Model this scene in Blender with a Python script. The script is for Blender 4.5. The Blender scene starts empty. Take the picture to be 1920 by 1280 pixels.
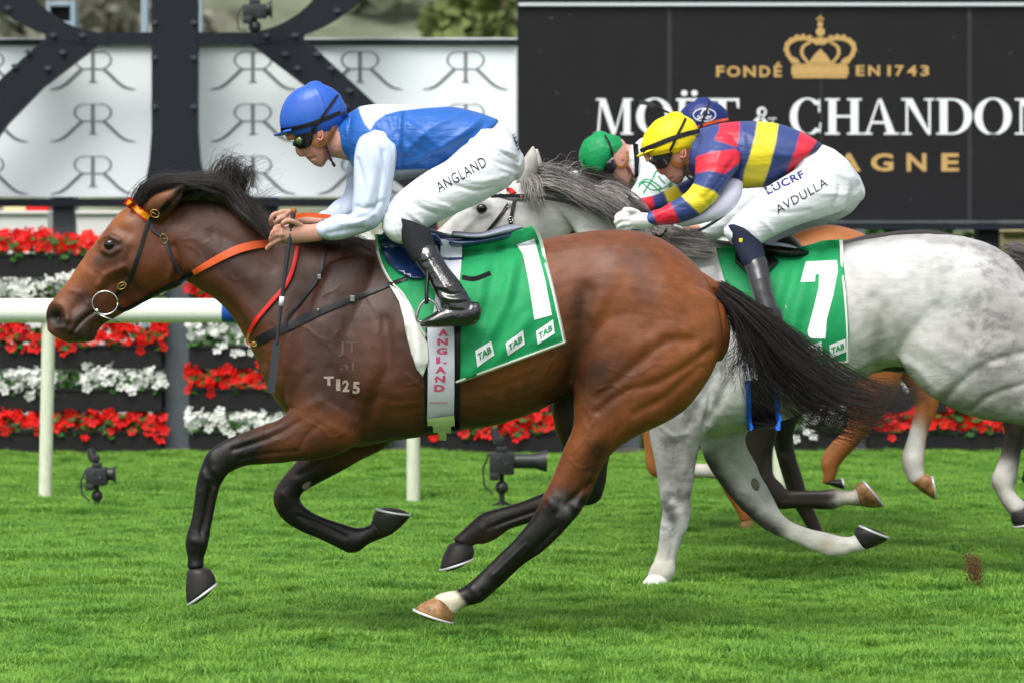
import bpy, bmesh, math, random
import numpy as np
from mathutils import Vector, Matrix, noise as mnoise
from mathutils.bvhtree import BVHTree
R = math.radians
random.seed(7); rng = np.random.default_rng(11)
S = bpy.context.scene
C = S.collection
# ------------------------------------------------------------------ camera, sky, sun, exposure
FPX = 6945.0; CAMH = 1.75; HZ = 388.0
cam = bpy.data.objects.new('camera', bpy.data.cameras.new('camera')); C.objects.link(cam)
cam.location = (0, 0, CAMH); cam.rotation_euler = (R(90), 0, 0)
cam.data.sensor_width = 36; cam.data.lens = 36*FPX/1920; cam.data.shift_y = -(640-HZ)/1920
cam.data.clip_start = 0.5; cam.data.clip_end = 3000
cam.data.dof.use_dof = True; cam.data.dof.focus_distance = 15.5; cam.data.dof.aperture_fstop = 3.7
S.camera = cam
world = bpy.data.worlds.new('World'); S.world = world; world.use_nodes = True
wn = world.node_tree; wn.nodes.clear()
sky = wn.nodes.new('ShaderNodeTexSky'); sky.sky_type = 'NISHITA'; sky.sun_disc = False
SUN_EL, SUN_AZ = 58, 205          # degrees; azimuth measured clockwise from +Y
sky.sun_elevation = R(SUN_EL); sky.sun_rotation = R(SUN_AZ); sky.dust_density = 4; sky.air_density = 1.0
hs = wn.nodes.new('ShaderNodeHueSaturation'); hs.inputs['Saturation'].default_value = 0.30
bg = wn.nodes.new('ShaderNodeBackground'); bg.inputs['Strength'].default_value = 0.11
wo = wn.nodes.new('ShaderNodeOutputWorld')
wn.links.new(sky.outputs[0], hs.inputs['Color']); wn.links.new(hs.outputs[0], bg.inputs[0]); wn.links.new(bg.outputs[0], wo.inputs[0])
sl = bpy.data.lights.new('sun', 'SUN'); sl.energy = 1.4; sl.angle = R(34); sl.color = (1, .97, .92)
sun = bpy.data.objects.new('sun', sl); C.objects.link(sun)
sd = Vector((math.sin(R(SUN_AZ))*math.cos(R(SUN_EL)), math.cos(R(SUN_AZ))*math.cos(R(SUN_EL)), math.sin(R(SUN_EL))))
sun.rotation_euler = sd.to_track_quat('Z', 'Y').to_euler(); sun.location = (0, 0, 30)
S.view_settings.view_transform = 'Standard'; S.view_settings.look = 'None'; S.view_settings.gamma = 1
S.view_settings.use_curve_mapping = False; S.view_settings.exposure = 0.95
S.render.engine = 'CYCLES'

# ------------------------------------------------------------------ helpers
def W(px, py, Y):
    return ((px-960)*Y/FPX, Y, CAMH-(py-HZ)*Y/FPX)
def PX(V):                                   # world -> photo pixels
    return 960+V[:, 0]*FPX/V[:, 1], HZ-(V[:, 2]-CAMH)*FPX/V[:, 1]
def put(o, label=None, cat=None, group=None, kind=None):
    if label: o['label'] = label
    if cat: o['category'] = cat
    if group: o['group'] = group
    if kind: o['kind'] = kind
    return o
def thing(name, label, cat, loc=(0, 0, 0), group=None):
    o = bpy.data.objects.new(name, None); o.empty_display_size = .1; C.objects.link(o)
    o.location = loc; o['_b'] = list(loc)
    return put(o, label, cat, group)
def base(o):
    while o is not None:
        if '_b' in o: return np.array(o['_b'][:])
        o = o.parent
    return np.zeros(3)
def newmesh(name, V, F, mat=None, smooth=True, colors=None):
    me = bpy.data.meshes.new(name)
    me.from_pydata([tuple(v) for v in V] if not isinstance(V, np.ndarray) else V.tolist(), [], F if not isinstance(F, np.ndarray) else F.tolist())
    if smooth: me.polygons.foreach_set('use_smooth', [True]*len(me.polygons))
    if colors is not None:
        a = me.color_attributes.new('coat', 'FLOAT_COLOR', 'POINT')
        c = np.ones((len(V), 4), 'f'); c[:, :3] = colors; a.data.foreach_set('color', c.ravel())
    if mat is not None:
        for m in (mat if isinstance(mat, (list, tuple)) else [mat]): me.materials.append(m)
    me.update(); return me
def part(name, V, F, mat, parent=None, smooth=True, colors=None, label=None, kind=None):
    V = np.asarray(V, float)
    me = newmesh(name, V-base(parent) if parent is not None else V, F, mat, smooth, colors)
    o = bpy.data.objects.new(name, me); C.objects.link(o); o.parent = parent
    put(o, label=label, kind=kind); return o
class MB:                                    # collects geometry for ONE mesh
    def __init__(s): s.V = []; s.F = []
    def add(s, V, F):
        n = len(s.V); s.V += [tuple(v) for v in V]; s.F += [tuple(i+n for i in f) for f in F]; return s
    def box(s, x0, x1, y0, y1, z0, z1, b=0):
        if b <= 0:
            V = [(x, y, z) for x in (x0, x1) for y in (y0, y1) for z in (z0, z1)]
            F = [(0, 1, 3, 2), (4, 6, 7, 5), (0, 4, 5, 1), (2, 3, 7, 6), (0, 2, 6, 4), (1, 5, 7, 3)]
            return s.add(V, F)
        bm = bmesh.new(); bmesh.ops.create_cube(bm, size=1)
        for v in bm.verts: v.co = ((x0+x1)/2+v.co.x*(x1-x0), (y0+y1)/2+v.co.y*(y1-y0), (z0+z1)/2+v.co.z*(z1-z0))
        bmesh.ops.bevel(bm, geom=bm.edges[:], offset=b, segments=2, affect='EDGES', profile=.6)
        s.bm(bm); return s
    def bm(s, bm):
        bm.verts.index_update()
        s.add([v.co[:] for v in bm.verts], [[v.index for v in f.verts] for f in bm.faces]); bm.free(); return s
    def tube(s, P, r, n=8, flat=None):
        P = np.asarray(P, float); r = np.full(len(P), r) if np.isscalar(r) else np.asarray(r, float)
        T = np.gradient(P, axis=0); T /= np.linalg.norm(T, axis=1)[:, None]+1e-9
        up = np.array([0, 1., 0]) if abs(T[:, 1]).max() < .9 else np.array([1., 0, 0])
        V = []; F = []
        for i in range(len(P)):
            a = np.cross(T[i], up); a /= np.linalg.norm(a)+1e-9; b = np.cross(T[i], a)
            for k in range(n):
                t = 2*math.pi*k/n; V.append(P[i]+r[i]*(math.cos(t)*a+math.sin(t)*(flat or 1)*b))
        for i in range(len(P)-1):
            for k in range(n):
                k2 = (k+1) % n; F.append((i*n+k, i*n+k2, (i+1)*n+k2, (i+1)*n+k))
        F.append(tuple(range(n))[::-1]); F.append(tuple((len(P)-1)*n+k for k in range(n)))
        return s.add(V, F)
    def ball(s, c, rx, ry=None, rz=None, u=16, v=10, rot=None):
        ry = ry or rx; rz = rz or rx
        bm = bmesh.new(); bmesh.ops.create_uvsphere(bm, u_segments=u, v_segments=v, radius=1)
        M = rot.to_4x4() if rot else Matrix.Identity(4)
        for q in bm.verts: q.co = Vector(c)+M @ Vector((q.co.x*rx, q.co.y*ry, q.co.z*rz))
        return s.bm(bm)
    def cyl(s, c, ax, r, L, n=20, r2=None):
        ax = Vector(ax).normalized(); r2 = r if r2 is None else r2; c = Vector(c)
        q = ax.to_track_quat('Z', 'Y'); V = []; F = []
        for (h, rr) in ((-L/2, r), (L/2, r2)):
            for k in range(n):
                t = 2*math.pi*k/n; V.append(c+q @ Vector((rr*math.cos(t), rr*math.sin(t), h)))
        for k in range(n): F.append((k, (k+1) % n, n+(k+1) % n, n+k))
        F.append(tuple(range(n))[::-1]); F.append(tuple(range(n, 2*n)))
        return s.add(V, F)
    def build(s, name, mat, parent=None, smooth=False, **k):
        return part(name, np.array(s.V), s.F, mat, parent, smooth, **k)
def autosmooth(o, ang=40):
    me = o.data; me.polygons.foreach_set('use_smooth', [True]*len(me.polygons))
    me.set_sharp_from_angle(angle=R(ang)); return o

def catmull(P, n):
    P = np.asarray(P, float); Q = np.vstack([2*P[0]-P[1], P, 2*P[-1]-P[-2]]); out = []
    for i in range(1, len(Q)-2):
        p0, p1, p2, p3 = Q[i-1], Q[i], Q[i+1], Q[i+2]
        for t in np.linspace(0, 1, n, endpoint=False):
            out.append(.5*((2*p1)+(-p0+p2)*t+(2*p0-5*p1+4*p2-p3)*t*t+(-p0+3*p1-3*p2+p3)*t**3))
    out.append(P[-1]); return np.array(out)
def path3(pts, Y, n=6):                       # [(px,py,dy)] -> smooth world polyline
    return np.array([W(a[0], a[1], Y+a[2]) for a in catmull([(p+(0,))[:3] for p in pts], n)])
def loft(ribs, Y, n=28, sub=5, cap=.25):
    """ribs: (x1,y1,x2,y2,halfwidth_m[,dy[,bias[,sq]]]) between two silhouette points in photo pixels"""
    A = np.array([list(r)+[0, 0, 2][len(r)-5:] for r in ribs], float)
    A = catmull(A, sub) if len(A) > 1 else A
    A[:, 4] = np.maximum(A[:, 4], .002)
    rings = []; t = np.linspace(0, 2*math.pi, n, endpoint=False)
    def ring(a, k=1., sx=0, sy=0):
        q = a[7]; ca = np.sign(np.cos(t))*np.abs(np.cos(t))**(2/q); sa = np.sign(np.sin(t))*np.abs(np.sin(t))**(2/q)
        cx, cy = (a[0]+a[2])/2+sx, (a[1]+a[3])/2+sy; dx, dy = (a[0]-a[2])/2*k, (a[1]-a[3])/2*k
        Yc = Y+a[5]; x = (cx+dx*ca-960)*Yc/FPX; z = CAMH-(cy+dy*ca-HZ)*Yc/FPX
        y = Yc+a[4]*k*sa*(1+a[6]*ca); return np.stack([x, y, z], 1)
    def capr(a, b):                           # rounded end beyond rib a, away from b
        ca = np.array([(a[0]+a[2])/2, (a[1]+a[3])/2]); cb = np.array([(b[0]+b[2])/2, (b[1]+b[3])/2])
        d = ca-cb; d /= np.linalg.norm(d)+1e-9
        r = min(math.hypot(a[0]-a[2], a[1]-a[3])/2, a[4]*FPX/Y)*cap*2
        return [ring(a, k, *(d*r*s)) for k, s in ((.86, .5), (.5, .86), (.12, 1.))]
    rings = capr(A[0], A[1])[::-1]+[ring(a) for a in A]+capr(A[-1], A[-2])
    V = np.vstack(rings); m = len(rings); F = []
    for i in range(m-1):
        for k in range(n):
            k2 = (k+1) % n; F.append((i*n+k, i*n+k2, (i+1)*n+k2, (i+1)*n+k))
    F.append(tuple(range(n))[::-1]); F.append(tuple((m-1)*n+k for k in range(n)))
    return V, F
def limb(pts, Y, n=16, sub=5, flat=1.):
    """pts (px,py,dy,r_px) -> round limb"""
    P = np.array([(p[0], p[1]) for p in pts], float); T = np.gradient(P, axis=0); T /= np.linalg.norm(T, axis=1)[:, None]+1e-9
    return loft([(p[0]-t[1]*p[3], p[1]+t[0]*p[3], p[0]+t[1]*p[3], p[1]-t[0]*p[3], p[3]*Y/FPX*flat, p[2]) for p, t in zip(pts, T)], Y, n, sub, .5)
def union(parts, vox, sm=3, fac=.5):
    mb_V = []; mb_F = []; n = 0
    for V, F in parts:
        mb_V.append(np.asarray(V)); mb_F += [tuple(i+n for i in f) for f in F]; n += len(V)
    me = bpy.data.meshes.new('tmp'); me.from_pydata(np.vstack(mb_V).tolist(), [], mb_F); me.update()
    bm = bmesh.new(); bm.from_mesh(me); bmesh.ops.recalc_face_normals(bm, faces=bm.faces); bm.to_mesh(me); bm.free()
    o = bpy.data.objects.new('tmp', me); C.objects.link(o)
    m = o.modifiers.new('r', 'REMESH'); m.mode = 'VOXEL'; m.voxel_size = vox
    if sm: q = o.modifiers.new('s', 'SMOOTH'); q.iterations = sm; q.factor = fac
    dg = bpy.context.evaluated_depsgraph_get(); dg.update()
    e = bpy.data.meshes.new_from_object(o.evaluated_get(dg))
    V = np.empty(len(e.vertices)*3); e.vertices.foreach_get('co', V); V = V.reshape(-1, 3)
    F = [tuple(p.vertices) for p in e.polygons]
    bpy.data.objects.remove(o); bpy.data.meshes.remove(me); bpy.data.meshes.remove(e)
    return V, F
def normals(V, F):
    me = bpy.data.meshes.new('n'); me.from_pydata(V.tolist(), [], F); me.update()
    N = np.empty(len(V)*3); me.vertices.foreach_get('normal', N); bpy.data.meshes.remove(me); return N.reshape(-1, 3)
def dist(x, y, poly):
    P = np.asarray(poly, float); best = np.full(len(x), 1e9)
    if len(P) == 1: return np.hypot(x-P[0, 0], y-P[0, 1])
    for a, b in zip(P[:-1], P[1:]):
        d = b-a; L = d@d+1e-9; t = np.clip(((x-a[0])*d[0]+(y-a[1])*d[1])/L, 0, 1)
        best = np.minimum(best, np.hypot(x-a[0]-t*d[0], y-a[1]-t*d[1]))
    return best
def inside(x, y, poly):
    P = np.asarray(poly, float); c = np.zeros(len(x), bool)
    for a, b in zip(P, np.roll(P, -1, 0)):
        k = ((a[1] > y) != (b[1] > y)) & (x < (b[0]-a[0])*(y-a[1])/(b[1]-a[1]+1e-12)+a[0]); c ^= k
    return c
def hsh(i):
    i = i.astype(np.uint64); i ^= i >> np.uint64(15); i *= np.uint64(0x2c1b3c6d); i &= np.uint64(0xffffffff)
    i ^= i >> np.uint64(12); i *= np.uint64(0x297a2d39); i &= np.uint64(0xffffffff); i ^= i >> np.uint64(15)
    return (i & np.uint64(0xffffff)).astype(float)/0xffffff
def vn(P, s, seed=0):                         # value noise, -1..1
    Q = P*s+1000+seed*17.3; I = np.floor(Q).astype(np.int64); f = Q-I; f = f*f*(3-2*f); o = 0
    for dx in (0, 1):
        for dy in (0, 1):
            for dz in (0, 1):
                h = hsh((I[:, 0]+dx)*73856093+(I[:, 1]+dy)*19349663+(I[:, 2]+dz)*83492791)
                w = (f[:, 0] if dx else 1-f[:, 0])*(f[:, 1] if dy else 1-f[:, 1])*(f[:, 2] if dz else 1-f[:, 2]); o = o+h*w
    return o*2-1
def sculpt(V, F, strokes, Y, extra=None):
    """strokes: (side, polyline_px, radius_px, amount_m); side n near / f far / b both"""
    N = normals(V, F); x, y = PX(V); D = np.zeros(len(V)); face = np.clip(np.abs(N[:, 1])*1.6, 0, 1)
    near = V[:, 1] < Y
    for sd_, pl, r, am in strokes:
        bb = np.asarray(pl, float); m = (x > bb[:, 0].min()-3*r) & (x < bb[:, 0].max()+3*r) & (y > bb[:, 1].min()-3*r) & (y < bb[:, 1].max()+3*r)
        if sd_ == 'n': m &= near
        if sd_ == 'f': m &= ~near
        i = np.where(m)[0]
        if len(i) == 0: continue
        if len(pl) > 2 and r < 40: pl = catmull(pl, 5)
        D[i] += am*np.exp(-(dist(x[i], y[i], pl)/r)**2)*face[i]
    if extra is not None: D += extra(V, N)
    return V+N*D[:, None]
def paint(V, base_c, strokes, Y, nz=.1, seed=0):
    """strokes: (side, polyline or polygon_px, radius_px, colour, strength[, 'p']); coat colour of the animal itself"""
    x, y = PX(V); c = np.tile(np.array(base_c, float), (len(V), 1)); near = V[:, 1] < Y
    w1 = vn(V, 28, seed)*4+vn(V, 70, seed+1)*2
    for s in strokes:
        sd_, pl, r, col, st = s[:5]
        m = np.ones(len(V), bool)
        if sd_ == 'n': m &= near
        if sd_ == 'f': m &= ~near
        if len(s) > 5:
            d = dist(x, y, list(pl)+[pl[0]]); d = np.where(inside(x, y, pl), -d, d)+w1*min(r/4, 1)
            w = np.clip(.5-d/(2*r), 0, 1)*st
        else: w = np.exp(-((np.maximum(dist(x, y, pl)+w1*min(r/8, 1), 0))/r)**2)*st
        w = w*m; c = c*(1-w[:, None])+np.array(col)*w[:, None]
    c *= (1+nz*vn(V, 9, seed+2)+nz*.6*vn(V, 30, seed+3))[:, None]
    return np.clip(c, 0, 1)
def bvh(V, F): return BVHTree.FromPolygons([tuple(v) for v in V], F)
CAMP = Vector((0, 0, CAMH))
def cast(t, px, py, Yd):
    d = (Vector(W(px, py, 10.))-CAMP).normalized()
    h = None
    for b in (t if isinstance(t, list) else [t]):
        q = b.ray_cast(CAMP, d)
        if q[0] is not None and (h is None or q[0].y < h.y): h = q[0]
    return (np.array(h), d) if h is not None else (np.array(W(px, py, Yd)), d)
def clip_grid(polys, step):
    bm = bmesh.new()
    for p in polys:
        vs = [bm.verts.new((q[0], q[1], 0)) for q in p]
        try: bm.faces.new(vs)
        except Exception: pass
    if not bm.verts: return bm
    xs = [v.co.x for v in bm.verts]; ys = [v.co.y for v in bm.verts]
    for a, (lo, hi) in enumerate(((min(xs), max(xs)), (min(ys), max(ys)))):
        g = math.floor(lo/step)*step+step*.5+.137
        while g < hi:
            if g > lo:
                co = (g, 0, 0) if a == 0 else (0, g, 0); no = (1, 0, 0) if a == 0 else (0, 1, 0)
                bmesh.ops.bisect_plane(bm, geom=bm.verts[:]+bm.edges[:]+bm.faces[:], plane_co=co, plane_no=no, dist=1e-4)
            g += step
    bmesh.ops.triangulate(bm, faces=[f for f in bm.faces if len(f.verts) > 4])
    return bm
def drape(name, polys, target, mat, parent, off=.004, step=6, thick=0, Yd=15, disp=None, smooth=True, mirror=None, relax=0, label=None, kind=None, ret=False):
    """lay flat outlines (photo pixels) on the surface of something already built"""
    bm = clip_grid(polys, step)
    if thick == 0: bmesh.ops.triangulate(bm, faces=bm.faces)
    for v in bm.verts:
        px, py = v.co.x, v.co.y; h, d = cast(target, px, py, Yd)
        o = off+(disp(px, py) if disp else 0)
        v.co = Vector(h)-d*o
    for _ in range(relax): bmesh.ops.smooth_vert(bm, verts=bm.verts, factor=.5, use_axis_x=False, use_axis_y=True, use_axis_z=False)
    if thick:
        bmesh.ops.recalc_face_normals(bm, faces=bm.faces)
        if sum(f.normal.y for f in bm.faces) > 0: bmesh.ops.reverse_faces(bm, faces=bm.faces)
        bmesh.ops.solidify(bm, geom=bm.faces[:], thickness=thick)
    bm.verts.index_update()
    V = np.array([v.co[:] for v in bm.verts]); F = [tuple(v.index for v in f.verts) for f in bm.faces]; bm.free()
    if mirror is not None:
        M = V.copy(); M[:, 1] = 2*mirror-M[:, 1]; n = len(V)
        V = np.vstack([V, M]); F = F+[tuple(i+n for i in f[::-1]) for f in F]
    o = part(name, V, F, mat, parent, smooth, label=label, kind=kind)
    return (o, V, F) if ret else o
def strip(pts, w, n=6):                       # ribbon quads along a path in px; w may be per point
    w = [w]*len(pts) if np.isscalar(w) else w
    P = catmull([(p[0], p[1], q) for p, q in zip(pts, w)], n) if len(pts) > 2 else np.array([(p[0], p[1], q) for p, q in zip(pts, w)], float)
    T = np.gradient(P[:, :2], axis=0); T /= np.linalg.norm(T, axis=1)[:, None]+1e-9
    L = P[:, :2]+np.stack([-T[:, 1], T[:, 0]], 1)*P[:, 2:]/2; Q = P[:, :2]-np.stack([-T[:, 1], T[:, 0]], 1)*P[:, 2:]/2
    return [[tuple(L[i]), tuple(L[i+1]), tuple(Q[i+1]), tuple(Q[i])] for i in range(len(P)-1)]
def strap(name, pts, w, target, mat, parent, off=.006, Yd=15, n=6, thick=.003, mirror=None, sm=3, **k):
    """a strap lying on a surface: a strip of quads, 3 points across"""
    w = [w]*len(pts) if np.isscalar(w) else w
    P = catmull([(p[0], p[1], q) for p, q in zip(pts, w)], n)
    T = np.gradient(P[:, :2], axis=0); T /= np.linalg.norm(T, axis=1)[:, None]+1e-9
    V = []; F = []
    for i, p in enumerate(P):
        for s in (-1, 0, 1):
            x = p[0]-T[i, 1]*s*p[2]/2; y = p[1]+T[i, 0]*s*p[2]/2
            h, d = cast(target, x, y, Yd); V.append(Vector(h)-d*(off+(.001 if s == 0 else 0)))
    V = np.array([v[:] for v in V]); m = len(P)
    for s in range(3):                        # even out jumps along the strap
        y = V[s::3, 1].copy(); k_ = np.array([.25, .5, .25])
        for _ in range(sm): y[1:-1] = np.minimum(np.convolve(y, k_, 'valid'), y[1:-1]+.003)
        V[s::3, 1] = y
    B = V.copy(); B[:, 1] += thick; V = np.vstack([V, B]); o = 3*m
    for i in range(m-1):
        a = i*3
        F += [(a, a+1, a+4, a+3), (a+1, a+2, a+5, a+4), (a+o, a+3+o, a+4+o, a+1+o), (a+1+o, a+4+o, a+5+o, a+2+o), (a, a+3, a+3+o, a+o), (a+2, a+2+o, a+5+o, a+5)]
    F += [(0, o, o+1, 1), (1, o+1, o+2, 2)]; a = (m-1)*3; F += [(a, a+1, a+1+o, a+o), (a+1, a+2, a+2+o, a+1+o)]
    if mirror is not None:
        M = V.copy(); M[:, 1] = 2*mirror-M[:, 1]; q = len(V); V = np.vstack([V, M]); F = F+[tuple(i+q for i in f[::-1]) for f in F]
    ob = part(name, V, F, mat, parent, True, **k); ob.data.set_sharp_from_angle(angle=R(50)); return ob
def belt(name, pts, w, mat, parent, Y, thick=.003, lat=None):   # flat strap through free air: (px,py,dy)
    P = path3(pts, Y); w_m = w*Y/FPX/2; T = np.gradient(P, axis=0); T /= np.linalg.norm(T, axis=1)[:, None]
    V = []; F = []
    for p, t in zip(P, T):
        s = np.array([-t[2], 0, t[0]]); s /= np.linalg.norm(s)+1e-9
        for a, b in ((1, -1), (1, 1), (-1, 1), (-1, -1)): V.append(p+s*w_m*a+np.array([0, b*thick/2, 0]))
    for i in range(len(P)-1):
        for k in range(4): k2 = (k+1) % 4; F.append((i*4+k, i*4+k2, (i+1)*4+k2, (i+1)*4+k))
    F += [(3, 2, 1, 0), tuple(len(V)-4+k for k in range(4))]
    o = part(name, np.array(V), F, mat, parent, True); o.data.set_sharp_from_angle(angle=R(50)); return o
def strands(guides, Y, n, r=.0012, root=3, tip=14, wav=3, pts=22, seed=1, jl=.15, sides=3, rt=.0003, dy0=.02, dy1=.05, lk=5, own_=.4):
    """hair: guides are paths [(px,py,dy)...]; strands run between neighbouring guides, in locks"""
    g = np.random.default_rng(seed); G = np.array([catmull([(p+(0,))[:3] for p in gd], 8)[np.linspace(0, (len(gd)-1)*8, pts).astype(int)] for gd in guides])
    L = g.random((n, 1))*(len(G)-1); nl = max(len(G)*lk, 6)
    lock = g.random(nl)*(len(G)-1); li = g.integers(0, nl, n); L = np.where(g.random((n, 1)) < .75, lock[li][:, None]+g.normal(0, .07, (n, 1)), L); L = np.clip(L, 0, len(G)-1.001)
    a = np.floor(L).astype(int)[:, 0]; f = (L-np.floor(L))[:, :, None]
    t = np.linspace(0, 1, pts)[None, :, None]
    ln = 1-g.random((n, 1, 1))*jl-(g.random((n, 1, 1)) < .15)*g.random((n, 1, 1))*.3
    idx = (t*ln)[:, :, 0]*(pts-1); i0 = np.clip(np.floor(idx).astype(int), 0, pts-2); fr = (idx-i0)[:, :, None]
    def samp(k): q = G[k]; r_ = np.arange(n)[:, None]; return q[r_, i0]*(1-fr)+q[r_, i0+1]*fr
    P = samp(a)*(1-f)+samp(a+1)*f
    off0 = g.normal(0, 1, (n, 1, 3))*[root, root, 0]; locko = g.normal(0, 1, (nl, 1, 3))[li]; own = g.normal(0, 1, (n, 1, 3))
    P = P+off0+(locko*(1.05-own_)+own*own_)*[tip, tip, 0]*t**1.3
    ph = g.random((nl, 1, 1))[li]*6.3+g.normal(0, .3, (n, 1, 1)); fq = 4+g.random((nl, 1, 1))[li]*6
    P[:, :, 1:2] += np.sin(t*fq+ph)*wav*t; P[:, :, 0:1] += np.cos(t*fq*1.3+ph*2)*wav*.7*t
    P[:, :, 2:3] += g.normal(0, 1, (n, 1, 1))*(dy0+dy1*t)
    Yv = Y+P[:, :, 2]; X = np.stack([(P[:, :, 0]-960)*Yv/FPX, Yv, CAMH-(P[:, :, 1]-HZ)*Yv/FPX], 2)
    rad = (r*(1-t[..., 0])+rt*t[..., 0])*(.6+.8*g.random((n, 1)))
    T = np.gradient(X, axis=1); T /= np.linalg.norm(T, axis=2)[..., None]+1e-9
    A = np.cross(T, [0, 1., 0.001]); A /= np.linalg.norm(A, axis=2)[..., None]+1e-9; B = np.cross(T, A)
    V = np.stack([X+rad[..., None]*(math.cos(2*math.pi*k/sides)*A+math.sin(2*math.pi*k/sides)*B) for k in range(sides)], 2)
    V = V.reshape(-1, 3); s_ = np.arange(n)[:, None, None]*pts*sides+np.arange(pts-1)[None, :, None]*sides; k = np.arange(sides)[None, None, :]
    k2 = (k+1) % sides
    F = np.stack([s_+k, s_+k2, s_+k2+sides, s_+k+sides], 3).reshape(-1, 4)
    return V, F
def join(*gs):
    V = np.vstack([g[0] for g in gs]); F = []; n = 0
    for g in gs: F += [tuple(int(i)+n for i in f) for f in g[1]]; n += len(g[0])
    return V, F

# ------------------------------------------------------------------ materials
def mat(name, col, rough=.6, metal=0, spec=.3, noise=0, nscale=8, bump=0, bscale=200, attr=False, coat=0, sheen=0, trans=0, stretch=None, nsat=None, bdist=.002, sub=0, rvar=0):
    m = bpy.data.materials.new(name); m.use_nodes = True; nt = m.node_tree; b = nt.nodes['Principled BSDF']
    b.inputs['Base Color'].default_value = (*col, 1); b.inputs['Roughness'].default_value = rough; b.inputs['Metallic'].default_value = metal
    b.inputs['Specular IOR Level'].default_value = spec; b.inputs['Coat Weight'].default_value = coat; b.inputs['Coat Roughness'].default_value = .15
    b.inputs['Sheen Weight'].default_value = sheen
    if sub: b.inputs['Subsurface Weight'].default_value = sub; b.inputs['Subsurface Scale'].default_value = .01; b.inputs['Subsurface Radius'].default_value = (1, .35, .2)
    tc = nt.nodes.new('ShaderNodeTexCoord'); src = tc.outputs['Object']
    if stretch:
        mp = nt.nodes.new('ShaderNodeMapping'); mp.inputs['Scale'].default_value = stretch[:3]
        if len(stretch) > 3: mp.inputs['Rotation'].default_value = (0, stretch[3], 0)
        nt.links.new(src, mp.inputs[0]); src = mp.outputs[0]
    cs = None
    if attr:
        at = nt.nodes.new('ShaderNodeAttribute'); at.attribute_name = 'coat'; cs = at.outputs['Color']; nt.links.new(cs, b.inputs['Base Color'])
    if noise:
        nz = nt.nodes.new('ShaderNodeTexNoise'); nz.inputs['Scale'].default_value = nscale; nz.inputs['Detail'].default_value = 11 if attr else 6; nz.inputs['Roughness'].default_value = .76 if attr else .65
        nt.links.new(src, nz.inputs[0])
        mr = nt.nodes.new('ShaderNodeMapRange'); mr.inputs[1].default_value = .25; mr.inputs[2].default_value = .75; mr.inputs[3].default_value = 1-noise; mr.inputs[4].default_value = 1+noise
        nt.links.new(nz.outputs[0], mr.inputs[0])
        mx = nt.nodes.new('ShaderNodeVectorMath'); mx.operation = 'SCALE'; nt.links.new(mr.outputs[0], mx.inputs['Scale'])
        if cs: nt.links.new(cs, mx.inputs[0])
        else: mx.inputs[0].default_value = col
        nt.links.new(mx.outputs[0], b.inputs['Base Color'])
    if bump:
        n2 = nt.nodes.new('ShaderNodeTexNoise'); n2.inputs['Scale'].default_value = bscale; n2.inputs['Detail'].default_value = 4
        nt.links.new(src, n2.inputs[0]); bp = nt.nodes.new('ShaderNodeBump'); bp.inputs['Strength'].default_value = bump; bp.inputs['Distance'].default_value = bdist
        nt.links.new(n2.outputs[0], bp.inputs['Height']); nt.links.new(bp.outputs[0], b.inputs['Normal'])
    if rvar:
        n3 = nt.nodes.new('ShaderNodeTexNoise'); n3.inputs['Scale'].default_value = 7; n3.inputs['Detail'].default_value = 5; nt.links.new(tc.outputs['Object'], n3.inputs[0])
        m3 = nt.nodes.new('ShaderNodeMapRange'); m3.inputs[1].default_value = .3; m3.inputs[2].default_value = .7; m3.inputs[3].default_value = rough-rvar; m3.inputs[4].default_value = rough+rvar
        nt.links.new(n3.outputs[0], m3.inputs[0]); nt.links.new(m3.outputs[0], b.inputs['Roughness'])
    if trans:
        tr = nt.nodes.new('ShaderNodeBsdfTranslucent'); tr.inputs[0].default_value = (*[min(1, c*1.3) for c in col], 1); ms = nt.nodes.new('ShaderNodeMixShader'); ms.inputs[0].default_value = trans
        nt.links.new(b.outputs[0], ms.inputs[1]); nt.links.new(tr.outputs[0], ms.inputs[2]); nt.links.new(ms.outputs[0], nt.nodes['Material Output'].inputs[0])
    return m
M = {}
M['bay'] = mat('bay_coat', (.2, .06, .03), .40, spec=.33, attr=True, noise=.3, nscale=34, bump=.5, bscale=420, stretch=(.35, 1, 1.6, .6), rvar=.13)
M['grey'] = mat('grey_coat', (.6, .6, .58), .6, spec=.3, attr=True, noise=.2, nscale=30, bump=.5, bscale=380, stretch=(.35, 1, 1.6, .6))
M['farcoat'] = mat('far_coat', (.2, .1, .05), .45, spec=.4, attr=True, noise=.15, nscale=20, bump=.3, bscale=200)
M['skin'] = mat('skin', (.5, .26, .19), .5, attr=True, noise=.08, nscale=60, bump=.15, bscale=400, sub=.15)
M['hair_dark'] = mat('hair_dark', (.015, .010, .008), .33, spec=.5, noise=.6, nscale=9)
M['hair_brown'] = mat('hair_brown', (.013, .009, .008), .4, spec=.35, noise=.8, nscale=8)
M['hair_grey'] = mat('hair_grey', (.3, .28, .26), .5, noise=.6, nscale=6)
M['hair_dgrey'] = mat('hair_dark_grey', (.11, .10, .10), .5, noise=.5, nscale=7)
M['silk'] = mat('silk', (.02, .1, .5), .42, spec=.4, attr=True, bump=.4, bscale=14, bdist=.02, stretch=(.5, 1, 2.2, .8))
M['silk_w'] = mat('white_silk', (.52, .60, .74), .33, spec=.5, bump=.4, bscale=12, bdist=.02, stretch=(2.2, 1, .6, .2))
M['breech'] = mat('white_breeches', (.70, .73, .77), .45, spec=.35, bump=.3, bscale=11, bdist=.022, stretch=(.4, 1, 2.4, .45))
M['lycra'] = mat('white_lycra', (.62, .62, .75), .6)
M['cloth'] = mat('green_cloth', (.004, .27, .085), .62, noise=.12, nscale=14, bump=.35, bscale=30, bdist=.006, sheen=.1)
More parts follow.
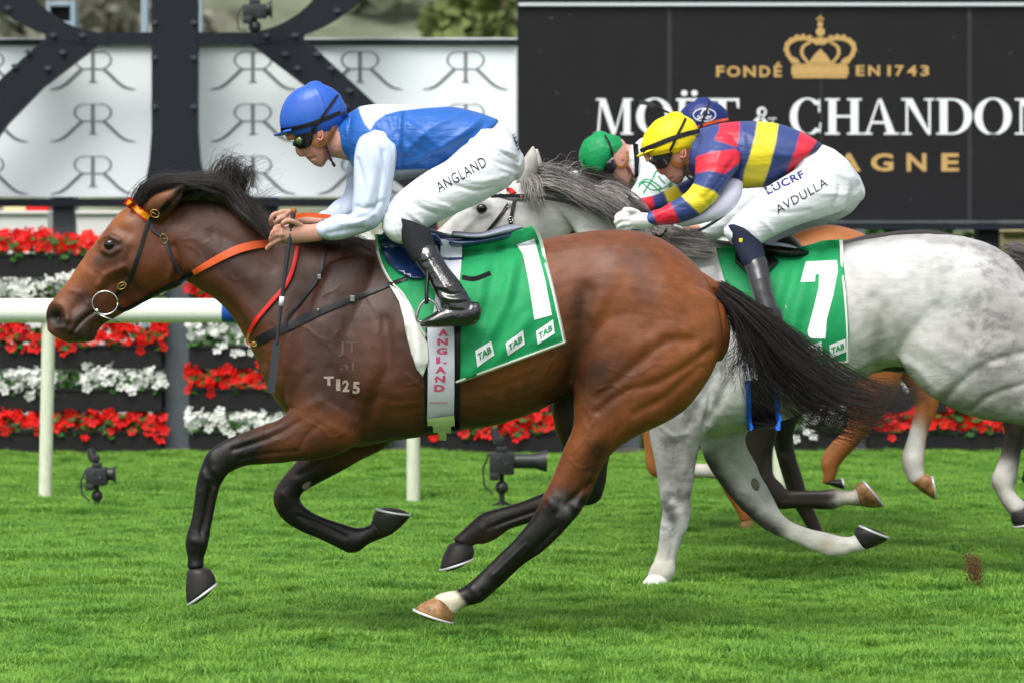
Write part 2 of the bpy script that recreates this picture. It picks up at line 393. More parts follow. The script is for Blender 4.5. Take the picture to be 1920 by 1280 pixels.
M['print_w'] = mat('white_print', (.8, .82, .86), .6)
M['print_g'] = mat('green_print', (.004, .27, .085), .65)
M['canvas'] = mat('white_canvas', (.72, .72, .69), .7, noise=.12, nscale=20, bump=.3, bscale=220)
M['leather'] = mat('black_leather', (.008, .008, .009), .42, bump=.2, bscale=150)
M['strapgrey'] = mat('grey_webbing', (.035, .036, .045), .6)
M['patent'] = mat('patent_boot', (.008, .008, .009), .12, spec=.7, coat=.6, bump=.5, bscale=34, bdist=.012)
M['sock'] = mat('black_sock', (.012, .013, .017), .85, bump=.4, bscale=300)
M['navy_sock'] = mat('navy_sock', (.01, .014, .035), .85, bump=.4, bscale=300)
M['saddle'] = mat('blue_saddle', (.01, .03, .11), .22, spec=.6, coat=.3)
M['pad'] = mat('grey_pad', (.35, .37, .45), .6)
M['elastic'] = mat('white_elastic', (.62, .62, .72), .75, bump=.4, bscale=350)
M['pink'] = mat('pink_print', (.62, .08, .18), .7)
M['lime'] = mat('pale_green_leather', (.36, .5, .2), .5, noise=.1)
M['orange'] = mat('orange_rubber', (.62, .09, .02), .5, noise=.1, nscale=50, bump=.3, bscale=600)
M['red'] = mat('red_strap', (.62, .015, .012), .35)
M['brass'] = mat('brass', (.36, .24, .07), .35, metal=.8)
M['steel'] = mat('steel', (.55, .55, .55), .22, metal=1)
M['shoe'] = mat('horseshoe', (.62, .63, .64), .4, metal=.35)
M['hoof_dark'] = mat('dark_hoof', (.022, .020, .020), .45, noise=.35, nscale=22, stretch=(1, 1, 5), bump=.4, bscale=60)
M['hoof_pale'] = mat('pale_hoof', (.28, .15, .06), .45, noise=.95, nscale=19, bump=.5, bscale=60)
M['eye'] = mat('eye', (.006, .004, .003), .07, spec=.5)
M['tan'] = mat('tan_leather', (.3, .12, .03), .5, bump=.2, bscale=120)
M['yellow_red'] = mat('orange_yellow_band', (.8, .32, .01), .5)
M['helmet_blue'] = mat('blue_helmet_cover', (.018, .1, .48), .42, bump=.12, bscale=20, bdist=.01, spec=.5)
M['helmet_yellow'] = mat('yellow_helmet_cover', (.82, .66, .01), .45, bump=.3, bscale=26, bdist=.012)
M['helmet_green'] = mat('green_helmet_cover', (.004, .25, .075), .5, bump=.4, bscale=26, bdist=.012)
M['helmet_navy'] = mat('navy_helmet_cover', (.012, .025, .14), .45, bump=.2, bscale=26, bdist=.01)
M['black'] = mat('matt_black', (.012, .012, .013), .6)
M['lens'] = mat('green_lens', (.06, .11, .02), .08, spec=.8, coat=1)
M['lens_dark'] = mat('dark_lens', (.015, .012, .02), .06, spec=.8, coat=1)
M['ink'] = mat('black_ink', (.015, .015, .03), .7)
M['navy_ink'] = mat('navy_ink', (.02, .03, .16), .7)
M['glove'] = mat('white_glove', (.75, .76, .74), .6, bump=.3, bscale=80, bdist=.004)
M['brand'] = mat('white_brand_hair', (.30, .235, .20), .8, noise=.5, nscale=120)
M['brand_faint'] = mat('faint_brand_hair', (.10, .058, .045), .8, noise=.5, nscale=120)
M['chestnut_scab'] = mat('horny_growth', (.12, .11, .09), .8, bump=1, bscale=120, bdist=.004, noise=.4, nscale=60)
M['cord'] = mat('red_black_cord', (.2, .02, .015), .6)
# ------------------------------------------------------------------ materials of the place
M['soil'] = mat('lawn_soil', (.03, .07, .012), .95, noise=.3, nscale=3)
M['white_pvc'] = mat('white_rail_plastic', (.8, .82, .76), .38, noise=.04, nscale=3)
M['blue_pvc'] = mat('blue_rail_plastic', (.01, .08, .4), .4)
M['post_pvc'] = mat('weathered_white_post', (.62, .66, .52), .55, noise=.18, nscale=9, stretch=(3, 3, 1))
M['fence_post'] = mat('grey_painted_steel', (.085, .10, .115), .5, noise=.12, nscale=10)
M['rail_steel'] = mat('grey_steel_rail', (.09, .095, .11), .4, metal=.2)
M['trough'] = mat('black_trough', (.008, .008, .009), .7, noise=.3, nscale=12)
M['petal_red'] = mat('red_petal', (.75, .008, .006), .6, noise=.2, nscale=30, trans=.2)
M['petal_white'] = mat('white_petal', (.8, .82, .78), .6, trans=.2)
M['leaf'] = mat('green_leaf', (.04, .12, .02), .55, noise=.3, nscale=20, trans=.2)
M['panel_white'] = mat('white_hoarding_print', (.88, .95, .98), .55, noise=.01, nscale=2)
M['logo_grey'] = mat('grey_logo_print', (.22, .24, .25), .6)
M['ds'] = mat('dark_blue_steel', (.012, .015, .022), .6, spec=.2, noise=.1, nscale=12)
M['bolt'] = mat('bolt_steel', (.06, .07, .09), .5, metal=.3)
M['trim_white'] = mat('pale_trim', (.6, .64, .66), .5)
M['board_black'] = mat('black_hoarding_print', (.013, .012, .014), .6, spec=.2, noise=.2, nscale=4)
M['seam'] = mat('panel_seam', (.03, .03, .035), .5)
M['gold'] = mat('gold_print', (.52, .34, .12), .55, noise=.12, nscale=20)
M['letter_white'] = mat('white_letter_print', (.8, .84, .84), .55)
M['hill'] = mat('hill_scrub', (.13, .145, .095), .95, noise=.75, nscale=.35)
M['wood_leaf'] = mat('grey_green_foliage', (.14, .16, .10), .9, noise=.3, nscale=.5)
M['wood_leaf2'] = mat('olive_foliage', (.2, .195, .15), .9, noise=.3, nscale=.5)
M['bright_leaf'] = mat('yellow_green_foliage', (.16, .20, .065), .8, noise=.3, nscale=1, trans=.2)
M['bark'] = mat('bark', (.08, .06, .045), .9)
M['camera_black'] = mat('camera_body_plastic', (.018, .019, .022), .45, spec=.5)
M['glass'] = mat('lens_glass', (.02, .02, .03), .05, spec=.8, coat=1)
M['blue_frame'] = mat('pale_blue_frame', (.28, .36, .42), .5)
M['cloth_white'] = mat('marquee_white', (.75, .75, .72), .7)
M['cream'] = mat('cream_paint', (.62, .56, .3), .6)
M['timber'] = mat('sleeper_timber', (.09, .075, .06), .9, noise=.4, nscale=6, stretch=(1, 6, 6))
M['sky_dummy'] = M['soil']

# ------------------------------------------------------------------ ground
def sheet(name, x0, x1, y0, y1, nx, ny, zf, m):
    xs = np.linspace(x0, x1, nx); ys = np.linspace(y0, y1, ny); V = [(x, y, zf(x, y)) for y in ys for x in xs]
    F = [(j*nx+i, j*nx+i+1, (j+1)*nx+i+1, (j+1)*nx+i) for j in range(ny-1) for i in range(nx-1)]
    return put(part(name, V, F, m), kind='structure')
sheet('ground', -900, 900, -200, 1600, 2, 2, lambda x, y: 0, M['soil'])
hill = sheet('hill', -160, 160, 110, 420, 60, 40, lambda x, y: -1+(y-110)*.42+4*mnoise.noise((x*.02, y*.02, 0))+1.5*mnoise.noise((x*.07, y*.07, 3)), M['hill'])

# grass: clumps of bent blades scattered by geometry nodes
def grass_clump(seed, nb=26):
    g = np.random.default_rng(seed); mb = MB()
    for i in range(nb):
        a = g.random()*6.28; r = g.random()*.035; x, y = r*math.cos(a), r*math.sin(a); h = .018+.03*g.random(); d = g.random()*6.28; ln = h*(.4+1.3*g.random()); w = .0016+.0016*g.random()
        dx, dy = math.cos(d), math.sin(d); ox, oy = -dy*w, dx*w
        p = [(0, 0), (.45, .62), (1, 1)] if g.random() > .3 else [(0, 0), (.6, .7), (1.2, .75)]
        V = []
        for k, (u, v) in enumerate(p):
            c = (x+dx*ln*u, y+dy*ln*u, h*v); ww = (1, .8, 0)[k]
            V += [(c[0]-ox*ww, c[1]-oy*ww, c[2]), (c[0]+ox*ww, c[1]+oy*ww, c[2])] if ww else [c]
        mb.add(V, [(0, 1, 3, 2), (2, 3, 4)])
    return mb
def grass_mat(name, col, c2):
    m = bpy.data.materials.new(name); m.use_nodes = True; nt = m.node_tree; b = nt.nodes['Principled BSDF']; b.inputs['Roughness'].default_value = .5; b.inputs['Specular IOR Level'].default_value = .3
    oi = nt.nodes.new('ShaderNodeObjectInfo'); tc = nt.nodes.new('ShaderNodeNewGeometry')
    n1 = nt.nodes.new('ShaderNodeTexNoise'); n1.inputs['Scale'].default_value = 3.4; n1.inputs['Detail'].default_value = 7; n1.inputs['Roughness'].default_value = .72; mp = nt.nodes.new('ShaderNodeMapping'); mp.inputs['Scale'].default_value = (.7, 1.3, 1); nt.links.new(tc.outputs['Position'], mp.inputs[0]); nt.links.new(mp.outputs[0], n1.inputs[0])
    a = nt.nodes.new('ShaderNodeMath'); a.operation = 'MULTIPLY_ADD'; a.inputs[1].default_value = .4; nt.links.new(oi.outputs['Random'], a.inputs[0]); 
    s = nt.nodes.new('ShaderNodeMapRange'); s.inputs[1].default_value = .36; s.inputs[2].default_value = .64; s.inputs[3].default_value = 0; s.inputs[4].default_value = .85; nt.links.new(n1.outputs[0], s.inputs[0]); nt.links.new(s.outputs[0], a.inputs[2])
    mx = nt.nodes.new('ShaderNodeMix'); mx.data_type = 'RGBA'; mx.inputs[6].default_value = (*col, 1); mx.inputs[7].default_value = (*c2, 1); nt.links.new(a.outputs[0], mx.inputs[0])
    nt.links.new(mx.outputs[2], b.inputs['Base Color'])
    tr = nt.nodes.new('ShaderNodeBsdfTranslucent'); nt.links.new(mx.outputs[2], tr.inputs[0]); ms = nt.nodes.new('ShaderNodeMixShader'); ms.inputs[0].default_value = .4
    nt.links.new(b.outputs[0], ms.inputs[1]); nt.links.new(tr.outputs[0], ms.inputs[2]); nt.links.new(ms.outputs[0], nt.nodes['Material Output'].inputs[0]); return m
GM = grass_mat('grass_blade', (.078, .25, .038), (.27, .49, .075))
gcol = bpy.data.collections.new('grass_parts')
for i in range(5):
    mb = grass_clump(50+i); me = newmesh('grass_tuft', mb.V, mb.F, GM, True); gcol.objects.link(bpy.data.objects.new('grass_tuft', me))
def scatter(name, xr, yr, dens, seed, sc=(.8, 1.3)):
    g = np.random.default_rng(seed); n = int((xr[1]-xr[0])*(yr[1]-yr[0])*dens)
    V = np.stack([g.uniform(*xr, n), g.uniform(*yr, n), np.zeros(n)], 1)
    k = .55+.5*np.clip(.9*vn(V, 1.7, 3)+.9*vn(V, 7, 4)+.5, 0, 1.4)
    me = bpy.data.meshes.new(name); me.from_pydata(V.tolist(), [], [])
    for nm, dt in (('sc', 'FLOAT'), ('rz', 'FLOAT'), ('ix', 'INT')): me.attributes.new(nm, dt, 'POINT')
    me.attributes['sc'].data.foreach_set('value', (g.uniform(*sc, n)*k).astype('f')); me.attributes['rz'].data.foreach_set('value', (g.random(n)*6.28).astype('f'))
    me.attributes['ix'].data.foreach_set('value', g.integers(0, 5, n).astype('i'))
    o = bpy.data.objects.new(name, me); C.objects.link(o)
    ng = bpy.data.node_groups.new(name, 'GeometryNodeTree'); ng.interface.new_socket('Geometry', in_out='INPUT', socket_type='NodeSocketGeometry'); ng.interface.new_socket('Geometry', in_out='OUTPUT', socket_type='NodeSocketGeometry')
    N = ng.nodes; gi = N.new('NodeGroupInput'); go = N.new('NodeGroupOutput'); ip = N.new('GeometryNodeInstanceOnPoints'); ci = N.new('GeometryNodeCollectionInfo')
    ci.inputs[0].default_value = gcol; ci.inputs['Separate Children'].default_value = True; ci.inputs['Reset Children'].default_value = True
    def at(nm, dt): q = N.new('GeometryNodeInputNamedAttribute'); q.data_type = dt; q.inputs[0].default_value = nm; return q.outputs[0]
    cx = N.new('ShaderNodeCombineXYZ'); ng.links.new(at('rz', 'FLOAT'), cx.inputs[2])
    e2r = N.new('FunctionNodeEulerToRotation'); ng.links.new(cx.outputs[0], e2r.inputs[0])
    ng.links.new(gi.outputs[0], ip.inputs['Points']); ng.links.new(ci.outputs[0], ip.inputs['Instance']); ip.inputs['Pick Instance'].default_value = True
    ng.links.new(at('ix', 'INT'), ip.inputs['Instance Index']); ng.links.new(e2r.outputs[0], ip.inputs['Rotation']); ng.links.new(at('sc', 'FLOAT'), ip.inputs['Scale']); ng.links.new(ip.outputs[0], go.inputs[0])
    md = o.modifiers.new('scatter', 'NODES'); md.node_group = ng; return o
put(scatter('grass', (-4.2, 4.2), (12.2, 26.15), 1500, 5), 'short bright green turf of the racetrack under the galloping horses', 'grass', kind='stuff')

# ------------------------------------------------------------------ white running rail
YR = 6945/317.
def zr(py, Y): return CAMH-(py-HZ)*Y/FPX
def xr_(px, Y): return (px-960)*Y/FPX
rail = thing('running_rail', 'white plastic running rail on round posts between the horses and the flower fence', 'rail', (xr_(88, YR), YR, 0))
def rail_bar(x0, x1, m, r=1.):
    zc = (zr(560, YR)+zr(605, YR))/2; n = 24; V = []; F = []
    for x in (x0, x1):
        for k in range(n):
            t = 2*math.pi*k/n; V.append((x, YR+.075*r*math.cos(t), zc+.071*r*np.sign(math.sin(t))*abs(math.sin(t))**.8))
    for k in range(n): F.append((k, (k+1) % n, n+(k+1) % n, n+k))
    F += [tuple(range(n))[::-1], tuple(range(n, 2*n))]; o = part('rail_bar', V, F, m, rail); autosmooth(o, 50); return o
rail_bar(-6, xr_(417, YR), M['white_pvc']); o = rail_bar(xr_(417, YR), xr_(446, YR), M['blue_pvc'], 1.015); o['label'] = 'blue joining sleeve'
rail_bar(xr_(446, YR), 7, M['white_pvc'])
for px in (-602, 88, 775, 1462, 2150):
    mb = MB(); lean = .02 if px == 88 else .0
    mb.cyl((xr_(px, YR), YR, zr(605, YR)/2+.01), (lean, 0, 1), .04, zr(605, YR)+.03, 20); o = mb.build('post', M['post_pvc'], rail); autosmooth(o)
# ------------------------------------------------------------------ flower fence
YF = 26.3; SF = FPX/YF
bx = lambda px: (px-960)*YF/FPX
bz = lambda py: CAMH-(py-HZ)*YF/FPX
fence = thing('planter_fence', 'grey steel fence whose posts and rails carry five rows of flower troughs', 'fence', (bx(333), YF+.1, 0))
PB = [333+422*k for k in range(-2, 6)]
for px in PB:
    mb = MB(); x = bx(px); mb.box(x-.088, x+.088, YF-.03, YF+.12, 0, bz(431), .008); mb.box(x-.13, x+.13, YF-.06, YF+.15, 0, .03, .004)
    mb.build('post', M['fence_post'], fence)
ROWS = [430, 513, 600, 680, 760]
for y0 in ROWS:
    for a, b in zip(PB[:-1], PB[1:]):
        if y0 == 430 and a > 1500: continue
        mb = MB(); mb.box(bx(a)+.09, bx(b)-.09, YF-.02, YF+.02, bz(y0+87), bz(y0+82), .003); mb.build('rail', M['rail_steel'], fence)
mb = MB(); mb.box(bx(-600), bx(2500), YF-.12, YF-.04, .0, .045, .006); put(mb.build('kerb_timber', M['timber'], None), 'low dark timber edging board running along the foot of the flower fence', 'edging')
def flowers(seed, red, w=1.44):
    g = np.random.default_rng(seed); mb = MB()
    for i in range(260):
        x = g.uniform(-w/2, w/2); u = g.random(); z = .02+.13*u**.7+.025*math.sin(x*9+seed)+.015*math.sin(x*23+seed*3); y = -.10*g.random()-.02 if g.random() < .75 else .1*g.random()
        if g.random() < .12: z -= .07; y = -.12
        c = Vector((x, y, z)); nrm = Vector((g.normal(0, .5), -1+.3*g.normal(), g.normal(.35, .5))).normalized(); q = nrm.to_track_quat('Z', 'Y'); r = .028+.016*g.random(); a0 = g.random()*6.28
        V = [c]; F = []
        for k in range(5):
            a = a0+k*6.283/5; pts = [(.3, -.35, .1), (.85, -.5, .35), (1.05, 0, .3), (.85, .5, .35), (.3, .35, .1)]
            n0 = len(V)
            for (rr, dd, h) in pts: V.append(c+q @ Vector((math.cos(a+dd)*r*rr, math.sin(a+dd)*r*rr, h*r*.5)))
            F.append((0, n0, n0+1, n0+2, n0+3, n0+4))
        mb.add(V, F)
    return mb
def leaves(seed, w=1.4):
    g = np.random.default_rng(seed); mb = MB()
    for i in range(330):
        x = g.uniform(-w/2, w/2); c = Vector((x, g.uniform(-.13, .11), g.uniform(-.045, .11))); q = Vector((g.normal(), -1, g.normal(.5, .8))).to_track_quat('Z', 'Y'); r = .022+.018*g.random()
        mb.add([c+q @ Vector(v)*r for v in ((-1, 0, 0), (-.3, -.6, .1), (.6, -.45, .15), (1, 0, 0), (.6, .45, .15), (-.3, .6, .1))], [(0, 1, 2, 3, 4, 5)])
    return mb
tm = MB()
w2 = (422/SF-.2)/2
tm.box(-w2, w2, -.11, .11, -.165, -.01, .006); tm.box(-w2-.004, w2+.004, -.118, .118, -.02, .0, .004)
trough_me = newmesh('trough', tm.V, tm.F, M['trough'], False)
fl = {k: [newmesh('flowers', *(lambda m: (m.V, m.F))(flowers(s+10*k, k)), M['petal_red' if k else 'petal_white'], False) for s in range(3)] for k in (0, 1)}
lv = [newmesh('leaves', *(lambda m: (m.V, m.F))(leaves(s)), M['leaf'], False) for s in range(2)]
rown = ['top row', 'second row', 'middle row', 'fourth row', 'bottom row']
bayn = {-1: 'of the fence bay beyond the left edge', 5: 'of the fence bay beyond the right edge', 0: "of the fence bay ahead of the bay horse's legs", 1: "of the fence bay behind the bay horse's chest", 2: "of the fence bay behind the bay horse's flank", 3: "of the fence bay behind the grey horse's girth", 4: 'of the fence bay at the right edge'}
for b in range(-1, 6):
    for r in range(5):
        if b >= 4 and r == 0: continue
        red = (b+r) % 2 == 0
        if b == 2 and r == 0: pass
        x = bx(PB[b+2]-211); z = bz(ROWS[r]+46)
        t = thing('flower_trough', '%s flowers in %s trough %s' % ('red' if red else 'white', rown[r], bayn[b]), 'planter', (x, YF-.03, z), 'flower troughs on the fence')
        for nm, me, kd in (('trough', trough_me, None), ('flowers', fl[int(red)][(b*2+r) % 3], 'stuff'), ('leaves', lv[(b+r) % 2], 'stuff')):
            q = bpy.data.objects.new(nm, me); C.objects.link(q); q.parent = t
            if nm != 'trough' and (b+r) % 3 == 1: q.scale = (-1, 1, 1)
            if kd: q['kind'] = kd
# ------------------------------------------------------------------ print helpers (flat print, real size, on a board at depth Y)
def ringp(cx, cy, rx, ry, ix, iy, a0=0, a1=360, n=40):
    P = []
    for k in range(n):
        t0 = R(a0+(a1-a0)*k/n); t1 = R(a0+(a1-a0)*(k+1)/n)
        P.append([(cx+rx*math.cos(t0), cy-ry*math.sin(t0)), (cx+rx*math.cos(t1), cy-ry*math.sin(t1)), (cx+ix*math.cos(t1), cy-iy*math.sin(t1)), (cx+ix*math.cos(t0), cy-iy*math.sin(t0))])
    return P
def rect(x0, y0, x1, y1): return [(x0, y0), (x1, y0), (x1, y1), (x0, y1)]
def flat(name, groups, Y, m, parent, thick=0, step=.0006):
    V = []; F = []
    for gi, polys in enumerate(groups):
        for p in polys:
            n = len(V); V += [W(a, b, Y-gi*step) for a, b in p]; F.append(tuple(range(n, n+len(p))))
    bm = bmesh.new(); vs = [bm.verts.new(v) for v in V]
    for f in F:
        try: bm.faces.new([vs[i] for i in f])
        except Exception: pass
    bmesh.ops.remove_doubles(bm, verts=bm.verts, dist=.0002)
    bmesh.ops.recalc_face_normals(bm, faces=bm.faces)
    for f in bm.faces:
        if f.normal.y > 0: f.normal_flip()
    if thick:
        r = bmesh.ops.extrude_face_region(bm, geom=bm.faces[:]); vv = [e for e in r['geom'] if isinstance(e, bmesh.types.BMVert)]
        for v in vv: v.co.y += thick
        bmesh.ops.recalc_face_normals(bm, faces=bm.faces)
    bm.verts.index_update(); V = np.array([v.co[:] for v in bm.verts]); F = [tuple(v.index for v in f.verts) for f in bm.faces]; bm.free()
    return part(name, V, F, m, parent, False)
def textpolys(s, x0, x1, y0, y1, bold=0, xt=None, spacing=1.):
    """flat outlines of a line of lettering fitted into a photo-pixel box; xt maps (u,v)->(px,py)"""
    cu = bpy.data.curves.new('t', 'FONT'); cu.body = s; cu.size = 1; cu.offset = bold; cu.resolution_u = 3; cu.space_character = spacing
    o = bpy.data.objects.new('t', cu); C.objects.link(o); dg = bpy.context.evaluated_depsgraph_get(); dg.update()
    me = bpy.data.meshes.new_from_object(o.evaluated_get(dg)); V = [v.co[:2] for v in me.vertices]; F = [tuple(p.vertices) for p in me.polygons]
    bpy.data.objects.remove(o); bpy.data.curves.remove(cu); bpy.data.meshes.remove(me)
    ax = [v[0] for v in V]; ay = [v[1] for v in V]; a, b, c, d = min(ax), max(ax), min(ay), max(ay)
    if xt: Q = [xt((v[0]-a)/(b-a), (v[1]-c)/(d-c)) for v in V]
    else: Q = [(x0+(v[0]-a)/(b-a)*(x1-x0), y1-(v[1]-c)/(d-c)*(y1-y0)) for v in V]
    return [[Q[i] for i in f] for f in F]
# serif capitals: unit height, y up
def serif(ch):
    s = .055; st = .2; th = .085
    def bar(x, w, y0=0, y1=1): return [(x, y0), (x+w, y0), (x+w, y1), (x, y1)]
    def sf(x, w, y, h=s): return [(x, y), (x+w, y), (x+w, y+h), (x, y+h)]
    if ch == 'H': return [[bar(.09, st), bar(.66, st)], [sf(0, .38, 0), sf(.57, .38, 0), sf(0, .38, 1-s), sf(.57, .38, 1-s)], [bar(.25, .45, .47, .54)]], .95
    if ch == 'E': return [[bar(.08, st)], [sf(0, .74, 0, .07), sf(0, .72, .93, .07)], [bar(.25, .3, .47, .54)], [[(.66, 0), (.78, 0), (.8, .27), (.75, .27)], [(.66, 1), (.74, 1), (.76, .76), (.71, .76)], [(.5, .38), (.56, .38), (.56, .63), (.5, .63)]]], .82
    if ch == 'T': return [[bar(.33, st)], [sf(.24, .38, 0)], [bar(.0, .86, .93, 1)], [[(0, 1), (.09, 1), (.05, .73), (0, .73)], [(.86, 1), (.77, 1), (.81, .73), (.86, .73)]]], .86
    if ch == 'A': return [[[(.08, 0), (.15, 0), (.47, 1), (.42, 1)], [(.42, 1), (.5, 1), (.88, 0), (.66, 0)]], [sf(0, .26, 0), sf(.57, .4, 0)], [bar(.22, .45, .3, .37)]], .97
    if ch == 'N': return [[bar(.13, .07), bar(.8, .07)], [[(.1, 1), (.33, 1), (.87, 0), (.78, 0), (.13, .93)]], [sf(0, .3, 0), sf(.68, .3, 1-s), sf(0, .32, 1-s)]], .98
    if ch == 'M': return [[[(.1, 0), (.17, 0), (.25, 1), (.19, 1)], bar(.9, st)], [[(.16, 1), (.36, 1), (.66, .14), (.6, 0), (.55, 0)]], [[(.6, 0), (.65, 0), (.96, 1), (.9, 1)]], [sf(0, .28, 0), sf(.81, .38, 0), sf(.08, .25, 1-s), sf(.88, .3, 1-s)]], 1.2
    if ch in 'OD':
        if ch == 'O': return [ringp(.47, -.5, .47, .52, .27, .47)], .94
        return [[bar(.08, st)], [sf(0, .42, 0), sf(0, .42, 1-s)], [[(a, b) for a, b in q] for q in ringp(.4, -.5, .5, .5, .3, .445, -90, 90, 24)]], .92
    if ch == 'C': return [ringp(.47, -.5, .47, .52, .27, .47, 42, 318, 32), [[(.76, .62), (.81, .62), (.81, .98), (.77, .98)], [(.78, .05), (.82, .05), (.84, .33), (.8, .33)]]], .86
    if ch == '&':
        q = [(.82, .42), (.7, .14), (.42, .03), (.17, .1), (.09, .27), (.2, .45), (.45, .62), (.52, .78), (.42, .93), (.27, .88), (.24, .72), (.38, .5), (.62, .2), (.82, .02)]
        return [strip(q, [.04, .07, .1, .13, .16, .15, .1, .08, .09, .12, .12, .13, .13, .1], 4), [sf(.62, .32, .46, .05)]], .95
    return [], .4
def serif_word(letters, height_px, base_py, xs):
    """letters at given left x positions and widths (photo px)"""
    out = []
    for ch, (xl, xr) in zip(letters, xs):
        gl, adv = serif(ch); k = (xr-xl)/adv
        for gi, grp in enumerate(gl):
            while len(out) <= gi: out.append([])
            for p in grp:
                # rings come with y measured downwards
                out[gi].append([(xl+a*k, base_py-(abs(b))*height_px if True else 0) for a, b in p])
    return out
# ------------------------------------------------------------------ white hoarding with the racing club's mark
YW = 28.0
hx = lambda px, Y=YW: (px-960)*Y/FPX
hz = lambda py, Y=YW: CAMH-(py-HZ)*Y/FPX
wp = thing('white_hoarding', 'white hoarding printed with rows of small grey double-R marks', 'hoarding', (hx(400), YW, 0))
mb = MB(); mb.box(hx(-1200), hx(972), YW, YW+.05, hz(370), hz(84), .004); mb.build('panel', M['panel_white'], wp)
mb = MB(); mb.box(hx(-1200), hx(972), YW-.05, YW+.07, hz(84), hz(75), .004); mb.build('top_rail', M['ds'], wp)
mb = MB(); mb.box(hx(-1200), hx(972), YW-.045, YW+.065, hz(75), hz(71.5)); mb.build('top_trim', M['trim_white'], wp)
mb = MB(); mb.box(hx(-1200), hx(972), YW-.06, YW+.07, hz(388), hz(373), .004); mb.build('bottom_rail', M['ds'], wp)
mb = MB(); mb.box(hx(966), hx(974), YW-.03, YW+.06, 0, hz(84)); mb.build('edge_trim', M['trim_white'], wp)
for px in (-300, 116, 500, 800):
    mb = MB(); mb.box(hx(px)-.08, hx(px)+.08, YW+.075, YW+.2, 0, hz(80), .006); mb.build('support_post', M['rail_steel'], wp)
marks = []
for cx in (-330, -130, -28, 174, 474, 675, 873):
    for y0 in (97, 195, 293):
        g = ringp(cx-13, y0+16, 23, 17, 19, 15.5, 95, 250, 14)+ringp(cx+13, y0+16, 23, 17, 19, 15.5, 85, -70, 14)
        g2 = [rect(cx-22, y0, cx+22, y0+1.6), rect(cx-26, y0+31.5, cx+26, y0+34)]
        g3 = [rect(cx-3.5, y0+.5, cx+3.5, y0+57), rect(cx-8, y0+56, cx+8, y0+58)]
        g4 = strip([(cx+20, y0+32), (cx+34, y0+45), (cx+50, y0+60), (cx+64, y0+68), (cx+80, y0+71)], [6, 6, 5.5, 4, 1.5], 3)+strip([(cx-20, y0+32), (cx-34, y0+45), (cx-50, y0+60), (cx-64, y0+68), (cx-80, y0+71)], [6, 6, 5.5, 4, 1.5], 3)
        marks.append((g, g2, g3, g4))
for mk_ in marks: flat('printed_mark', list(mk_), YW-.004, M['logo_grey'], wp)
# ------------------------------------------------------------------ giant black double-R frame standing in front of it
YG = 27.5
rr = thing('monogram_frame', 'giant dark steel double-R monogram frame standing before the white hoarding', 'sign frame', (hx(327, YG), YG, 0))
stem = [(284, -330), (370, -330), (370, 250), (374, 300), (384, 345), (392, 375), (262, 375), (272, 345), (280, 300), (284, 250)]
flat('stem', [[stem]], YG, M['ds'], rr, .14)
mb = MB(); mb.box(hx(285, YG), hx(370, YG), YG+.02, YG+.12, 0, hz(374, YG)); mb.build('stem_foot', M['ds'], rr)
flat('cross_bar', [[rect(85, 61, 284, 83)], [rect(370, 61, 569, 83)]], YG+.005, M['ds'], rr, .12, 0)
def half(s):
    X = lambda p: [(327+s*(a-327), b) for a, b in p]
    cr = []
    for k in range(48):
        f = lambda a: ((450+275*math.cos(a), -115-200*math.sin(a)), (450+180*math.cos(a), -115-177*math.sin(a)))
        a0 = R(-90+180*k/48); a1 = R(-90+180*(k+1)/48); (o0, i0), (o1, i1) = f(a0), f(a1); cr.append(X([o0, o1, i1, i0]))
    flat('bowl', [cr], YG+.002, M['ds'], rr, .13)
    flat('top_bar', [[X(rect(371, -315, 450, -292))]], YG+.004, M['ds'], rr, .12)
    lg = X([(470, 84), (575, 76), (700, 192), (760, 262), (830, 330), (905, 372), (780, 372), (690, 300), (640, 232), (575, 165)])
    flat('leg', [[lg]], YG+.008, M['ds'], rr, .12)
half(1); half(-1)
for (bx_, by_) in ((290, 42), (364, 42), (290, 108), (364, 108), (290, 200), (364, 200), (100, 66), (155, 66), (500, 66), (553, 66), (535, 101), (595, 101), (558, 128), (622, 128), (90, 128), (118, 98), (53, 98), (28, 124), (632, 20), (15, 15), (612, 170), (655, 170), (648, 200)):
    mb = MB(); mb.cyl((hx(bx_, YG), YG-.008, hz(by_, YG)), (0, 1, 0), .018, .03, 10)
    mb.box(hx(bx_, YG)-.03, hx(bx_, YG)+.03, YG-.004, YG+.0, hz(by_, YG)-.008, hz(by_, YG)+.008)
    mb.build('bolt', M['bolt'], rr)
# ------------------------------------------------------------------ black hoarding
YB = 27.8
bh = thing('black_hoarding', 'large black hoarding with a gold crown and white serif lettering', 'hoarding', (hx(1500, YB), YB, 0))
ex = [974, 1255, 1540, 1818, 2100, 2400]
for a, b in zip(ex[:-1], ex[1:]):
    mb = MB(); mb.box(hx(a, YB)+.003, hx(b, YB)-.003, YB, YB+.05, hz(414, YB), hz(13, YB), .003); mb.build('panel', M['board_black'], bh)
for a in ex[1:-1]:
    mb = MB(); mb.box(hx(a, YB)-(.016 if a != 1540 else .006), hx(a, YB)+(.016 if a != 1540 else .006), YB-.003, YB-.0005, hz(414, YB), hz(13, YB)); mb.build('seam_tape', M['seam'], bh)
mb = MB(); mb.box(hx(972, YB), hx(2400, YB), YB-.03, YB+.07, hz(12, YB), hz(6, YB), .003); mb.build('top_trim', M['trim_white'], bh)
mb = MB(); mb.box(hx(968, YB), hx(2400, YB), YB-.03, YB+.07, hz(5.6, YB), hz(-8, YB), .003); mb.build('top_rail', M['ds'], bh)
mb = MB(); mb.box(hx(974, YB), hx(2400, YB), YB-.03, YB+.07, hz(419, YB), hz(414.5, YB), .002); mb.build('bottom_trim', M['fence_post'], bh)
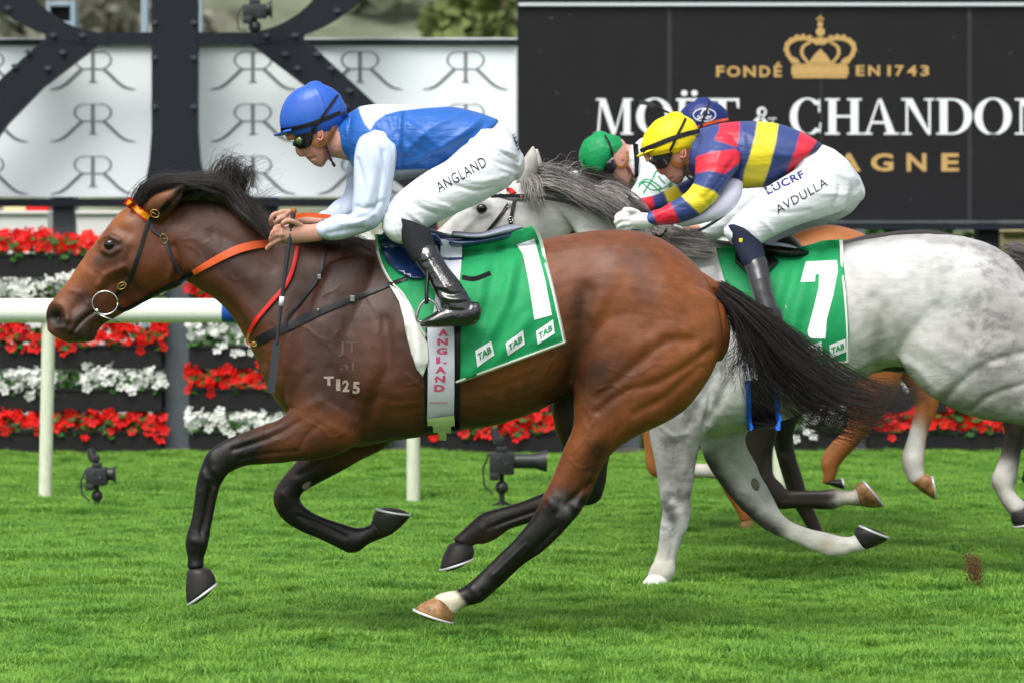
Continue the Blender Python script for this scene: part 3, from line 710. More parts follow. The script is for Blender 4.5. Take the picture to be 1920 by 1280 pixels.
mb = MB(); mb.box(hx(974, YB), hx(2400, YB), YB-.025, YB+.07, hz(431, YB), hz(419.5, YB), .002); mb.build('bottom_rail', M['ds'], bh)
for px in (990, 1300, 1600, 1850, 2200):
    mb = MB(); mb.box(hx(px)-.08, hx(px)+.08, YB+.08, YB+.2, 0, hz(10), .006); mb.build('support_post', M['ds'], bh)
lx = {'M': (1113, 1188), 'O': (1193, 1258)}
word = [('M', 1113, 1188), ('O', 1193, 1262), ('E', 1268, 1318), ('T', 1322, 1386), ('&', 1411, 1456), ('C', 1481, 1541), ('H', 1547, 1616), ('A', 1617, 1686), ('N', 1690, 1752), ('D', 1756, 1824), ('O', 1827, 1897), ('N', 1903, 1972)]
for ch, a, b in word:
    hgt, by_ = (68, 253) if ch != '&' else (44, 244)
    g = serif_word(ch, hgt, by_, [(a, b)])
    if ch == 'E': g[0] += ringp(1283, 175, 6, 5.5, .5, .5, n=12)+ringp(1302, 175, 6, 5.5, .5, .5, n=12)
    flat('white_letter', g, YB-.006, M['letter_white'], bh)
def gword(t, xs, y0, y1):
    for c_, (x0, x1) in zip(t, xs): flat('gold_letter', [textpolys(c_, x0, x1, y0-(7 if c_ == 'É' else 0), y1, .03)], YB-.006, M['gold'], bh)
gword('FONDÉ', ((1343, 1358), (1363, 1388), (1394, 1417), (1424, 1444), (1451, 1466)), 124, 145)
gword('EN1743', ((1605, 1621), (1628, 1650), (1664, 1670), (1678, 1695), (1701, 1719), (1726, 1742)), 123, 143)
gword('CHAMPAGNE', [(x0, x0+w_) for x0, w_ in zip((1282, 1334, 1384, 1440, 1508, 1570, 1633, 1700, 1765), (38, 36, 42, 46, 32, 44, 42, 37, 33))], 288, 322)
# crown: band, fleurons, pearled arches, orb
gc = [[rect(1487, 120, 1588, 124), rect(1484, 124.6, 1591, 141), rect(1487, 141.6, 1588, 147)]]
arch = []
for s in (-1, 1):
    arch += strip([(1538+s*50, 119), (1538+s*62, 98), (1538+s*60, 82), (1538+s*42, 73), (1538+s*20, 74), (1538+s*4, 84)], [7, 8, 9, 8, 7, 5], 4)
    arch += strip([(1538+s*22, 119), (1538+s*34, 103), (1538+s*32, 88), (1538+s*18, 79)], [5, 6, 6, 5], 4)
gc.append(arch)
gc.append([[(1516, 119), (1526, 104), (1538, 92), (1550, 104), (1560, 119)], [(1489, 119), (1486, 106), (1497, 112), (1500, 119)], [(1587, 119), (1590, 106), (1579, 112), (1576, 119)]])
pe = []
for s in (-1, 1):
    for (a, b) in ((52, 112), (60, 103), (64, 93), (62, 83), (54, 76), (44, 70), (32, 69), (20, 71), (10, 76)): pe += ringp(1538+s*a, b, 5, 5, .3, .3, n=8)
gc.append(pe); gc.append(ringp(1538, 60, 8.5, 8.5, .3, .3, n=14)+ringp(1538, 46, 5.5, 5.5, .3, .3, n=10)+[[(1533, 70), (1543, 70), (1546, 84), (1530, 84)], [(1535.5, 30), (1540.5, 30), (1540, 42), (1536, 42)], rect(1531, 34, 1545, 38)])
flat('gold_crown', gc, YB-.006, M['gold'], bh)
for k in range(26):
    x, y = rng.uniform(980, 1910), rng.uniform(20, 400); w_, h_ = rng.uniform(2, 7), rng.uniform(1, 3); sp = MB(); sp.box(hx(x, YB), hx(x+w_, YB), YB-.0045, YB-.004, hz(y+h_, YB), hz(y, YB)); sp.build('scuff', M['fence_post'], bh)
# ------------------------------------------------------------------ far hillside, trees, odds and ends behind the hoardings
def crown(c, rx, rz, n, leaf, seed, ry=None):
    g = np.random.default_rng(seed); ry = ry or rx; mb = MB(); lob = g.normal(0, .55, (14, 3)); lob[:, 2] = np.abs(lob[:, 2])*.8-.25; lr = g.uniform(.25, .5, 14)
    for i in range(n):
        k = g.integers(0, 14); d = g.normal(0, 1, 3); d /= np.linalg.norm(d); p = lob[k]+d*lr[k]*g.uniform(.6, 1)
        p = Vector((c[0]+p[0]*rx, c[1]+p[1]*ry, c[2]+p[2]*rz)); q = Vector(g.normal(0, 1, 3)).to_track_quat('Z', 'Y'); s = leaf*g.uniform(.6, 1.4)
        mb.add([p+q @ Vector(v)*s for v in ((-1, -.2, 0), (.1, -.7, .1), (1, .1, 0), (0, .7, -.1))], [(0, 1, 2, 3)])
    return mb
wood = MB(); g = np.random.default_rng(4)
for i in range(150):
    y = g.uniform(118, 215); x = g.uniform(-.17, .17)*y*1.1; z = -1+(y-110)*.42+4*mnoise.noise((x*.02, y*.02, 0))+1.5*mnoise.noise((x*.07, y*.07, 3))
    m = crown((x, y, z+1.6), g.uniform(1.5, 3.6), g.uniform(1.2, 2.4), 110, .5, i); wood.V and None; n0 = len(wood.V); wood.V += m.V; wood.F += [tuple(j+n0 for j in f) for f in m.F]
o = wood.build('hillside_wood', None, None); o.data.materials.append(M['wood_leaf']); o.data.materials.append(M['wood_leaf2'])
mi = np.repeat(g.integers(0, 2, 150), 110); o.data.polygons.foreach_set('material_index', mi.astype('i')); put(o, 'grey green scrub and trees covering the far hillside', 'wood', kind='stuff')
def tree(x, y, z0, h, r, m, label, seed):
    t = thing('tree', label, 'tree', (x, y, z0)); mb = MB(); mb.tube([(x, y, z0-.5), (x+.1, y, z0+h*.4), (x, y+.1, z0+h*.8)], [.22, .16, .05], 8)
    for k in range(5): a = k*1.3; mb.tube([(x+.05, y, z0+h*(.3+.08*k)), (x+math.cos(a)*r*.6, y+math.sin(a)*r*.6, z0+h*(.55+.07*k))], [.08, .02], 6)
    o = mb.build('trunk', M['bark'], t, smooth=True); crown((x, y, z0+h*.68), r, h*.4, 1500, .16, seed).build('crown', m, t)
tree((925-960)*60/FPX, 60, 0, 6.1, .62, M['bright_leaf'], 'yellow green tree just left of the black hoarding, rising behind the white one', 3)
# small framed box and slim posts seen over the white hoarding, upper left
fb = thing('framed_box', 'small pale blue framed box with a dark opening, left above the white hoarding', 'box', (hx(113, 34), 34, 0))
z = lambda p: hz(p, 34); x = lambda p: hx(p, 34)
mb = MB(); mb.box(x(86), x(94), 34, 34.3, 0, z(2), .01); mb.box(x(132), x(141), 34, 34.3, 0, z(2), .01); mb.box(x(94.2), x(131.8), 34, 34.3, z(12), z(3), .01); mb.box(x(94.2), x(131.8), 34.02, 34.3, z(60), z(40), .01); mb.build('frame', M['blue_frame'], fb)
mb = MB(); mb.box(x(94.5), x(131.5), 34.15, 34.25, z(39.5), z(12.5)); mb.build('screen', M['black'], fb)
mb = MB(); mb.box(hx(264, 31), hx(277, 31), 31, 31.1, 0, hz(-60, 31), .008); put(mb.build('slim_post', M['blue_frame']), 'slim pale blue post left of the dark monogram stem', 'post')
mb = MB(); mb.box(hx(373, 31), hx(379, 31), 31, 31.1, 0, hz(-60, 31), .006); put(mb.build('slim_post', M['blue_frame']), 'thin pale post just right of the dark monogram stem', 'post')
# white tables and marquee seen through the gap under the hoarding
def lowtable(px0, px1, Y, top, bot, m, label, name='counter'):
    t = thing(name, label, 'counter', (hx((px0+px1)/2, Y), Y, 0)); mb = MB(); mb.box(hx(px0, Y), hx(px1, Y), Y, Y+.7, hz(top+6, Y), hz(top, Y), .01); mb.build('top', m, t)
    mb = MB(); mb.box(hx(px0+3, Y), hx(px1-3, Y), Y+.03, Y+.6, 0, hz(top+6.5, Y), .01); mb.build('front', m, t)
lowtable(-80, 92, 31, 396, 470, M['cloth_white'], 'white clothed counter under the hoarding at the far left')
lowtable(140, 300, 31, 396, 470, M['cloth_white'], 'white clothed counter under the hoarding right of the dark post')
lowtable(1878, 1990, 29, 431, 460, M['cream'], 'pale cream counter under the right end of the black hoarding')
for (px, c_, nm) in ((22, M['cream'], 'cream'), (62, M['petal_red'], 'red')):
    mb = MB(); xx = hx(px, 30.9); mb.box(xx-.1, xx+.1, 31.1, 31.3, hz(396, 31), hz(388, 31), .01); put(mb.build('carton', c_), 'small blurred %s carton standing on the leftmost white counter' % nm, 'carton')
hb = crown((hx(1720, 30), 30.5, 1.2), 1.9, .75, 1800, .05, 77, .5); put(hb.build('clipped_hedge', M['leaf']), 'low green hedge behind the fence, right of the grey horse rump', 'hedge')
mb = MB(); mb.box(hx(1828, 29.2), hx(1872, 29.2), 29.2, 29.3, 0, hz(425, 29.2), .01); put(mb.build('dark_pillar', M['ds']), 'short dark pillar under the black hoarding beside the cream counter', 'pillar')
# ------------------------------------------------------------------ remote cameras
def camera_thing(px, top, bot, Y, label, face, lens_len, zoom=1.):
    """face +1 lens to the right, measured in photo px"""
    s = Y/FPX; t = thing('remote_camera', label, 'camera', W(px, bot, Y))
    X = lambda p: (p-960)*s; Z = lambda q: CAMH-(q-HZ)*s; h = bot-top
    def P(name, mb, m='camera_black', par=None, sm=False):
        o = mb.build(name, M[m], par or t); return autosmooth(o, 35)
    b0, b1 = top+.36*h, top+.68*h; w = 22*zoom
    mb = MB(); mb.box(X(px-w), X(px+w), Y-.055, Y+.055, Z(b1), Z(b0), .012); mb.box(X(px-w*.45), X(px+w*.45), Y-.03, Y+.03, Z(b0+1), Z(b0-10*zoom), .01); mb.box(X(px-w), X(px-w*.2), Y-.06, Y+.04, Z(b1+10*zoom), Z(b1-4), .01)
    body = P('body', mb)
    for k in range(2):
        mb = MB(); mb.cyl((X(px+(k*14-6)*zoom), Y-.058, Z(b0+9*zoom+k*10*zoom)), (0, 1, 0), .007, .01, 12); P('button', mb, 'rail_steel', body)
    c = ((b0+b1)/2-4); L = lens_len
    mb = MB(); mb.cyl((X(px+face*(w+L*.35)), Y, Z(c)), (face, 0, 0), 13*s*zoom, L*.7*s, 24); mb.cyl((X(px+face*(w+L*.82)), Y, Z(c)), (face, 0, 0), 14*s*zoom, L*.34*s, 24, 20*s*zoom); lens = P('lens', mb)
    mb = MB(); mb.cyl((X(px+face*(w+L*.99)), Y, Z(c)), (face, 0, 0), 17*s*zoom, 1.2*s, 24); P('front_glass', mb, 'glass', lens)
    mb = MB(); mb.cyl((X(px-2), Y, Z(top+.30*h)), (0, 0, 1), 6*s*zoom, .1*h*s, 14); mb.box(X(px-15*zoom), X(px+5*zoom), Y-.025, Y+.025, Z(top+.26*h), Z(top+.13*h), .01); mb.tube([W(px-8*zoom, top+.2*h, Y), W(px-12*zoom, top+.1*h, Y), W(px-14*zoom, top+2, Y)], [.028, .024, .018], 10); P('trigger_unit', mb)
    mb = MB(); mb.cyl((X(px), Y, Z(b1+.08*h)), (0, 0, 1), 4*s*zoom, .2*h*s, 14); mb.ball((X(px), Y, Z(b1+.19*h)), 12*s*zoom); pb = 0 if Z(bot) < .1 else Z(bot+4); mb.cyl((X(px), Y, (Z(bot-12)+pb)*.5), (0, 0, 1), 5*s*zoom, max(Z(bot-12)-pb, .02), 14); P('ball_mount', mb)
    if Z(bot) < .1:
        mb = MB()
        for a in (0, 2.1, 4.2): mb.tube([(X(px), Y, .05), (X(px)+.1*math.cos(a+.4), Y+.1*math.sin(a+.4), .008)], [.009, .006], 8)
        P('foot', mb)
    mb = MB(); mb.tube([W(px-w-1, b0+4, Y-.03), W(px-w-12*zoom, (b0+b1)/2+10, Y-.04), W(px-w-9*zoom, b1+20*zoom, Y-.03), W(px-w+6*zoom, bot-4, Y-.05)], .0055, 6); P('strap', mb)
    return t
camera_thing(182, 838, 942, 21.4, 'small black remote camera on a low mount in the grass beside the left rail post', 1, 16, .9)
camera_thing(941, 800, 930, 21.4, 'black remote camera with a long lens in the grass under the bay horse belly', 1, 62, 1.05)
ct = camera_thing(478, -22, 62, 27.2, 'black remote camera perched on the upper right bar of the dark monogram frame', 1, 10, 1.)
# ================================================================== HORSES
def hoof(parent, Y, dy, cor, sole, hw, m, label=None, shoe=4.5):
    """cor / sole: (heel x,y, toe x,y) in photo px"""
    a, b = np.array(cor, float), np.array(sole, float); mid = (a+b)/2
    a2_ = a+np.r_[(a[2:]-a[:2])*.07, (a[:2]-a[2:])*.07]; V, F = loft([(*a2_, hw*.76, dy), (*(a*.55+b*.45), hw*.93, dy), (*(a*.14+b*.86), hw*1.0, dy), (*(b+np.array([(b[2]-b[0])*.02, (b[3]-b[1])*.02, -(b[2]-b[0])*.03, -(b[3]-b[1])*.03])), hw*.97, dy)], Y, 24, 4, .22)
    o = part('hoof', V, F, M[m], parent, True, label=label)
    d = np.array([(b[0]+b[2])/2-(a[0]+a[2])/2, (b[1]+b[3])/2-(a[1]+a[3])/2]); d /= np.linalg.norm(d)
    n = np.array([-(b[3]-b[1]), b[2]-b[0]]); n /= np.linalg.norm(n); n = n if n@d > 0 else -n
    s0 = b+np.r_[n, n]*.5; s1 = b+np.r_[n, n]*shoe; c = (s0[:2]+s0[2:])/2
    ex = lambda s: np.r_[s[:2]+(s[:2]-s[2:])*.02, s[2:]-(s[:2]-s[2:])*.02]
    V, F = loft([(*ex(s0), hw*1.03, dy), (*ex(s1), hw*1.03, dy)], Y, 22, 2, .02)
    part('horseshoe', V, F, M['shoe'], o, True)
    return o
def eyes(parent, Y, px, py, dy, r, roll=0):
    for s in (1, -1):
        mb = MB(); c = W(px, py, Y-s*dy) if s == 1 else (W(px, py, Y-dy)[0], Y+dy, W(px, py, Y-dy)[2])
        mb.ball(c, r, r*.6, r*.82, 20, 14); mb.build('eye', M['eye'], parent, smooth=True)
def extra_noise(a1, s1, a2, s2, seed=0):
    return lambda V, N: a1*vn(V, s1, seed)+a2*vn(V, s2, seed+5)

# ------------------------------------------------------------------ bay horse, number 1
YA = 15.0
trunkA = [(292, 381, 350, 528, .062, 0, -.1), (345, 377, 378, 546, .07, 0, -.3), (398, 376, 408, 566, .078, 0, -.4), (448, 390, 440, 600, .09, 0, -.4),
 (500, 410, 463, 640, .105, 0, -.45), (560, 428, 484, 684, .13, 0, -.45), (618, 440, 502, 724, .16, 0, -.4), (665, 446, 528, 764, .19, 0, -.35), (705, 450, 580, 806, .215, 0, -.3),
 (745, 456, 650, 836, .24, 0, -.22), (790, 464, 720, 830, .27, 0, -.12), (845, 470, 785, 819, .29, 0, -.08), (905, 468, 850, 809, .30, 0, -.06), (965, 458, 925, 797, .295, 0, -.06),
 (1020, 448, 1000, 774, .27, 0, -.04), (1075, 438, 1062, 742, .24, 0, 0), (1130, 431, 1130, 722, .24, 0, .05), (1185, 432, 1190, 730, .25, 0, .05),
 (1235, 446, 1240, 735, .25, 0, .0), (1280, 474, 1285, 728, .23, 0, -.05), (1318, 512, 1318, 710, .19, 0, -.1), (1342, 556, 1340, 680, .13, 0, -.1)]
headA = [(285, 380, 343, 520, .055, 0, 0), (262, 376, 343, 532, .068, 0, .15), (238, 388, 332, 540, .085, 0, .25), (214, 410, 306, 550, .092, 0, .3), (193, 437, 268, 568, .085, 0, .3),
 (170, 466, 238, 584, .066, 0, .2), (145, 500, 216, 597, .056, 0, .1), (124, 530, 197, 607, .052, 0, .05), (104, 556, 184, 620, .055, 0, .1), (92, 573, 180, 632, .058, 0, .1),
 (86, 592, 170, 640, .055, 0, .1), (88, 612, 140, 642, .046, 0, .1)]
thighA = [(1095, 500, 1345, 560, .09, -.13), (1078, 580, 1355, 622, .125, -.13), (1072, 650, 1350, 665, .135, -.13), (1072, 710, 1322, 722, .13, -.13), (1076, 755, 1275, 775, .115, -.13),
 (1074, 800, 1205, 812, .095, -.13), (1058, 838, 1150, 846, .075, -.13), (1038, 884, 1122, 890, .058, -.12), (1024, 918, 1108, 925, .047, -.12), (1010, 946, 1090, 957, .045, -.12),
 (996, 972, 1073, 978, .042, -.12), (978, 994, 1050, 1002, .036, -.12), (955, 1020, 1016, 1034, .032, -.115), (928, 1046, 983, 1058, .03, -.11), (902, 1070, 955, 1084, .031, -.11),
 (878, 1092, 930, 1106, .036, -.105), (860, 1104, 902, 1128, .037, -.105), (842, 1108, 872, 1136, .032, -.105), (826, 1112, 858, 1146, .034, -.105), (815, 1117, 853, 1151, .036, -.105)]
offhindA = [(1040, 700, 1210, 730, .11, .12), (1034, 762, 1180, 780, .09, .12), (1042, 806, 1160, 815, .075, .12), (1056, 840, 1146, 846, .06, .12), (1068, 872, 1139, 876, .045, .12), (1066, 900, 1136, 908, .042, .12),
 (1055, 908, 1120, 942, .04, .12), (1036, 917, 1080, 950, .035, .12), (1012, 926, 1028, 968, .03, .12), (975, 940, 986, 982, .029, .12), (940, 951, 955, 992, .03, .12),
 (908, 960, 930, 1009, .035, .12), (888, 974, 908, 1019, .034, .12), (866, 994, 893, 1020, .03, .12), (850, 1008, 888, 1024, .03, .12)]
shoulderA = [(610, 500, 700, 485, .05, -.10), (575, 560, 715, 555, .08, -.11), (548, 630, 722, 640, .095, -.125), (534, 700, 722, 712, .10, -.135), (536, 755, 700, 790, .095, -.14)]
foreA = [(560, 720, 690, 800, .09, -.15), (545, 762, 660, 838, .085, -.15), (528, 782, 610, 858, .075, -.15), (503, 793, 556, 864, .062, -.15), (470, 805, 500, 869, .05, -.145), (437, 818, 462, 873, .042, -.14), (408, 832, 434, 884, .042, -.14),
 (388, 850, 424, 893, .044, -.14), (375, 878, 418, 902, .041, -.14), (368, 908, 411, 915, .034, -.14), (364, 940, 405, 942, .029, -.14), (358, 974, 398, 978, .027, -.14), (349, 1003, 393, 1004, .033, -.14),
 (347, 1024, 389, 1026, .035, -.14), (351, 1044, 382, 1046, .029, -.14), (350, 1062, 383, 1060, .032, -.14)]
offforeA = [(600, 760, 760, 800, .09, .12), (588, 820, 722, 838, .08, .12), (560, 858, 678, 862, .066, .12), (536, 887, 622, 892, .05, .12), (519, 910, 577, 916, .042, .12), (512, 930, 563, 930, .042, .12),
 (516, 952, 566, 944, .04, .12), (532, 974, 578, 955, .034, .12), (560, 992, 596, 965, .028, .12), (598, 1009, 623, 975, .026, .12), (632, 1026, 652, 984, .029, .12), (655, 1036, 668, 988, .034, .12), (674, 1032, 684, 986, .033, .12), (692, 1019, 696, 980, .029, .12), (716, 1010, 695, 972, .031, .12), (732, 1004, 700, 976, .033, .12)]
earA = [(266, 402, 306, 416, .03, -.05), (270, 384, 318, 404, .036, -.075), (288, 366, 330, 390, .034, -.095), (314, 355, 340, 374, .024, -.105), (343, 343, 348, 350, .006, -.11)]
earA2 = [tuple(list(r[:5])+[.055]) for r in earA]
earA2 = [(r[0]-6, r[1]-4, r[2]-6, r[3]-4, r[4], r[5]) for r in earA2]
V, F = union([loft(trunkA, YA, 40), loft(headA, YA, 32), loft(thighA, YA, 30), loft(offhindA, YA, 24), loft(shoulderA, YA, 24), loft(foreA, YA, 26), loft(offforeA, YA, 24), loft(earA, YA-0, 18), loft(earA2, YA, 18),
              loft([(1322, 512, 1342, 545, .04, 0), (1345, 528, 1345, 552, .035, 0), (1372, 540, 1362, 562, .028, 0)], YA, 16)], .0066, 5)
sA0 = [  # muscles, joints and veins: (side, line, radius px, height m)
 ('b', [(207, 458)], 19, .007), ('b', [(188, 452), (205, 443), (224, 452)], 4.5, .011), ('b', [(192, 470), (208, 476), (224, 467)], 4, .007), ('b', [(224, 430), (240, 436)], 12, -.009), ('b', [(180, 470), (192, 480)], 8, -.005),
 ('b', [(186, 535), (200, 515), (232, 500)], 6, .008), ('b', [(192, 548), (215, 530), (240, 518)], 8, -.006), ('b', [(262, 500), (290, 500), (310, 480)], 34, .012), ('b', [(245, 470), (238, 510), (262, 550)], 7, -.005),
 ('b', [(104, 594)], 12, -.035), ('b', [(86, 588), (92, 574), (106, 568), (122, 580), (126, 598)], 6, .009), ('b', [(126, 600), (120, 612), (104, 614)], 5, .006), ('b', [(133, 628), (150, 606), (166, 592), (180, 584)], 3.5, -.010), ('b', [(138, 578), (160, 560)], 9, -.006), ('b', [(120, 616), (138, 622)], 7, .006),
 ('b', [(140, 600), (160, 582)], 6, .004), ('b', [(172, 628), (178, 606)], 6, -.004), ('b', [(150, 500), (175, 520), (185, 545)], 7, .003), ('b', [(130, 545), (150, 550), (165, 570)], 4, .003),
 ('b', [(330, 528), (336, 500), (326, 462)], 7, -.010), ('b', [(316, 520), (322, 492), (312, 460)], 7, .006), ('b', [(312, 395), (340, 362)], 6, -.010),
 ('b', [(352, 520), (400, 556), (440, 585), (470, 640), (488, 680)], 11, -.010), ('b', [(360, 490), (420, 530), (480, 600)], 16, .007), ('b', [(330, 440), (400, 470), (470, 520)], 20, .008), ('b', [(400, 440), (450, 460), (510, 500)], 12, -.006),
 ('b', [(500, 470), (540, 520), (556, 590)], 20, -.010), ('b', [(560, 520), (580, 470), (620, 455)], 14, -.008),
 ('n', [(640, 470), (606, 540), (570, 620), (548, 690)], 9, .008), ('n', [(590, 610), (560, 690)], 22, .006), ('n', [(560, 560), (535, 640), (520, 700)], 10, -.010),
 ('n', [(722, 600), (728, 680), (712, 720), (690, 790)], 10, -.014), ('n', [(700, 580), (706, 660), (690, 720)], 16, .008), ('n', [(640, 560), (660, 640), (650, 720)], 12, -.006), ('n', [(620, 690), (650, 740), (672, 800)], 8, -.006), ('n', [(600, 750), (560, 770), (530, 790)], 8, .007), ('n', [(575, 700), (556, 735), (548, 762)], 8, -.008),
 ('n', [(660, 745), (690, 760), (710, 745)], 8, -.006), ('n', [(622, 800), (650, 812), (668, 830)], 7, .006), ('n', [(597, 796), (575, 815), (562, 842)], 5, -.006), ('n', [(437, 842), (470, 832), (519, 814), (560, 790)], 5, -.007), ('n', [(450, 860), (500, 850), (556, 846)], 4, -.005), ('n', [(460, 826), (520, 800)], 6, .004),
 ('n', [(398, 858), (410, 880)], 10, .005), ('n', [(384, 866), (392, 890)], 5, -.003), ('n', [(395, 905), (388, 960), (378, 1000)], 4, -.005), ('n', [(404, 905), (398, 960)], 3, .003), ('n', [(374, 920), (366, 985)], 4, .003), ('n', [(370, 1012)], 12, .004),
 ('f', [(556, 900), (545, 920)], 8, .004), ('f', [(560, 968), (600, 985), (645, 1008)], 4, -.004), ('f', [(640, 850), (600, 870), (560, 890)], 6, -.005),
 ('n', [(760, 640), (770, 740), (790, 800)], 14, -.006), ('n', [(900, 740), (940, 752), (1010, 730)], 18, .006), ('n', [(870, 770), (940, 775), (1010, 752)], 5, -.003), ('n', [(865, 735), (930, 728), (1000, 700)], 5, -.003),
 ('n', [(1100, 545), (1092, 600), (1086, 660), (1072, 710)], 13, -.022), ('n', [(1128, 560), (1115, 590)], 11, .010), ('n', [(1120, 640), (1150, 620), (1190, 640)], 20, .006), ('n', [(1060, 610), (1068, 680)], 14, -.007),
 ('n', [(1300, 640), (1252, 640), (1203, 676), (1154, 717), (1120, 745)], 8, -.010), ('n', [(1290, 618), (1240, 620), (1195, 652)], 13, .008), ('n', [(1330, 655), (1290, 685), (1230, 718), (1170, 735), (1120, 770)], 7, -.010), ('n', [(1310, 690), (1250, 742), (1190, 775)], 7, -.009), ('n', [(1320, 640), (1280, 668), (1230, 700)], 12, .007),
 ('n', [(1180, 470), (1210, 520), (1220, 570)], 22, -.007), ('n', [(1150, 480), (1130, 530)], 20, .007), ('n', [(1260, 540), (1250, 600)], 30, .006), ('n', [(1220, 620)], 14, -.010),
 ('n', [(1108, 905), (1085, 925), (1062, 946)], 7, -.011), ('n', [(1120, 850), (1106, 890), (1094, 920), (1080, 950)], 5, .006), ('n', [(1040, 930), (1030, 955)], 9, .005), ('n', [(1072, 965), (1080, 950)], 8, .007),
 ('n', [(1042, 990), (990, 1042), (930, 1098)], 4.5, -.007), ('n', [(1052, 998), (1000, 1050), (940, 1106)], 4, .004), ('n', [(905, 1100)], 12, .005), ('n', [(1160, 800), (1130, 840), (1105, 880)], 9, -.006),
 ('f', [(1010, 955), (950, 975), (915, 990)], 4, -.005), ('f', [(1110, 905)], 14, .006),
 # veins
 ('n', [(1068, 858), (1078, 872), (1096, 878), (1110, 870)], 2.6, .005), ('n', [(1100, 800), (1090, 830), (1070, 850)], 2.6, .004), ('n', [(1120, 730), (1150, 722), (1175, 738), (1190, 730)], 2.6, .005), ('n', [(1095, 760), (1110, 790), (1100, 820)], 2.4, .003),
 ('n', [(580, 792), (600, 800), (620, 820), (640, 812)], 2.6, .005), ('n', [(560, 800), (540, 808), (510, 830)], 2.4, .004), ('b', [(344, 450), (366, 448), (380, 458), (396, 450)], 2.6, .003), ('b', [(420, 512), (440, 525), (460, 520)], 2.4, .002), ('b', [(232, 480), (222, 500), (228, 520)], 2.6, .004), ('b', [(180, 505), (200, 520), (196, 540)], 2.6, .004),
 ('n', [(760, 700), (800, 730), (860, 745)], 3, .004), ('n', [(1020, 700), (1040, 670), (1060, 650)], 3, .004), ('n', [(690, 560), (712, 600), (700, 650)], 3, .004)]
sA = [(q[0], q[1], q[2]*1.2, q[3]*.70) if (q[2] > 4 and q[1][0][0] > 480 and q[1][0][1] < 850) else (q[0], q[1], q[2], q[3]*(.5 if q[2] < 3.1 and q[3] > 0 else 1)) for q in sA0]
sA += [('n', [(384, 852), (400, 846)], 5, .004), ('n', [(400, 880), (412, 892)], 5, .005), ('n', [(380, 884), (386, 896)], 4, .004), ('n', [(392, 918), (384, 965), (376, 995)], 3, -.007), ('n', [(401, 915), (394, 960), (388, 995)], 3, .005), ('n', [(360, 1012), (378, 1016)], 7, .005), ('n', [(366, 1036), (366, 1052)], 5, -.003), ('n', [(384, 1010), (382, 1026)], 5, .005), ('n', [(1072, 944), (1084, 952)], 6, .007), ('n', [(1022, 930), (1040, 950)], 6, .005), ('n', [(1050, 940), (1046, 962)], 5, -.006), ('n', [(1000, 1040), (950, 1090)], 3, -.006), ('n', [(985, 1020), (925, 1078)], 3, .004), ('n', [(884, 1102), (898, 1118)], 6, .005), ('f', [(530, 925), (545, 940)], 6, .004), ('f', [(560, 965), (610, 985), (650, 1005)], 3, -.006), ('f', [(1122, 915), (1126, 930)], 6, .005), ('f', [(1000, 960), (930, 985)], 3, -.006), ('f', [(904, 990)], 7, .005)]
sA += [('b',[(350,460),(363,466),(373,475),(381,487),(381,501)],2.6,0.0019),('b',[(380,500),(394,500),(408,499),(421,505),(432,513),(439,525)],2.0,0.0015),('b',[(430,470),(444,469),(458,468),(472,469),(484,463)],2.1,0.0013),('b',[(420,540),(424,553),(425,567),(430,580),(431,594)],2.0,0.0016),('n',[(560,600),(568,612),(580,618),(590,628),(602,635),(615,638)],2.8,0.0018),('n',[(600,640),(613,645),(622,656),(631,667),(637,679),(647,689)],2.7,0.0017),('n',[(640,600),(638,614),(630,626),(626,639),(623,652)],2.0,0.0012),('n',[(590,560),(603,556),(616,549),(629,544),(637,533)],2.5,0.0014),('n',[(690,700),(691,714),(687,727),(684,741),(683,755)],2.3,0.0017),('n',[(730,760),(743,756),(757,759),(770,755),(784,755),(798,760),(811,758)],2.6,0.0014),('n',[(760,720),(774,720),(786,712),(793,700),(795,686),(804,675)],2.1,0.0018),('n',[(880,780),(893,784),(904,793),(915,801),(928,807),(941,813)],2.6,0.0012),('n',[(900,740),(914,740),(927,744),(938,753),(952,755),(963,764)],2.0,0.0014),('n',[(1120,780),(1114,793),(1103,801),(1093,812),(1080,817)],2.4,0.0013),('n',[(1150,800),(1147,814),(1149,828),(1156,839),(1168,847)],2.5,0.0020),('n',[(1100,820),(1106,833),(1117,841),(1123,854),(1128,867)],2.3,0.0012),('n',[(1180,560),(1188,572),(1190,586),(1194,599),(1199,612)],2.0,0.0019),('n',[(1240,580),(1251,589),(1262,598),(1269,610),(1280,618)],2.6,0.0019),('n',[(1140,690),(1154,693),(1165,701),(1179,703),(1193,703)],2.0,0.0018),('n',[(1200,700),(1211,692),(1222,683),(1236,681),(1250,685)],2.8,0.0014),('n',[(590,800),(577,806),(564,809),(550,812),(537,818)],2.3,0.0012),('b',[(540,820),(527,825),(513,823),(502,814),(492,804)],2.3,0.0014),('b',[(500,815),(490,825),(483,837),(473,846),(459,851)],2.2,0.0018),('b',[(240,460),(233,472),(223,482),(212,491)],2.6,0.0014),('b',[(170,520),(172,534),(177,547),(183,560)],2.6,0.0017),('b',[(260,520),(271,529),(276,542),(280,555)],2.4,0.0010),('b',[(150,545),(141,556),(136,569),(128,580)],2.3,0.0018)]
V = sculpt(V, F, sA, YA, lambda V, N: .003*vn(V, 9, 2)+.0007*vn(V, 26, 3)+.0003*vn(V, 55, 4))
BR, DK, BK, LT = (.165, .050, .015), (.030, .011, .007), (.006, .005, .005), (.27, .088, .025)
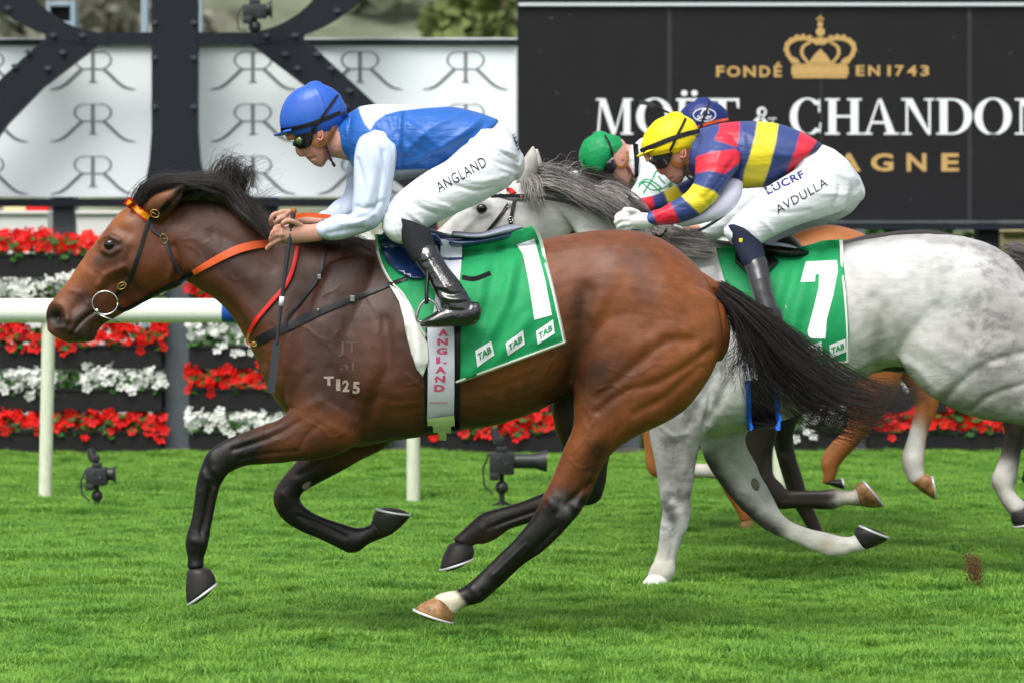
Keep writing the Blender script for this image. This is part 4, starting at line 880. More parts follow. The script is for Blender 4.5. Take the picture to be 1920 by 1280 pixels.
cA = [('b', [(640, 520), (620, 640), (620, 760)], 130, DK, .95), ('b', [(380, 450), (500, 540)], 90, DK, .9), ('b', [(560, 780), (640, 790)], 24, (.09, .03, .014), .8), ('b', [(740, 520), (790, 700), (860, 790)], 70, DK, .8), ('b', [(330, 420), (290, 470), (250, 500)], 50, (.13, .04, .018), .6),
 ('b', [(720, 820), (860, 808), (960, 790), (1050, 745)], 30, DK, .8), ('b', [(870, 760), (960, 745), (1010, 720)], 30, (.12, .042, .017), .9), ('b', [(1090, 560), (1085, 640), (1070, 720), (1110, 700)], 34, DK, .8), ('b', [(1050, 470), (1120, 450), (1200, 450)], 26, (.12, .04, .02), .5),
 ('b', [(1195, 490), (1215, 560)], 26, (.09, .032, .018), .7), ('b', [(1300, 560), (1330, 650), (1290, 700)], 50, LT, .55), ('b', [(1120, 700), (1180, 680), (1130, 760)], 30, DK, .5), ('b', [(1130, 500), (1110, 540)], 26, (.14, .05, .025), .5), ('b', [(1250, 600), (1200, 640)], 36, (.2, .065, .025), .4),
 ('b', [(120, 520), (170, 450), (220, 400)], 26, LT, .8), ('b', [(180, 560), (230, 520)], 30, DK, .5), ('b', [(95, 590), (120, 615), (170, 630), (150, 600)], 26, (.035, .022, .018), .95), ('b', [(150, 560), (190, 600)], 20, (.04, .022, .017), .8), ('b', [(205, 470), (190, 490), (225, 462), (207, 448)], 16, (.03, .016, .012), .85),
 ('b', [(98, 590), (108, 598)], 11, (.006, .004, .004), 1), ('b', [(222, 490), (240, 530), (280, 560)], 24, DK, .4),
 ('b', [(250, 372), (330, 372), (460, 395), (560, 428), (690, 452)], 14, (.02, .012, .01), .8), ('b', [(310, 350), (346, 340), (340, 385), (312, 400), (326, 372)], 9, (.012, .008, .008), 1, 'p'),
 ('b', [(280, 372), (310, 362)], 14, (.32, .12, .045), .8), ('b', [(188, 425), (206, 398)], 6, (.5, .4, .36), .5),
 # legs, black from the forearm and gaskin down
 ('n', [(560, 775), (620, 800), (650, 820)], 24, BR, .7), ('n', [(300, 1150), (300, 830), (430, 790), (520, 800), (510, 880), (430, 930), (420, 1150)], 34, BK, 1, 'p'), ('n', [(530, 860), (640, 850)], 12, BK, .6),
 ('f', [(500, 1060), (495, 900), (560, 840), (660, 880), (790, 1060)], 30, BK, 1, 'p'), ('f', [(600, 850), (700, 830)], 22, DK, .7),
 ('n', [(1130, 930), (1090, 1000), (900, 1150), (760, 1180), (760, 1080), (1000, 940), (1040, 915), (1080, 912)], 22, BK, 1, 'p'), ('n', [(1040, 860), (1020, 920)], 10, BR, .5), ('n', [(1120, 840), (1100, 900)], 18, DK, .8),
 ('n', [(1060, 960), (1050, 930)], 12, (.10, .095, .095), .5), ('n', [(848, 1098), (872, 1130), (858, 1165), (760, 1165), (770, 1100)], 5, (.62, .55, .42), 1, 'p'),
 ('f', [(1200, 730), (1150, 860), (1160, 960), (800, 1060), (800, 960), (1030, 860), (1030, 720)], 26, (.016, .012, .011), 1, 'p'), ('f', [(1040, 740), (1045, 820)], 12, (.08, .026, .012), .8)]
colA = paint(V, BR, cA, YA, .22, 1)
LA = W(850, 1205, YA)
bay = thing('racehorse', 'galloping bay racehorse with black legs and number 1 cloth, leading in front', 'horse', (LA[0], YA, 0))
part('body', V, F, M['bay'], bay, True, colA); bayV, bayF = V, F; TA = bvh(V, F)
eyes(bay, YA, 207, 459, .080, .027)
hoof(bay, YA, -.14, (401, 1071, 347, 1071), (405, 1092, 350, 1132), .058, 'hoof_dark')
hoof(bay, YA, .12, (696, 974, 737, 1003), (704, 956, 770, 967), .055, 'hoof_dark', shoe=4)
hoof(bay, YA, -.105, (853, 1150, 812, 1117), (850, 1165, 776, 1140), .056, 'hoof_pale', 'pale mottled hoof')
hoof(bay, YA, .12, (891, 1024, 836, 1022), (887, 1045, 824, 1066), .055, 'hoof_dark')
mb = MB(); c = W(575, 907, YA+.12); h, d = cast(TA, 575, 907, YA); mb.ball(h, .016, .005, .026, 12, 8, Matrix.Rotation(.5, 3, 'Y')); mb.build('chestnut_callus', M['chestnut_scab'], bay, smooth=True)
# brand on the shoulder
drape('freeze_brand', textpolys('T', 607, 626, 705, 722, .05)+textpolys('1', 630, 638, 710, 732, .04)+textpolys('2', 642, 655, 712, 734, .04)+textpolys('5', 661, 675, 715, 738, .04), TA, M['brand'], bay, .0025, 5, 0, YA, smooth=False)
drape('faded_brand', textpolys('JT', 635, 671, 640, 668, .0)+textpolys('al', 637, 664, 678, 694, .0), TA, M['brand_faint'], bay, .002, 5, 0, YA, smooth=False)
# mane, forelock, tail
g1 = [[(322, 380, -.02), (330, 352, -.05), (372, 345, -.06), (420, 362, -.06), (452, 395, -.07)], [(300, 372, -.01), (318, 342, -.04), (370, 334, -.04), (425, 336, -.03), (447, 372, -.05)],
      [(340, 372, 0), (372, 346, -.03), (418, 345, -.04), (446, 370, -.06), (460, 410, -.09)], [(380, 372, 0), (410, 352, -.02), (440, 352, -.04), (455, 392, -.08), (488, 430, -.1)],
      [(420, 378, 0), (440, 362, -.03), (458, 380, -.07), (478, 412, -.1), (502, 442, -.12)], [(460, 392, 0), (472, 382, -.04), (484, 405, -.08), (500, 428, -.11), (508, 446, -.12)]]
g2 = [[(262, 378, 0), (275, 352, -.02), (310, 334, -.03), (350, 334, -.04), (400, 345, -.04)], [(270, 388, -.03), (288, 360, -.05), (325, 346, -.05), (370, 350, -.05), (410, 362, -.05)], [(252, 380, .02), (262, 352, 0), (300, 330, 0), (350, 330, 0), (400, 335, 0)]]
g3 = [[(400, 352, 0), (398, 325, 0), (408, 314, 0), (424, 318, -.01), (432, 338, -.01)], [(420, 360, 0), (422, 330, 0), (432, 308, 0), (446, 312, 0), (458, 336, 0)], [(440, 372, 0), (446, 340, 0), (448, 318, 0), (462, 322, 0), (468, 350, 0)], [(446, 380, 0), (454, 352, 0), (466, 330, 0), (475, 345, 0), (480, 368, 0)]]
g4 = [[(448, 384, 0), (470, 366, 0), (498, 348, .01), (520, 338, .02)], [(456, 390, 0), (480, 380, 0), (505, 366, .01), (530, 350, .02)]]
g5 = [[(500, 425, 0), (540, 432, -.06), (580, 440, -.1), (640, 452, -.14)], [(560, 432, 0), (600, 440, -.05), (640, 450, -.1), (668, 470, -.14)], [(620, 442, 0), (660, 446, -.05), (690, 455, -.1), (700, 470, -.12)]]
V, F = join(strands(g1, YA, 1700, .0013, 5, 9, 3, 18, 3, jl=.4, dy0=.02, dy1=.02, own_=.2), strands(g2, YA, 900, .0012, 5, 9, 3, 18, 4, jl=.45, own_=.2, dy0=.03, dy1=.02), strands(g3, YA, 420, .0011, 7, 12, 6, 18, 5, jl=.35, dy0=.03, own_=.15, lk=7), strands([[(300, 352), (330, 338), (370, 330), (405, 322)], [(340, 350), (375, 335), (405, 325), (430, 300)], [(420, 350), (450, 322), (480, 310), (505, 300)], [(430, 360), (462, 335), (495, 325), (520, 322)]], YA, 60, .0007, 10, 16, 7, 14, 33, jl=.5), strands(g4, YA, 26, .0007, 6, 14, 3, 14, 6), strands(g5, YA, 420, .0014, 5, 5, 2, 12, 7, dy0=.02, dy1=.02))
Vc, Fc = union([loft([(262, 376, 282, 396, .04, -.01), (290, 350, 310, 384, .04, .0), (330, 344, 345, 382, .04, .0), (380, 347, 380, 382, .04, 0), (425, 349, 415, 386, .04, -.01), (450, 374, 432, 396, .045, -.03), (474, 400, 452, 412, .05, -.06), (500, 424, 478, 432, .05, -.08), (508, 440, 496, 446, .03, -.09)], YA, 20)], .008, 3)
part('mane', V, F, M['hair_dark'], bay, True); part('mane_mass', Vc, Fc, M['hair_dark'], bay, True)
tg = [[(1352, 534), (1395, 560), (1450, 600), (1520, 650), (1600, 700), (1690, 735), (1770, 728)], [(1352, 540), (1395, 572), (1450, 622), (1520, 682), (1600, 735), (1680, 752), (1745, 742)], [(1350, 545), (1392, 585), (1440, 640), (1500, 705), (1570, 762), (1650, 785), (1715, 765)],
      [(1350, 550), (1388, 595), (1425, 655), (1475, 725), (1540, 785), (1610, 808), (1680, 800)], [(1348, 553), (1384, 600), (1410, 660), (1450, 730), (1515, 785), (1590, 810), (1650, 838)], [(1346, 555), (1378, 600), (1395, 650), (1400, 700), (1420, 735), (1455, 760), (1500, 785)]]
tg2 = [[(1362, 560), (1380, 610), (1375, 650), (1350, 690), (1345, 715)], [(1366, 565), (1388, 620), (1392, 665), (1372, 700), (1360, 712)], [(1372, 568), (1395, 625), (1410, 680), (1408, 730), (1420, 760)]]
V, F = join(strands(tg[:4], YA, 820, .0011, 4, 20, 13, 34, 8, jl=.25, dy0=.015, dy1=.09, lk=9, own_=.16), strands(tg[3:], YA, 300, .0010, 4, 20, 14, 30, 18, jl=.35, dy0=.015, dy1=.08, lk=8, own_=.16), strands(tg[:5], YA, 420, .0013, 5, 12, 8, 26, 9, jl=.65, dy0=.02, dy1=.05, lk=6, own_=.2), strands(tg2, YA-.02, 190, .0010, 4, 14, 16, 22, 10, dy0=.02, dy1=.04, lk=7, own_=.15), strands([[(1440, 620), (1520, 680), (1620, 728), (1720, 730), (1850, 700)], [(1440, 640), (1520, 710), (1600, 750), (1700, 748), (1800, 700)], [(1430, 640), (1500, 740), (1580, 800), (1650, 815), (1720, 800)]], YA, 170, .0007, 16, 22, 16, 30, 34, jl=.5, dy0=.03, dy1=.06))
part('tail', V, F, M['hair_brown'], bay, True)

# ------------------------------------------------------------------ saddlecloth, saddle, girth of number 1
def folds(lines):
    def f(x, y):
        s = 0
        for pl, r, a in lines: s += 2.3*a*math.exp(-(dist(np.array([x]), np.array([y]), pl)[0]/r)**2)
        return s
    return f
sc1 = thing('saddlecloth', 'green saddlecloth with a white number 1 and three small white square badges', 'saddlecloth', W(960, 600, YA-.3))
clo = [(703, 440), (760, 440), (830, 462), (905, 458), (960, 436), (1000, 422), (1012, 445), (1024, 490), (1036, 535), (1050, 595), (1061, 643), (1008, 662), (954, 682), (905, 700), (853, 718), (812, 700), (806, 660), (800, 630), (782, 600), (769, 575), (752, 549), (734, 530), (718, 505), (708, 475)]
fd = folds([([(960, 480), (950, 580), (880, 700)], 14, .010), ([(985, 470), (965, 560), (925, 640)], 9, -.008), ([(905, 480), (900, 560), (860, 640)], 14, .008), ([(930, 500), (905, 600)], 9, -.007), ([(870, 490), (850, 560)], 8, -.004), ([(990, 600), (930, 680), (880, 705)], 9, .006), ([(1010, 640), (1058, 630)], 10, .004), ([(740, 470), (760, 540)], 10, .006), ([(975, 440), (960, 480), (940, 540)], 6, -.006)])
TC0 = TA
o, cV, cF = drape('cloth', [clo], TA, M['cloth'], sc1, .012, 6, .003, YA-.1, fd, True, relax=2, ret=True); TC = [bvh(cV, cF)]
far = drape('cloth_far_side', [[(703, 446), (760, 452), (905, 466), (1000, 440), (1024, 490), (1050, 595), (1061, 643), (953, 682), (853, 718), (800, 630), (734, 530)]], TA, M['cloth'], sc1, .012, 14, .003, YA-.1, relax=2)
for v in far.data.vertices: v.co.y = 2*(YA-(YA-.3))-v.co.y
far.data.flip_normals()
def trim(pts, w, t, par, Yc=YA, name='white_binding', m='canvas', off=.0035, n=6): return strap(name, pts, w, t, M[m], par, off+.003, Yc-.2, n, .006, sm=12)
TCA = TC+[TA]
trim([(1000, 423), (1012, 446), (1023, 490), (1035, 535), (1048, 592), (1059, 642)], 6, TCA, sc1)
trim([(1060, 642), (1008, 661), (954, 681), (905, 699), (855, 717)], 6, TCA, sc1); trim([(705, 442), (709, 475), (719, 505), (735, 531), (753, 550), (770, 577), (782, 602), (800, 632)], 5, TCA, sc1)
drape('number_1', [[(968, 459), (1002, 448), (1009, 475), (1022, 525), (1035, 591), (1002, 600), (991, 527), (985, 497), (980, 475)]], TCA, M['print_w'], sc1, .0022, 6, 0, YA-.2)
for q in ([(891, 657), (921, 639), (927, 665), (895, 688)], [(948, 643), (981, 619), (984, 645), (952, 667)], [(1005, 621), (1037, 599), (1040, 625), (1008, 646)]):
    b = drape('badge', [q], TCA, M['print_w'], sc1, .0022, 6, 0, YA-.2)
    tl, tr, br_, bl = [np.array(p, float) for p in q]
    def xt(u, v, tl=tl, tr=tr, br_=br_, bl=bl):
        u = .1+.8*u; v = .27+.46*v; p = (bl*(1-u)+br_*u)*(1-v)+(tl*(1-u)+tr*u)*v; return tuple(p)
    drape('badge_lettering', textpolys('TAB', 0, 1, 0, 1, .035, xt), TCA, M['print_g'], b, .0034, 6, 0, YA-.2, smooth=False)
# turned-back front corner showing its pale lining
drape('turned_corner', [[(730, 534), (745, 543), (768, 572), (781, 604), (802, 644), (804, 674), (793, 706), (781, 692), (770, 660), (761, 625), (757, 598), (748, 565)]], TA, M['canvas'], sc1, .02, 6, .003, YA-.2, folds([([(775, 600), (785, 680)], 10, .012), ([(762, 620), (776, 690)], 6, -.006)]), relax=1)
gi = thing('surcingle', 'white elastic girth strap with pink vertical lettering round the bay horse belly', 'girth', W(828, 700, YA-.3))
strap('girth_backing', [(831, 600), (830, 660), (829, 720), (829, 780), (830, 808)], 66, TCA, M['leather'], gi, .008, YA-.3, 6, .004)
gst = strap('strap', [(826, 610), (827, 660), (827, 720), (826, 784)], 50, TCA, M['elastic'], gi, .016, YA-.3, 6, .004)

belt('end_tab', [(826, 782, -.245), (827, 790, -.235), (827, 798, -.222)], 50, M['lime'], gi, YA, .006); belt('buckle_guard', [(828, 796, -.228), (829, 804, -.212), (829, 811, -.195)], 33, M['lime'], gi, YA, .008); belt('buckle_tongue', [(829, 808, -.205), (830, 816, -.19), (830, 825, -.17)], 14, M['lime'], gi, YA, .008)
for i, ch in enumerate('ANGLAND'): drape('pink_letter', textpolys(ch, 821, 841, 616+i*17.3, 630+i*17.3, .05, lambda u, v, y0=616+i*17.3, dx=-i*1.2: (821+dx+u*20, y0+14-v*13)), [bvh(np.array([W(790, 590, YA-.35), W(870, 590, YA-.35), W(870, 830, YA-.35), W(790, 830, YA-.35)]), [(0, 1, 2, 3)])], M['pink'], gi, 0, 40, 0, YA-.35, smooth=False)
for o_ in [q for q in C.objects if q.name.startswith('pink_letter')]:   # settle the letters on the strap
    TS = bvh(np.array([tuple(np.array(v.co)+base(gi)) for v in gst.data.vertices]), [tuple(p.vertices) for p in gst.data.polygons])
    for v in o_.data.vertices:
        w = np.array(v.co)+base(gi); px, py = PX(w[None]); h, d = cast([TS], px[0], py[0], YA-.33); v.co = Vector(h-base(gi))-d*.0015
drape('small_print', textpolys('antondsport.com', 805, 839, 752, 758, .0), [TS], M['pink'], gi, .0015, 30, 0, YA-.33, smooth=False)
sd1 = thing('racing_saddle', 'small dark blue racing saddle under the blue capped jockey', 'saddle', W(850, 460, YA))
o, fV, fF = drape('flap', ret=True, polys=[[(716, 440), (745, 428), (790, 430), (820, 440), (835, 470), (815, 505), (790, 522), (768, 520), (745, 508), (725, 490), (714, 465)]], target=TCA, mat=M['saddle'], parent=sd1, off=.022, step=6, thick=.008, Yd=YA-.2, relax=2); TFL = bvh(fV, fF)
seat = [(770, 425, 772, 446, .10, 0), (800, 428, 802, 455, .13, 0), (850, 440, 850, 468, .15, 0), (900, 442, 902, 462, .15, 0), (945, 430, 950, 453, .13, 0), (975, 424, 980, 432, .08, 0)]
V, F = union([loft(seat, YA, 22)], .006, 3); part('seat', V, F, M['saddle'], sd1, True); TCS = TCA+[TFL, bvh(V, F)]
strap('strap_over_saddle', [(846, 448), (846, 480), (842, 520), (836, 560), (830, 612)], 40, TCS, M['elastic'], gi, .006, YA-.3, 8, .004, sm=14)
V, F = union([loft([(850, 433, 850, 446, .165, 0), (900, 436, 902, 449, .165, 0), (945, 422, 950, 441, .145, 0), (976, 422, 981, 430, .09, 0)], YA, 22)], .006, 3); part('cantle_pad', V, F, M['pad'], sd1, True)
mb = MB(); mb.tube(path3([(800, 440, -.24), (802, 500, -.34), (800, 548, -.40), (800, 570, -.41)], YA), .008, 8, flat=1.8); mb.build('stirrup_leather', M['leather'], sd1, smooth=True)
mb = MB(); mb.tube(path3([(800, 560, -.40), (787, 575, -.40), (782, 598, -.40), (795, 604, -.40), (815, 606, -.40), (824, 596, -.40), (818, 572, -.40), (802, 560, -.40)], YA, 5), .006, 8); mb.build('stirrup_iron', M['steel'], sd1, smooth=True)
belt('leather_tail', [(866, 520, -.34), (890, 523, -.35), (920, 512, -.345)], 9, M['leather'], sd1, YA)
strap('saddle_strap', [(824, 482), (846, 484), (868, 482)], 7, TCS, M['saddle'], sd1, .014, YA-.3, 4, .003, sm=6)
# ------------------------------------------------------------------ bridle, rein, breast girth, whip
bd = thing('bridle', 'bridle with brass buckles and orange and yellow browband on the bay horse', 'bridle', W(230, 480, YA-.1))
bb = strap('browband', [(236, 376), (256, 392), (281, 412)], 15, TA, M['red'], bd, .006, YA-.08, 6, .004, mirror=YA)
for k in range(13):
    u = (k+.5)/13; x, y = 238+u*40, 378+u*31
    drape('yellow_stripe', [[(x-3.2, y+3.8), (x+.4, y+6.2), (x+5, y-2.6), (x+1.6, y-5)]], TA, M['yellow_red'], bb, .0125, 30, 0, YA-.08, smooth=False)
for nm, pts, w in (('cheekpiece', [(279, 412), (262, 470), (247, 512), (240, 528), (225, 546), (214, 556)], 7), ('headpiece', [(318, 378), (305, 392), (290, 408), (278, 414)], 9), ('throatlatch', [(284, 412), (286, 430), (300, 440), (309, 450), (318, 474), (328, 494), (341, 515)], 6)):
    strap(nm, pts, w, TA, M['leather'] if nm != 'throatlatch' else M['strapgrey'], bd, .007, YA-.08, 6, .003, mirror=YA)
def buckle(c, rx, ry, rot, t, par, m='brass'):
    mb = MB(); h, d = cast(t, c[0], c[1], YA-.1); P = []
    for k in range(17):
        a = k*2*math.pi/16; u, v = rx*math.cos(a), ry*math.sin(a); P.append((h[0]+(u*math.cos(rot)-v*math.sin(rot))*YA/FPX, h[1]-.013, h[2]-(u*math.sin(rot)+v*math.cos(rot))*YA/FPX))
    mb.tube(P, .0022, 6); mb.tube([P[0], P[8]], .0015, 6); return mb.build('buckle', M[m], par, smooth=True)
buckle((291, 401), 8.5, 7, .5, TA, bd); buckle((308, 448), 6.5, 9, -.3, TA, bd); buckle((229, 536), 8.5, 6, -.5, TA, bd)
bit = []
mb = MB(); P = [(197+24*math.cos(a), 568+22*math.sin(a), -.085) for a in np.linspace(0, 2*math.pi, 25)]; mb.tube([W(p[0], p[1], YA+p[2]) for p in P], .0034, 8); mb.build('bit_ring', M['steel'], bd, smooth=True)
mb = MB(); mb.tube([W(176, 586, YA-.08), W(200, 596, YA-.087), (W(224, 604, YA-.08))], [.003, .0034, .003], 8); mb.ball(W(182, 583, YA-.085), .009, .009, .011); mb.build('bit_bar', M['steel'], bd, smooth=True)
mb = MB(); P = [(197+24*math.cos(a), 568+22*math.sin(a), .085) for a in np.linspace(0, 2*math.pi, 17)]; mb.tube([(W(p[0], p[1], YA)[0], YA+p[2], W(p[0], p[1], YA)[2]) for p in P], .0034, 8); mb.build('bit_ring', M['steel'], bd, smooth=True)
rn = thing('rein', 'rein with orange rubber grip running to the hands of the blue capped jockey', 'rein', W(362, 512, YA-.1))
strap('rein_leather', [(216, 572), (228, 581), (245, 577), (290, 551), (330, 531), (365, 511)], [7, 7, 7, 8, 9, 9], TA, M['leather'], rn, .012, YA-.09, 8, .003)
strap('rubber_grip', [(362, 512), (400, 490), (440, 470), (475, 460), (508, 456)], [10, 13, 15, 15, 14], TA, M['orange'], rn, .014, YA-.15, 8, .004)
belt('rein_end', [(545, 408, -.2), (575, 403, -.22), (600, 405, -.24), (620, 407, -.24)], 8, M['orange'], rn, YA)
bg_ = thing('breast_girth', 'black breast girth strap with steel buckle crossing the bay horse shoulder', 'strap', W(600, 600, YA-.2))
strap('strap', [(480, 642), (510, 625), (560, 602), (600, 583), (650, 564), (700, 545), (735, 531), (764, 521)], [17, 17, 16, 14, 11, 8, 7, 7], TCA, M['leather'], bg_, .007, YA-.2, 8, .004)
strap('neck_strap', [(536, 612), (540, 592), (565, 562), (590, 530), (601, 508), (607, 480), (615, 456)], 6, TA, M['leather'], bg_, .01, YA-.2, 8, .003)
for c, s_ in (((661, 560), 1), ((599, 519), .8), ((597, 581), .5)):
    h, d = cast(TA, *c, YA); mb = MB(); mb.box(h[0]-.009*s_, h[0]+.009*s_, h[1]-.018, h[1]-.013, h[2]-.012*s_, h[2]+.012*s_, .002); mb.build('buckle', M['steel'], bg_)
rm = thing('neck_loop', 'bright red rein loop hanging across the bay horse neck to its chest', 'strap', W(500, 560, YA-.2))
strap('red_strap', [(558, 462), (550, 500), (535, 535), (505, 570), (480, 600), (466, 625)], 7, TA, M['red'], rm, .012, YA-.2, 8, .003)
belt('loop_end', [(466, 625, -.1), (463, 640, -.09), (470, 646, -.09), (478, 642, -.1)], 5, M['tan'], rm, YA)
mb = MB(); mb.tube([(W(476+5*math.cos(a), 645+4*math.sin(a), YA-.12)) for a in np.linspace(0, 6.28, 10)], .0022, 6); mb.build('ring', M['brass'], rm, smooth=True)
wh = thing('whip', 'black braided whip held down beside the bay horse neck by the blue capped jockey', 'whip', W(530, 560, YA-.25))
P = path3([(551, 396, -.26), (545, 430, -.265), (540, 470, -.27), (532, 530, -.27), (525, 590, -.265), (519, 645, -.26)], YA, 14); r_ = np.interp(np.arange(len(P)), [0, len(P)*.4, len(P)-1], [.0105, .0095, .006])*(1+.10*np.sin(np.arange(len(P))*2.2))
mb = MB(); mb.tube(P, r_, 10); mb.build('shaft', M['strapgrey'], wh, smooth=True)
mb = MB(); mb.ball(P[0], .012, .012, .016); mb.build('knob', M['tan'], wh, smooth=True)
mb = MB(); q = P[int(len(P)*.68)]; q2 = P[int(len(P)*.74)]; mb.tube([q, q2], .0095, 10); mb.build('tape_band', M['print_w'], wh, smooth=True)
belt('flap', [(519, 640, -.26), (516, 670, -.262), (512, 705, -.265), (507, 736, -.265)], 15, M['strapgrey'], wh, YA, .006)
# ------------------------------------------------------------------ grey horse, number 7
YG7 = 17.1
trunkG = [(1000, 336, 1078, 430, .062, 0, -.1), (1040, 345, 1098, 475, .07, 0, -.3), (1090, 360, 1120, 530, .085, 0, -.4), (1150, 385, 1142, 590, .10, 0, -.45), (1205, 415, 1156, 650, .13, 0, -.45), (1255, 442, 1176, 710, .16, 0, -.4), (1300, 460, 1215, 765, .19, 0, -.35),
 (1345, 464, 1270, 800, .22, 0, -.25), (1395, 470, 1340, 815, .25, 0, -.15), (1445, 472, 1410, 802, .285, 0, -.08), (1500, 470, 1478, 784, .295, 0, -.06), (1555, 465, 1545, 752, .29, 0, -.06), (1605, 453, 1610, 715, .265, 0, -.04),
 (1665, 443, 1668, 688, .24, 0, 0), (1725, 439, 1732, 690, .24, 0, .05), (1790, 442, 1796, 700, .25, 0, .05), (1845, 453, 1850, 700, .25, 0, 0), (1890, 478, 1895, 690, .22, 0, -.05), (1925, 515, 1925, 670, .18, 0, -.1), (1945, 555, 1945, 640, .11, 0, -.1)]
headG = [(998, 332, 1075, 432, .055), (965, 346, 1058, 455, .082, 0, .2), (935, 360, 1030, 472, .092, 0, .25), (900, 374, 985, 480, .085, 0, .25), (862, 394, 935, 488, .066, 0, .15), (826, 426, 888, 505, .056, 0, .1), (796, 460, 855, 530, .052, 0, .05), (772, 488, 828, 552, .055), (764, 512, 800, 556, .046)]
thighG = [(1760, 470, 1668, 640, .09, -.12), (1850, 480, 1706, 706, .12, -.13), (1925, 530, 1745, 742, .135, -.13), (1965, 600, 1790, 768, .13, -.13), (1990, 660, 1845, 786, .11, -.13), (2015, 715, 1915, 797, .085, -.13), (2045, 765, 1985, 822, .06, -.13), (2075, 800, 2035, 850, .045, -.13), (2105, 850, 2065, 885, .038, -.13), (2130, 915, 2095, 930, .03, -.13), (2150, 990, 2118, 998, .036, -.13), (2165, 1030, 2138, 1045, .03, -.13)]
offG = [(1800, 560, 1740, 690, .1, .13), (1880, 600, 1830, 760, .1, .13), (1960, 660, 1925, 780, .08, .13), (2040, 700, 2020, 770, .05, .13), (2110, 730, 2095, 775, .036, .13), (2170, 790, 2145, 810, .03, .13), (2210, 850, 2185, 865, .034, .13)]
shG = [(1270, 520, 1345, 500, .05, -.12), (1240, 580, 1362, 575, .08, -.13), (1218, 660, 1372, 665, .09, -.135), (1206, 730, 1365, 745, .095, -.14), (1208, 785, 1340, 800, .09, -.14)]
foreG = [(1210, 760, 1345, 790, .095, -.14), (1215, 796, 1322, 816, .085, -.14), (1219, 826, 1311, 842, .07, -.14), (1226, 860, 1305, 872, .058, -.14), (1233, 895, 1301, 902, .05, -.14), (1238, 930, 1296, 935, .045, -.14),
 (1241, 955, 1297, 962, .045, -.14), (1239, 985, 1290, 990, .04, -.14), (1235, 1015, 1277, 1020, .033, -.14), (1229, 1040, 1269, 1048, .033, -.14), (1220, 1062, 1266, 1072, .036, -.14), (1212, 1080, 1258, 1090, .034, -.14)]
offforeG = [(1300, 770, 1420, 790, .09, .12), (1306, 805, 1398, 815, .08, .12), (1314, 838, 1400, 838, .07, .12), (1330, 878, 1416, 866, .056, .12), (1356, 915, 1430, 898, .048, .12), (1380, 943, 1446, 924, .044, .12), (1402, 966, 1457, 946, .042, .12), (1430, 990, 1470, 966, .037, .12),
 (1468, 1008, 1492, 981, .028, .12), (1505, 1024, 1522, 992, .027, .12), (1540, 1039, 1552, 998, .032, .12), (1562, 1044, 1568, 1002, .034, .12), (1585, 1040, 1586, 1006, .03, .12), (1606, 1034, 1600, 1004, .03, .12), (1624, 1032, 1604, 996, .03, .12)]
earG = [(970, 340, 1004, 342, .03, -.06), (974, 318, 1009, 322, .036, -.07), (982, 296, 1010, 302, .03, -.075), (998, 273, 1004, 276, .006, -.075)]
earG2 = [(r[0]+6, r[1]+6, r[2]+6, r[3]+6, r[4], .055) for r in earG]
V, F = union([loft(trunkG, YG7, 36), loft(headG, YG7, 28), loft(thighG, YG7, 26), loft(offG, YG7, 20), loft(shG, YG7, 22), loft(foreG, YG7, 24), loft(offforeG, YG7, 22), loft(earG, YG7, 16), loft(earG2, YG7, 16)], .008, 5)
sG = [('b', [(903, 390)], 15, .010), ('b', [(888, 384), (902, 376), (918, 384)], 4.5, .010), ('b', [(890, 402), (904, 406), (916, 400)], 4, .006), ('b', [(920, 372), (940, 385)], 12, -.007), ('b', [(960, 430), (1000, 440)], 30, .008), ('b', [(870, 410), (850, 440)], 8, -.005), ('b', [(890, 410), (870, 430), (850, 450)], 5, .005),
 ('n', [(1370, 620), (1372, 690), (1355, 740), (1330, 790)], 9, -.012), ('n', [(1340, 700), (1310, 760), (1290, 800)], 8, -.006), ('n', [(1290, 740), (1330, 770)], 9, .006), ('n', [(1325, 690), (1332, 740), (1322, 800)], 6, -.012), ('n', [(1392, 700), (1390, 760), (1400, 800)], 9, .006),
 ('n', [(1640, 560), (1660, 600), (1650, 660), (1640, 690)], 14, -.016), ('n', [(1600, 690), (1660, 672), (1720, 690), (1755, 735)], 9, .008), ('n', [(1600, 700), (1660, 690), (1700, 706)], 6, -.006), ('n', [(1700, 500), (1740, 560)], 24, -.005), ('n', [(1690, 600), (1720, 640), (1800, 660)], 20, .008),
 ('n', [(1920, 660), (1850, 680), (1800, 720), (1770, 750)], 8, -.010), ('n', [(1920, 720), (1860, 740), (1820, 770)], 6, -.008), ('n', [(1900, 640), (1840, 655), (1790, 690)], 12, .006), ('n', [(1760, 580), (1790, 620)], 20, -.006),
 ('n', [(1268, 960)], 12, .006), ('n', [(1258, 880), (1262, 930)], 5, -.004), ('n', [(1290, 830), (1285, 880)], 7, .004), ('n', [(1265, 990), (1255, 1050)], 4, -.004), ('f', [(1400, 900)], 5, -.002), ('f', [(1360, 850), (1400, 900), (1440, 950)], 5, -.003), ('f', [(1380, 880), (1390, 920)], 6, .004),
 ('n', [(1240, 800), (1262, 816), (1290, 812)], 4, .004), ('n', [(1480, 760), (1560, 730), (1630, 700)], 8, -.006)]
V = sculpt(V, F, sG, YG7, lambda V, N: .004*vn(V, 9, 12)+.002*vn(V, 24, 13)+.0007*vn(V, 55, 14))
WH, MG, DG = (.54, .54, .53), (.26, .25, .25), (.09, .08, .085)
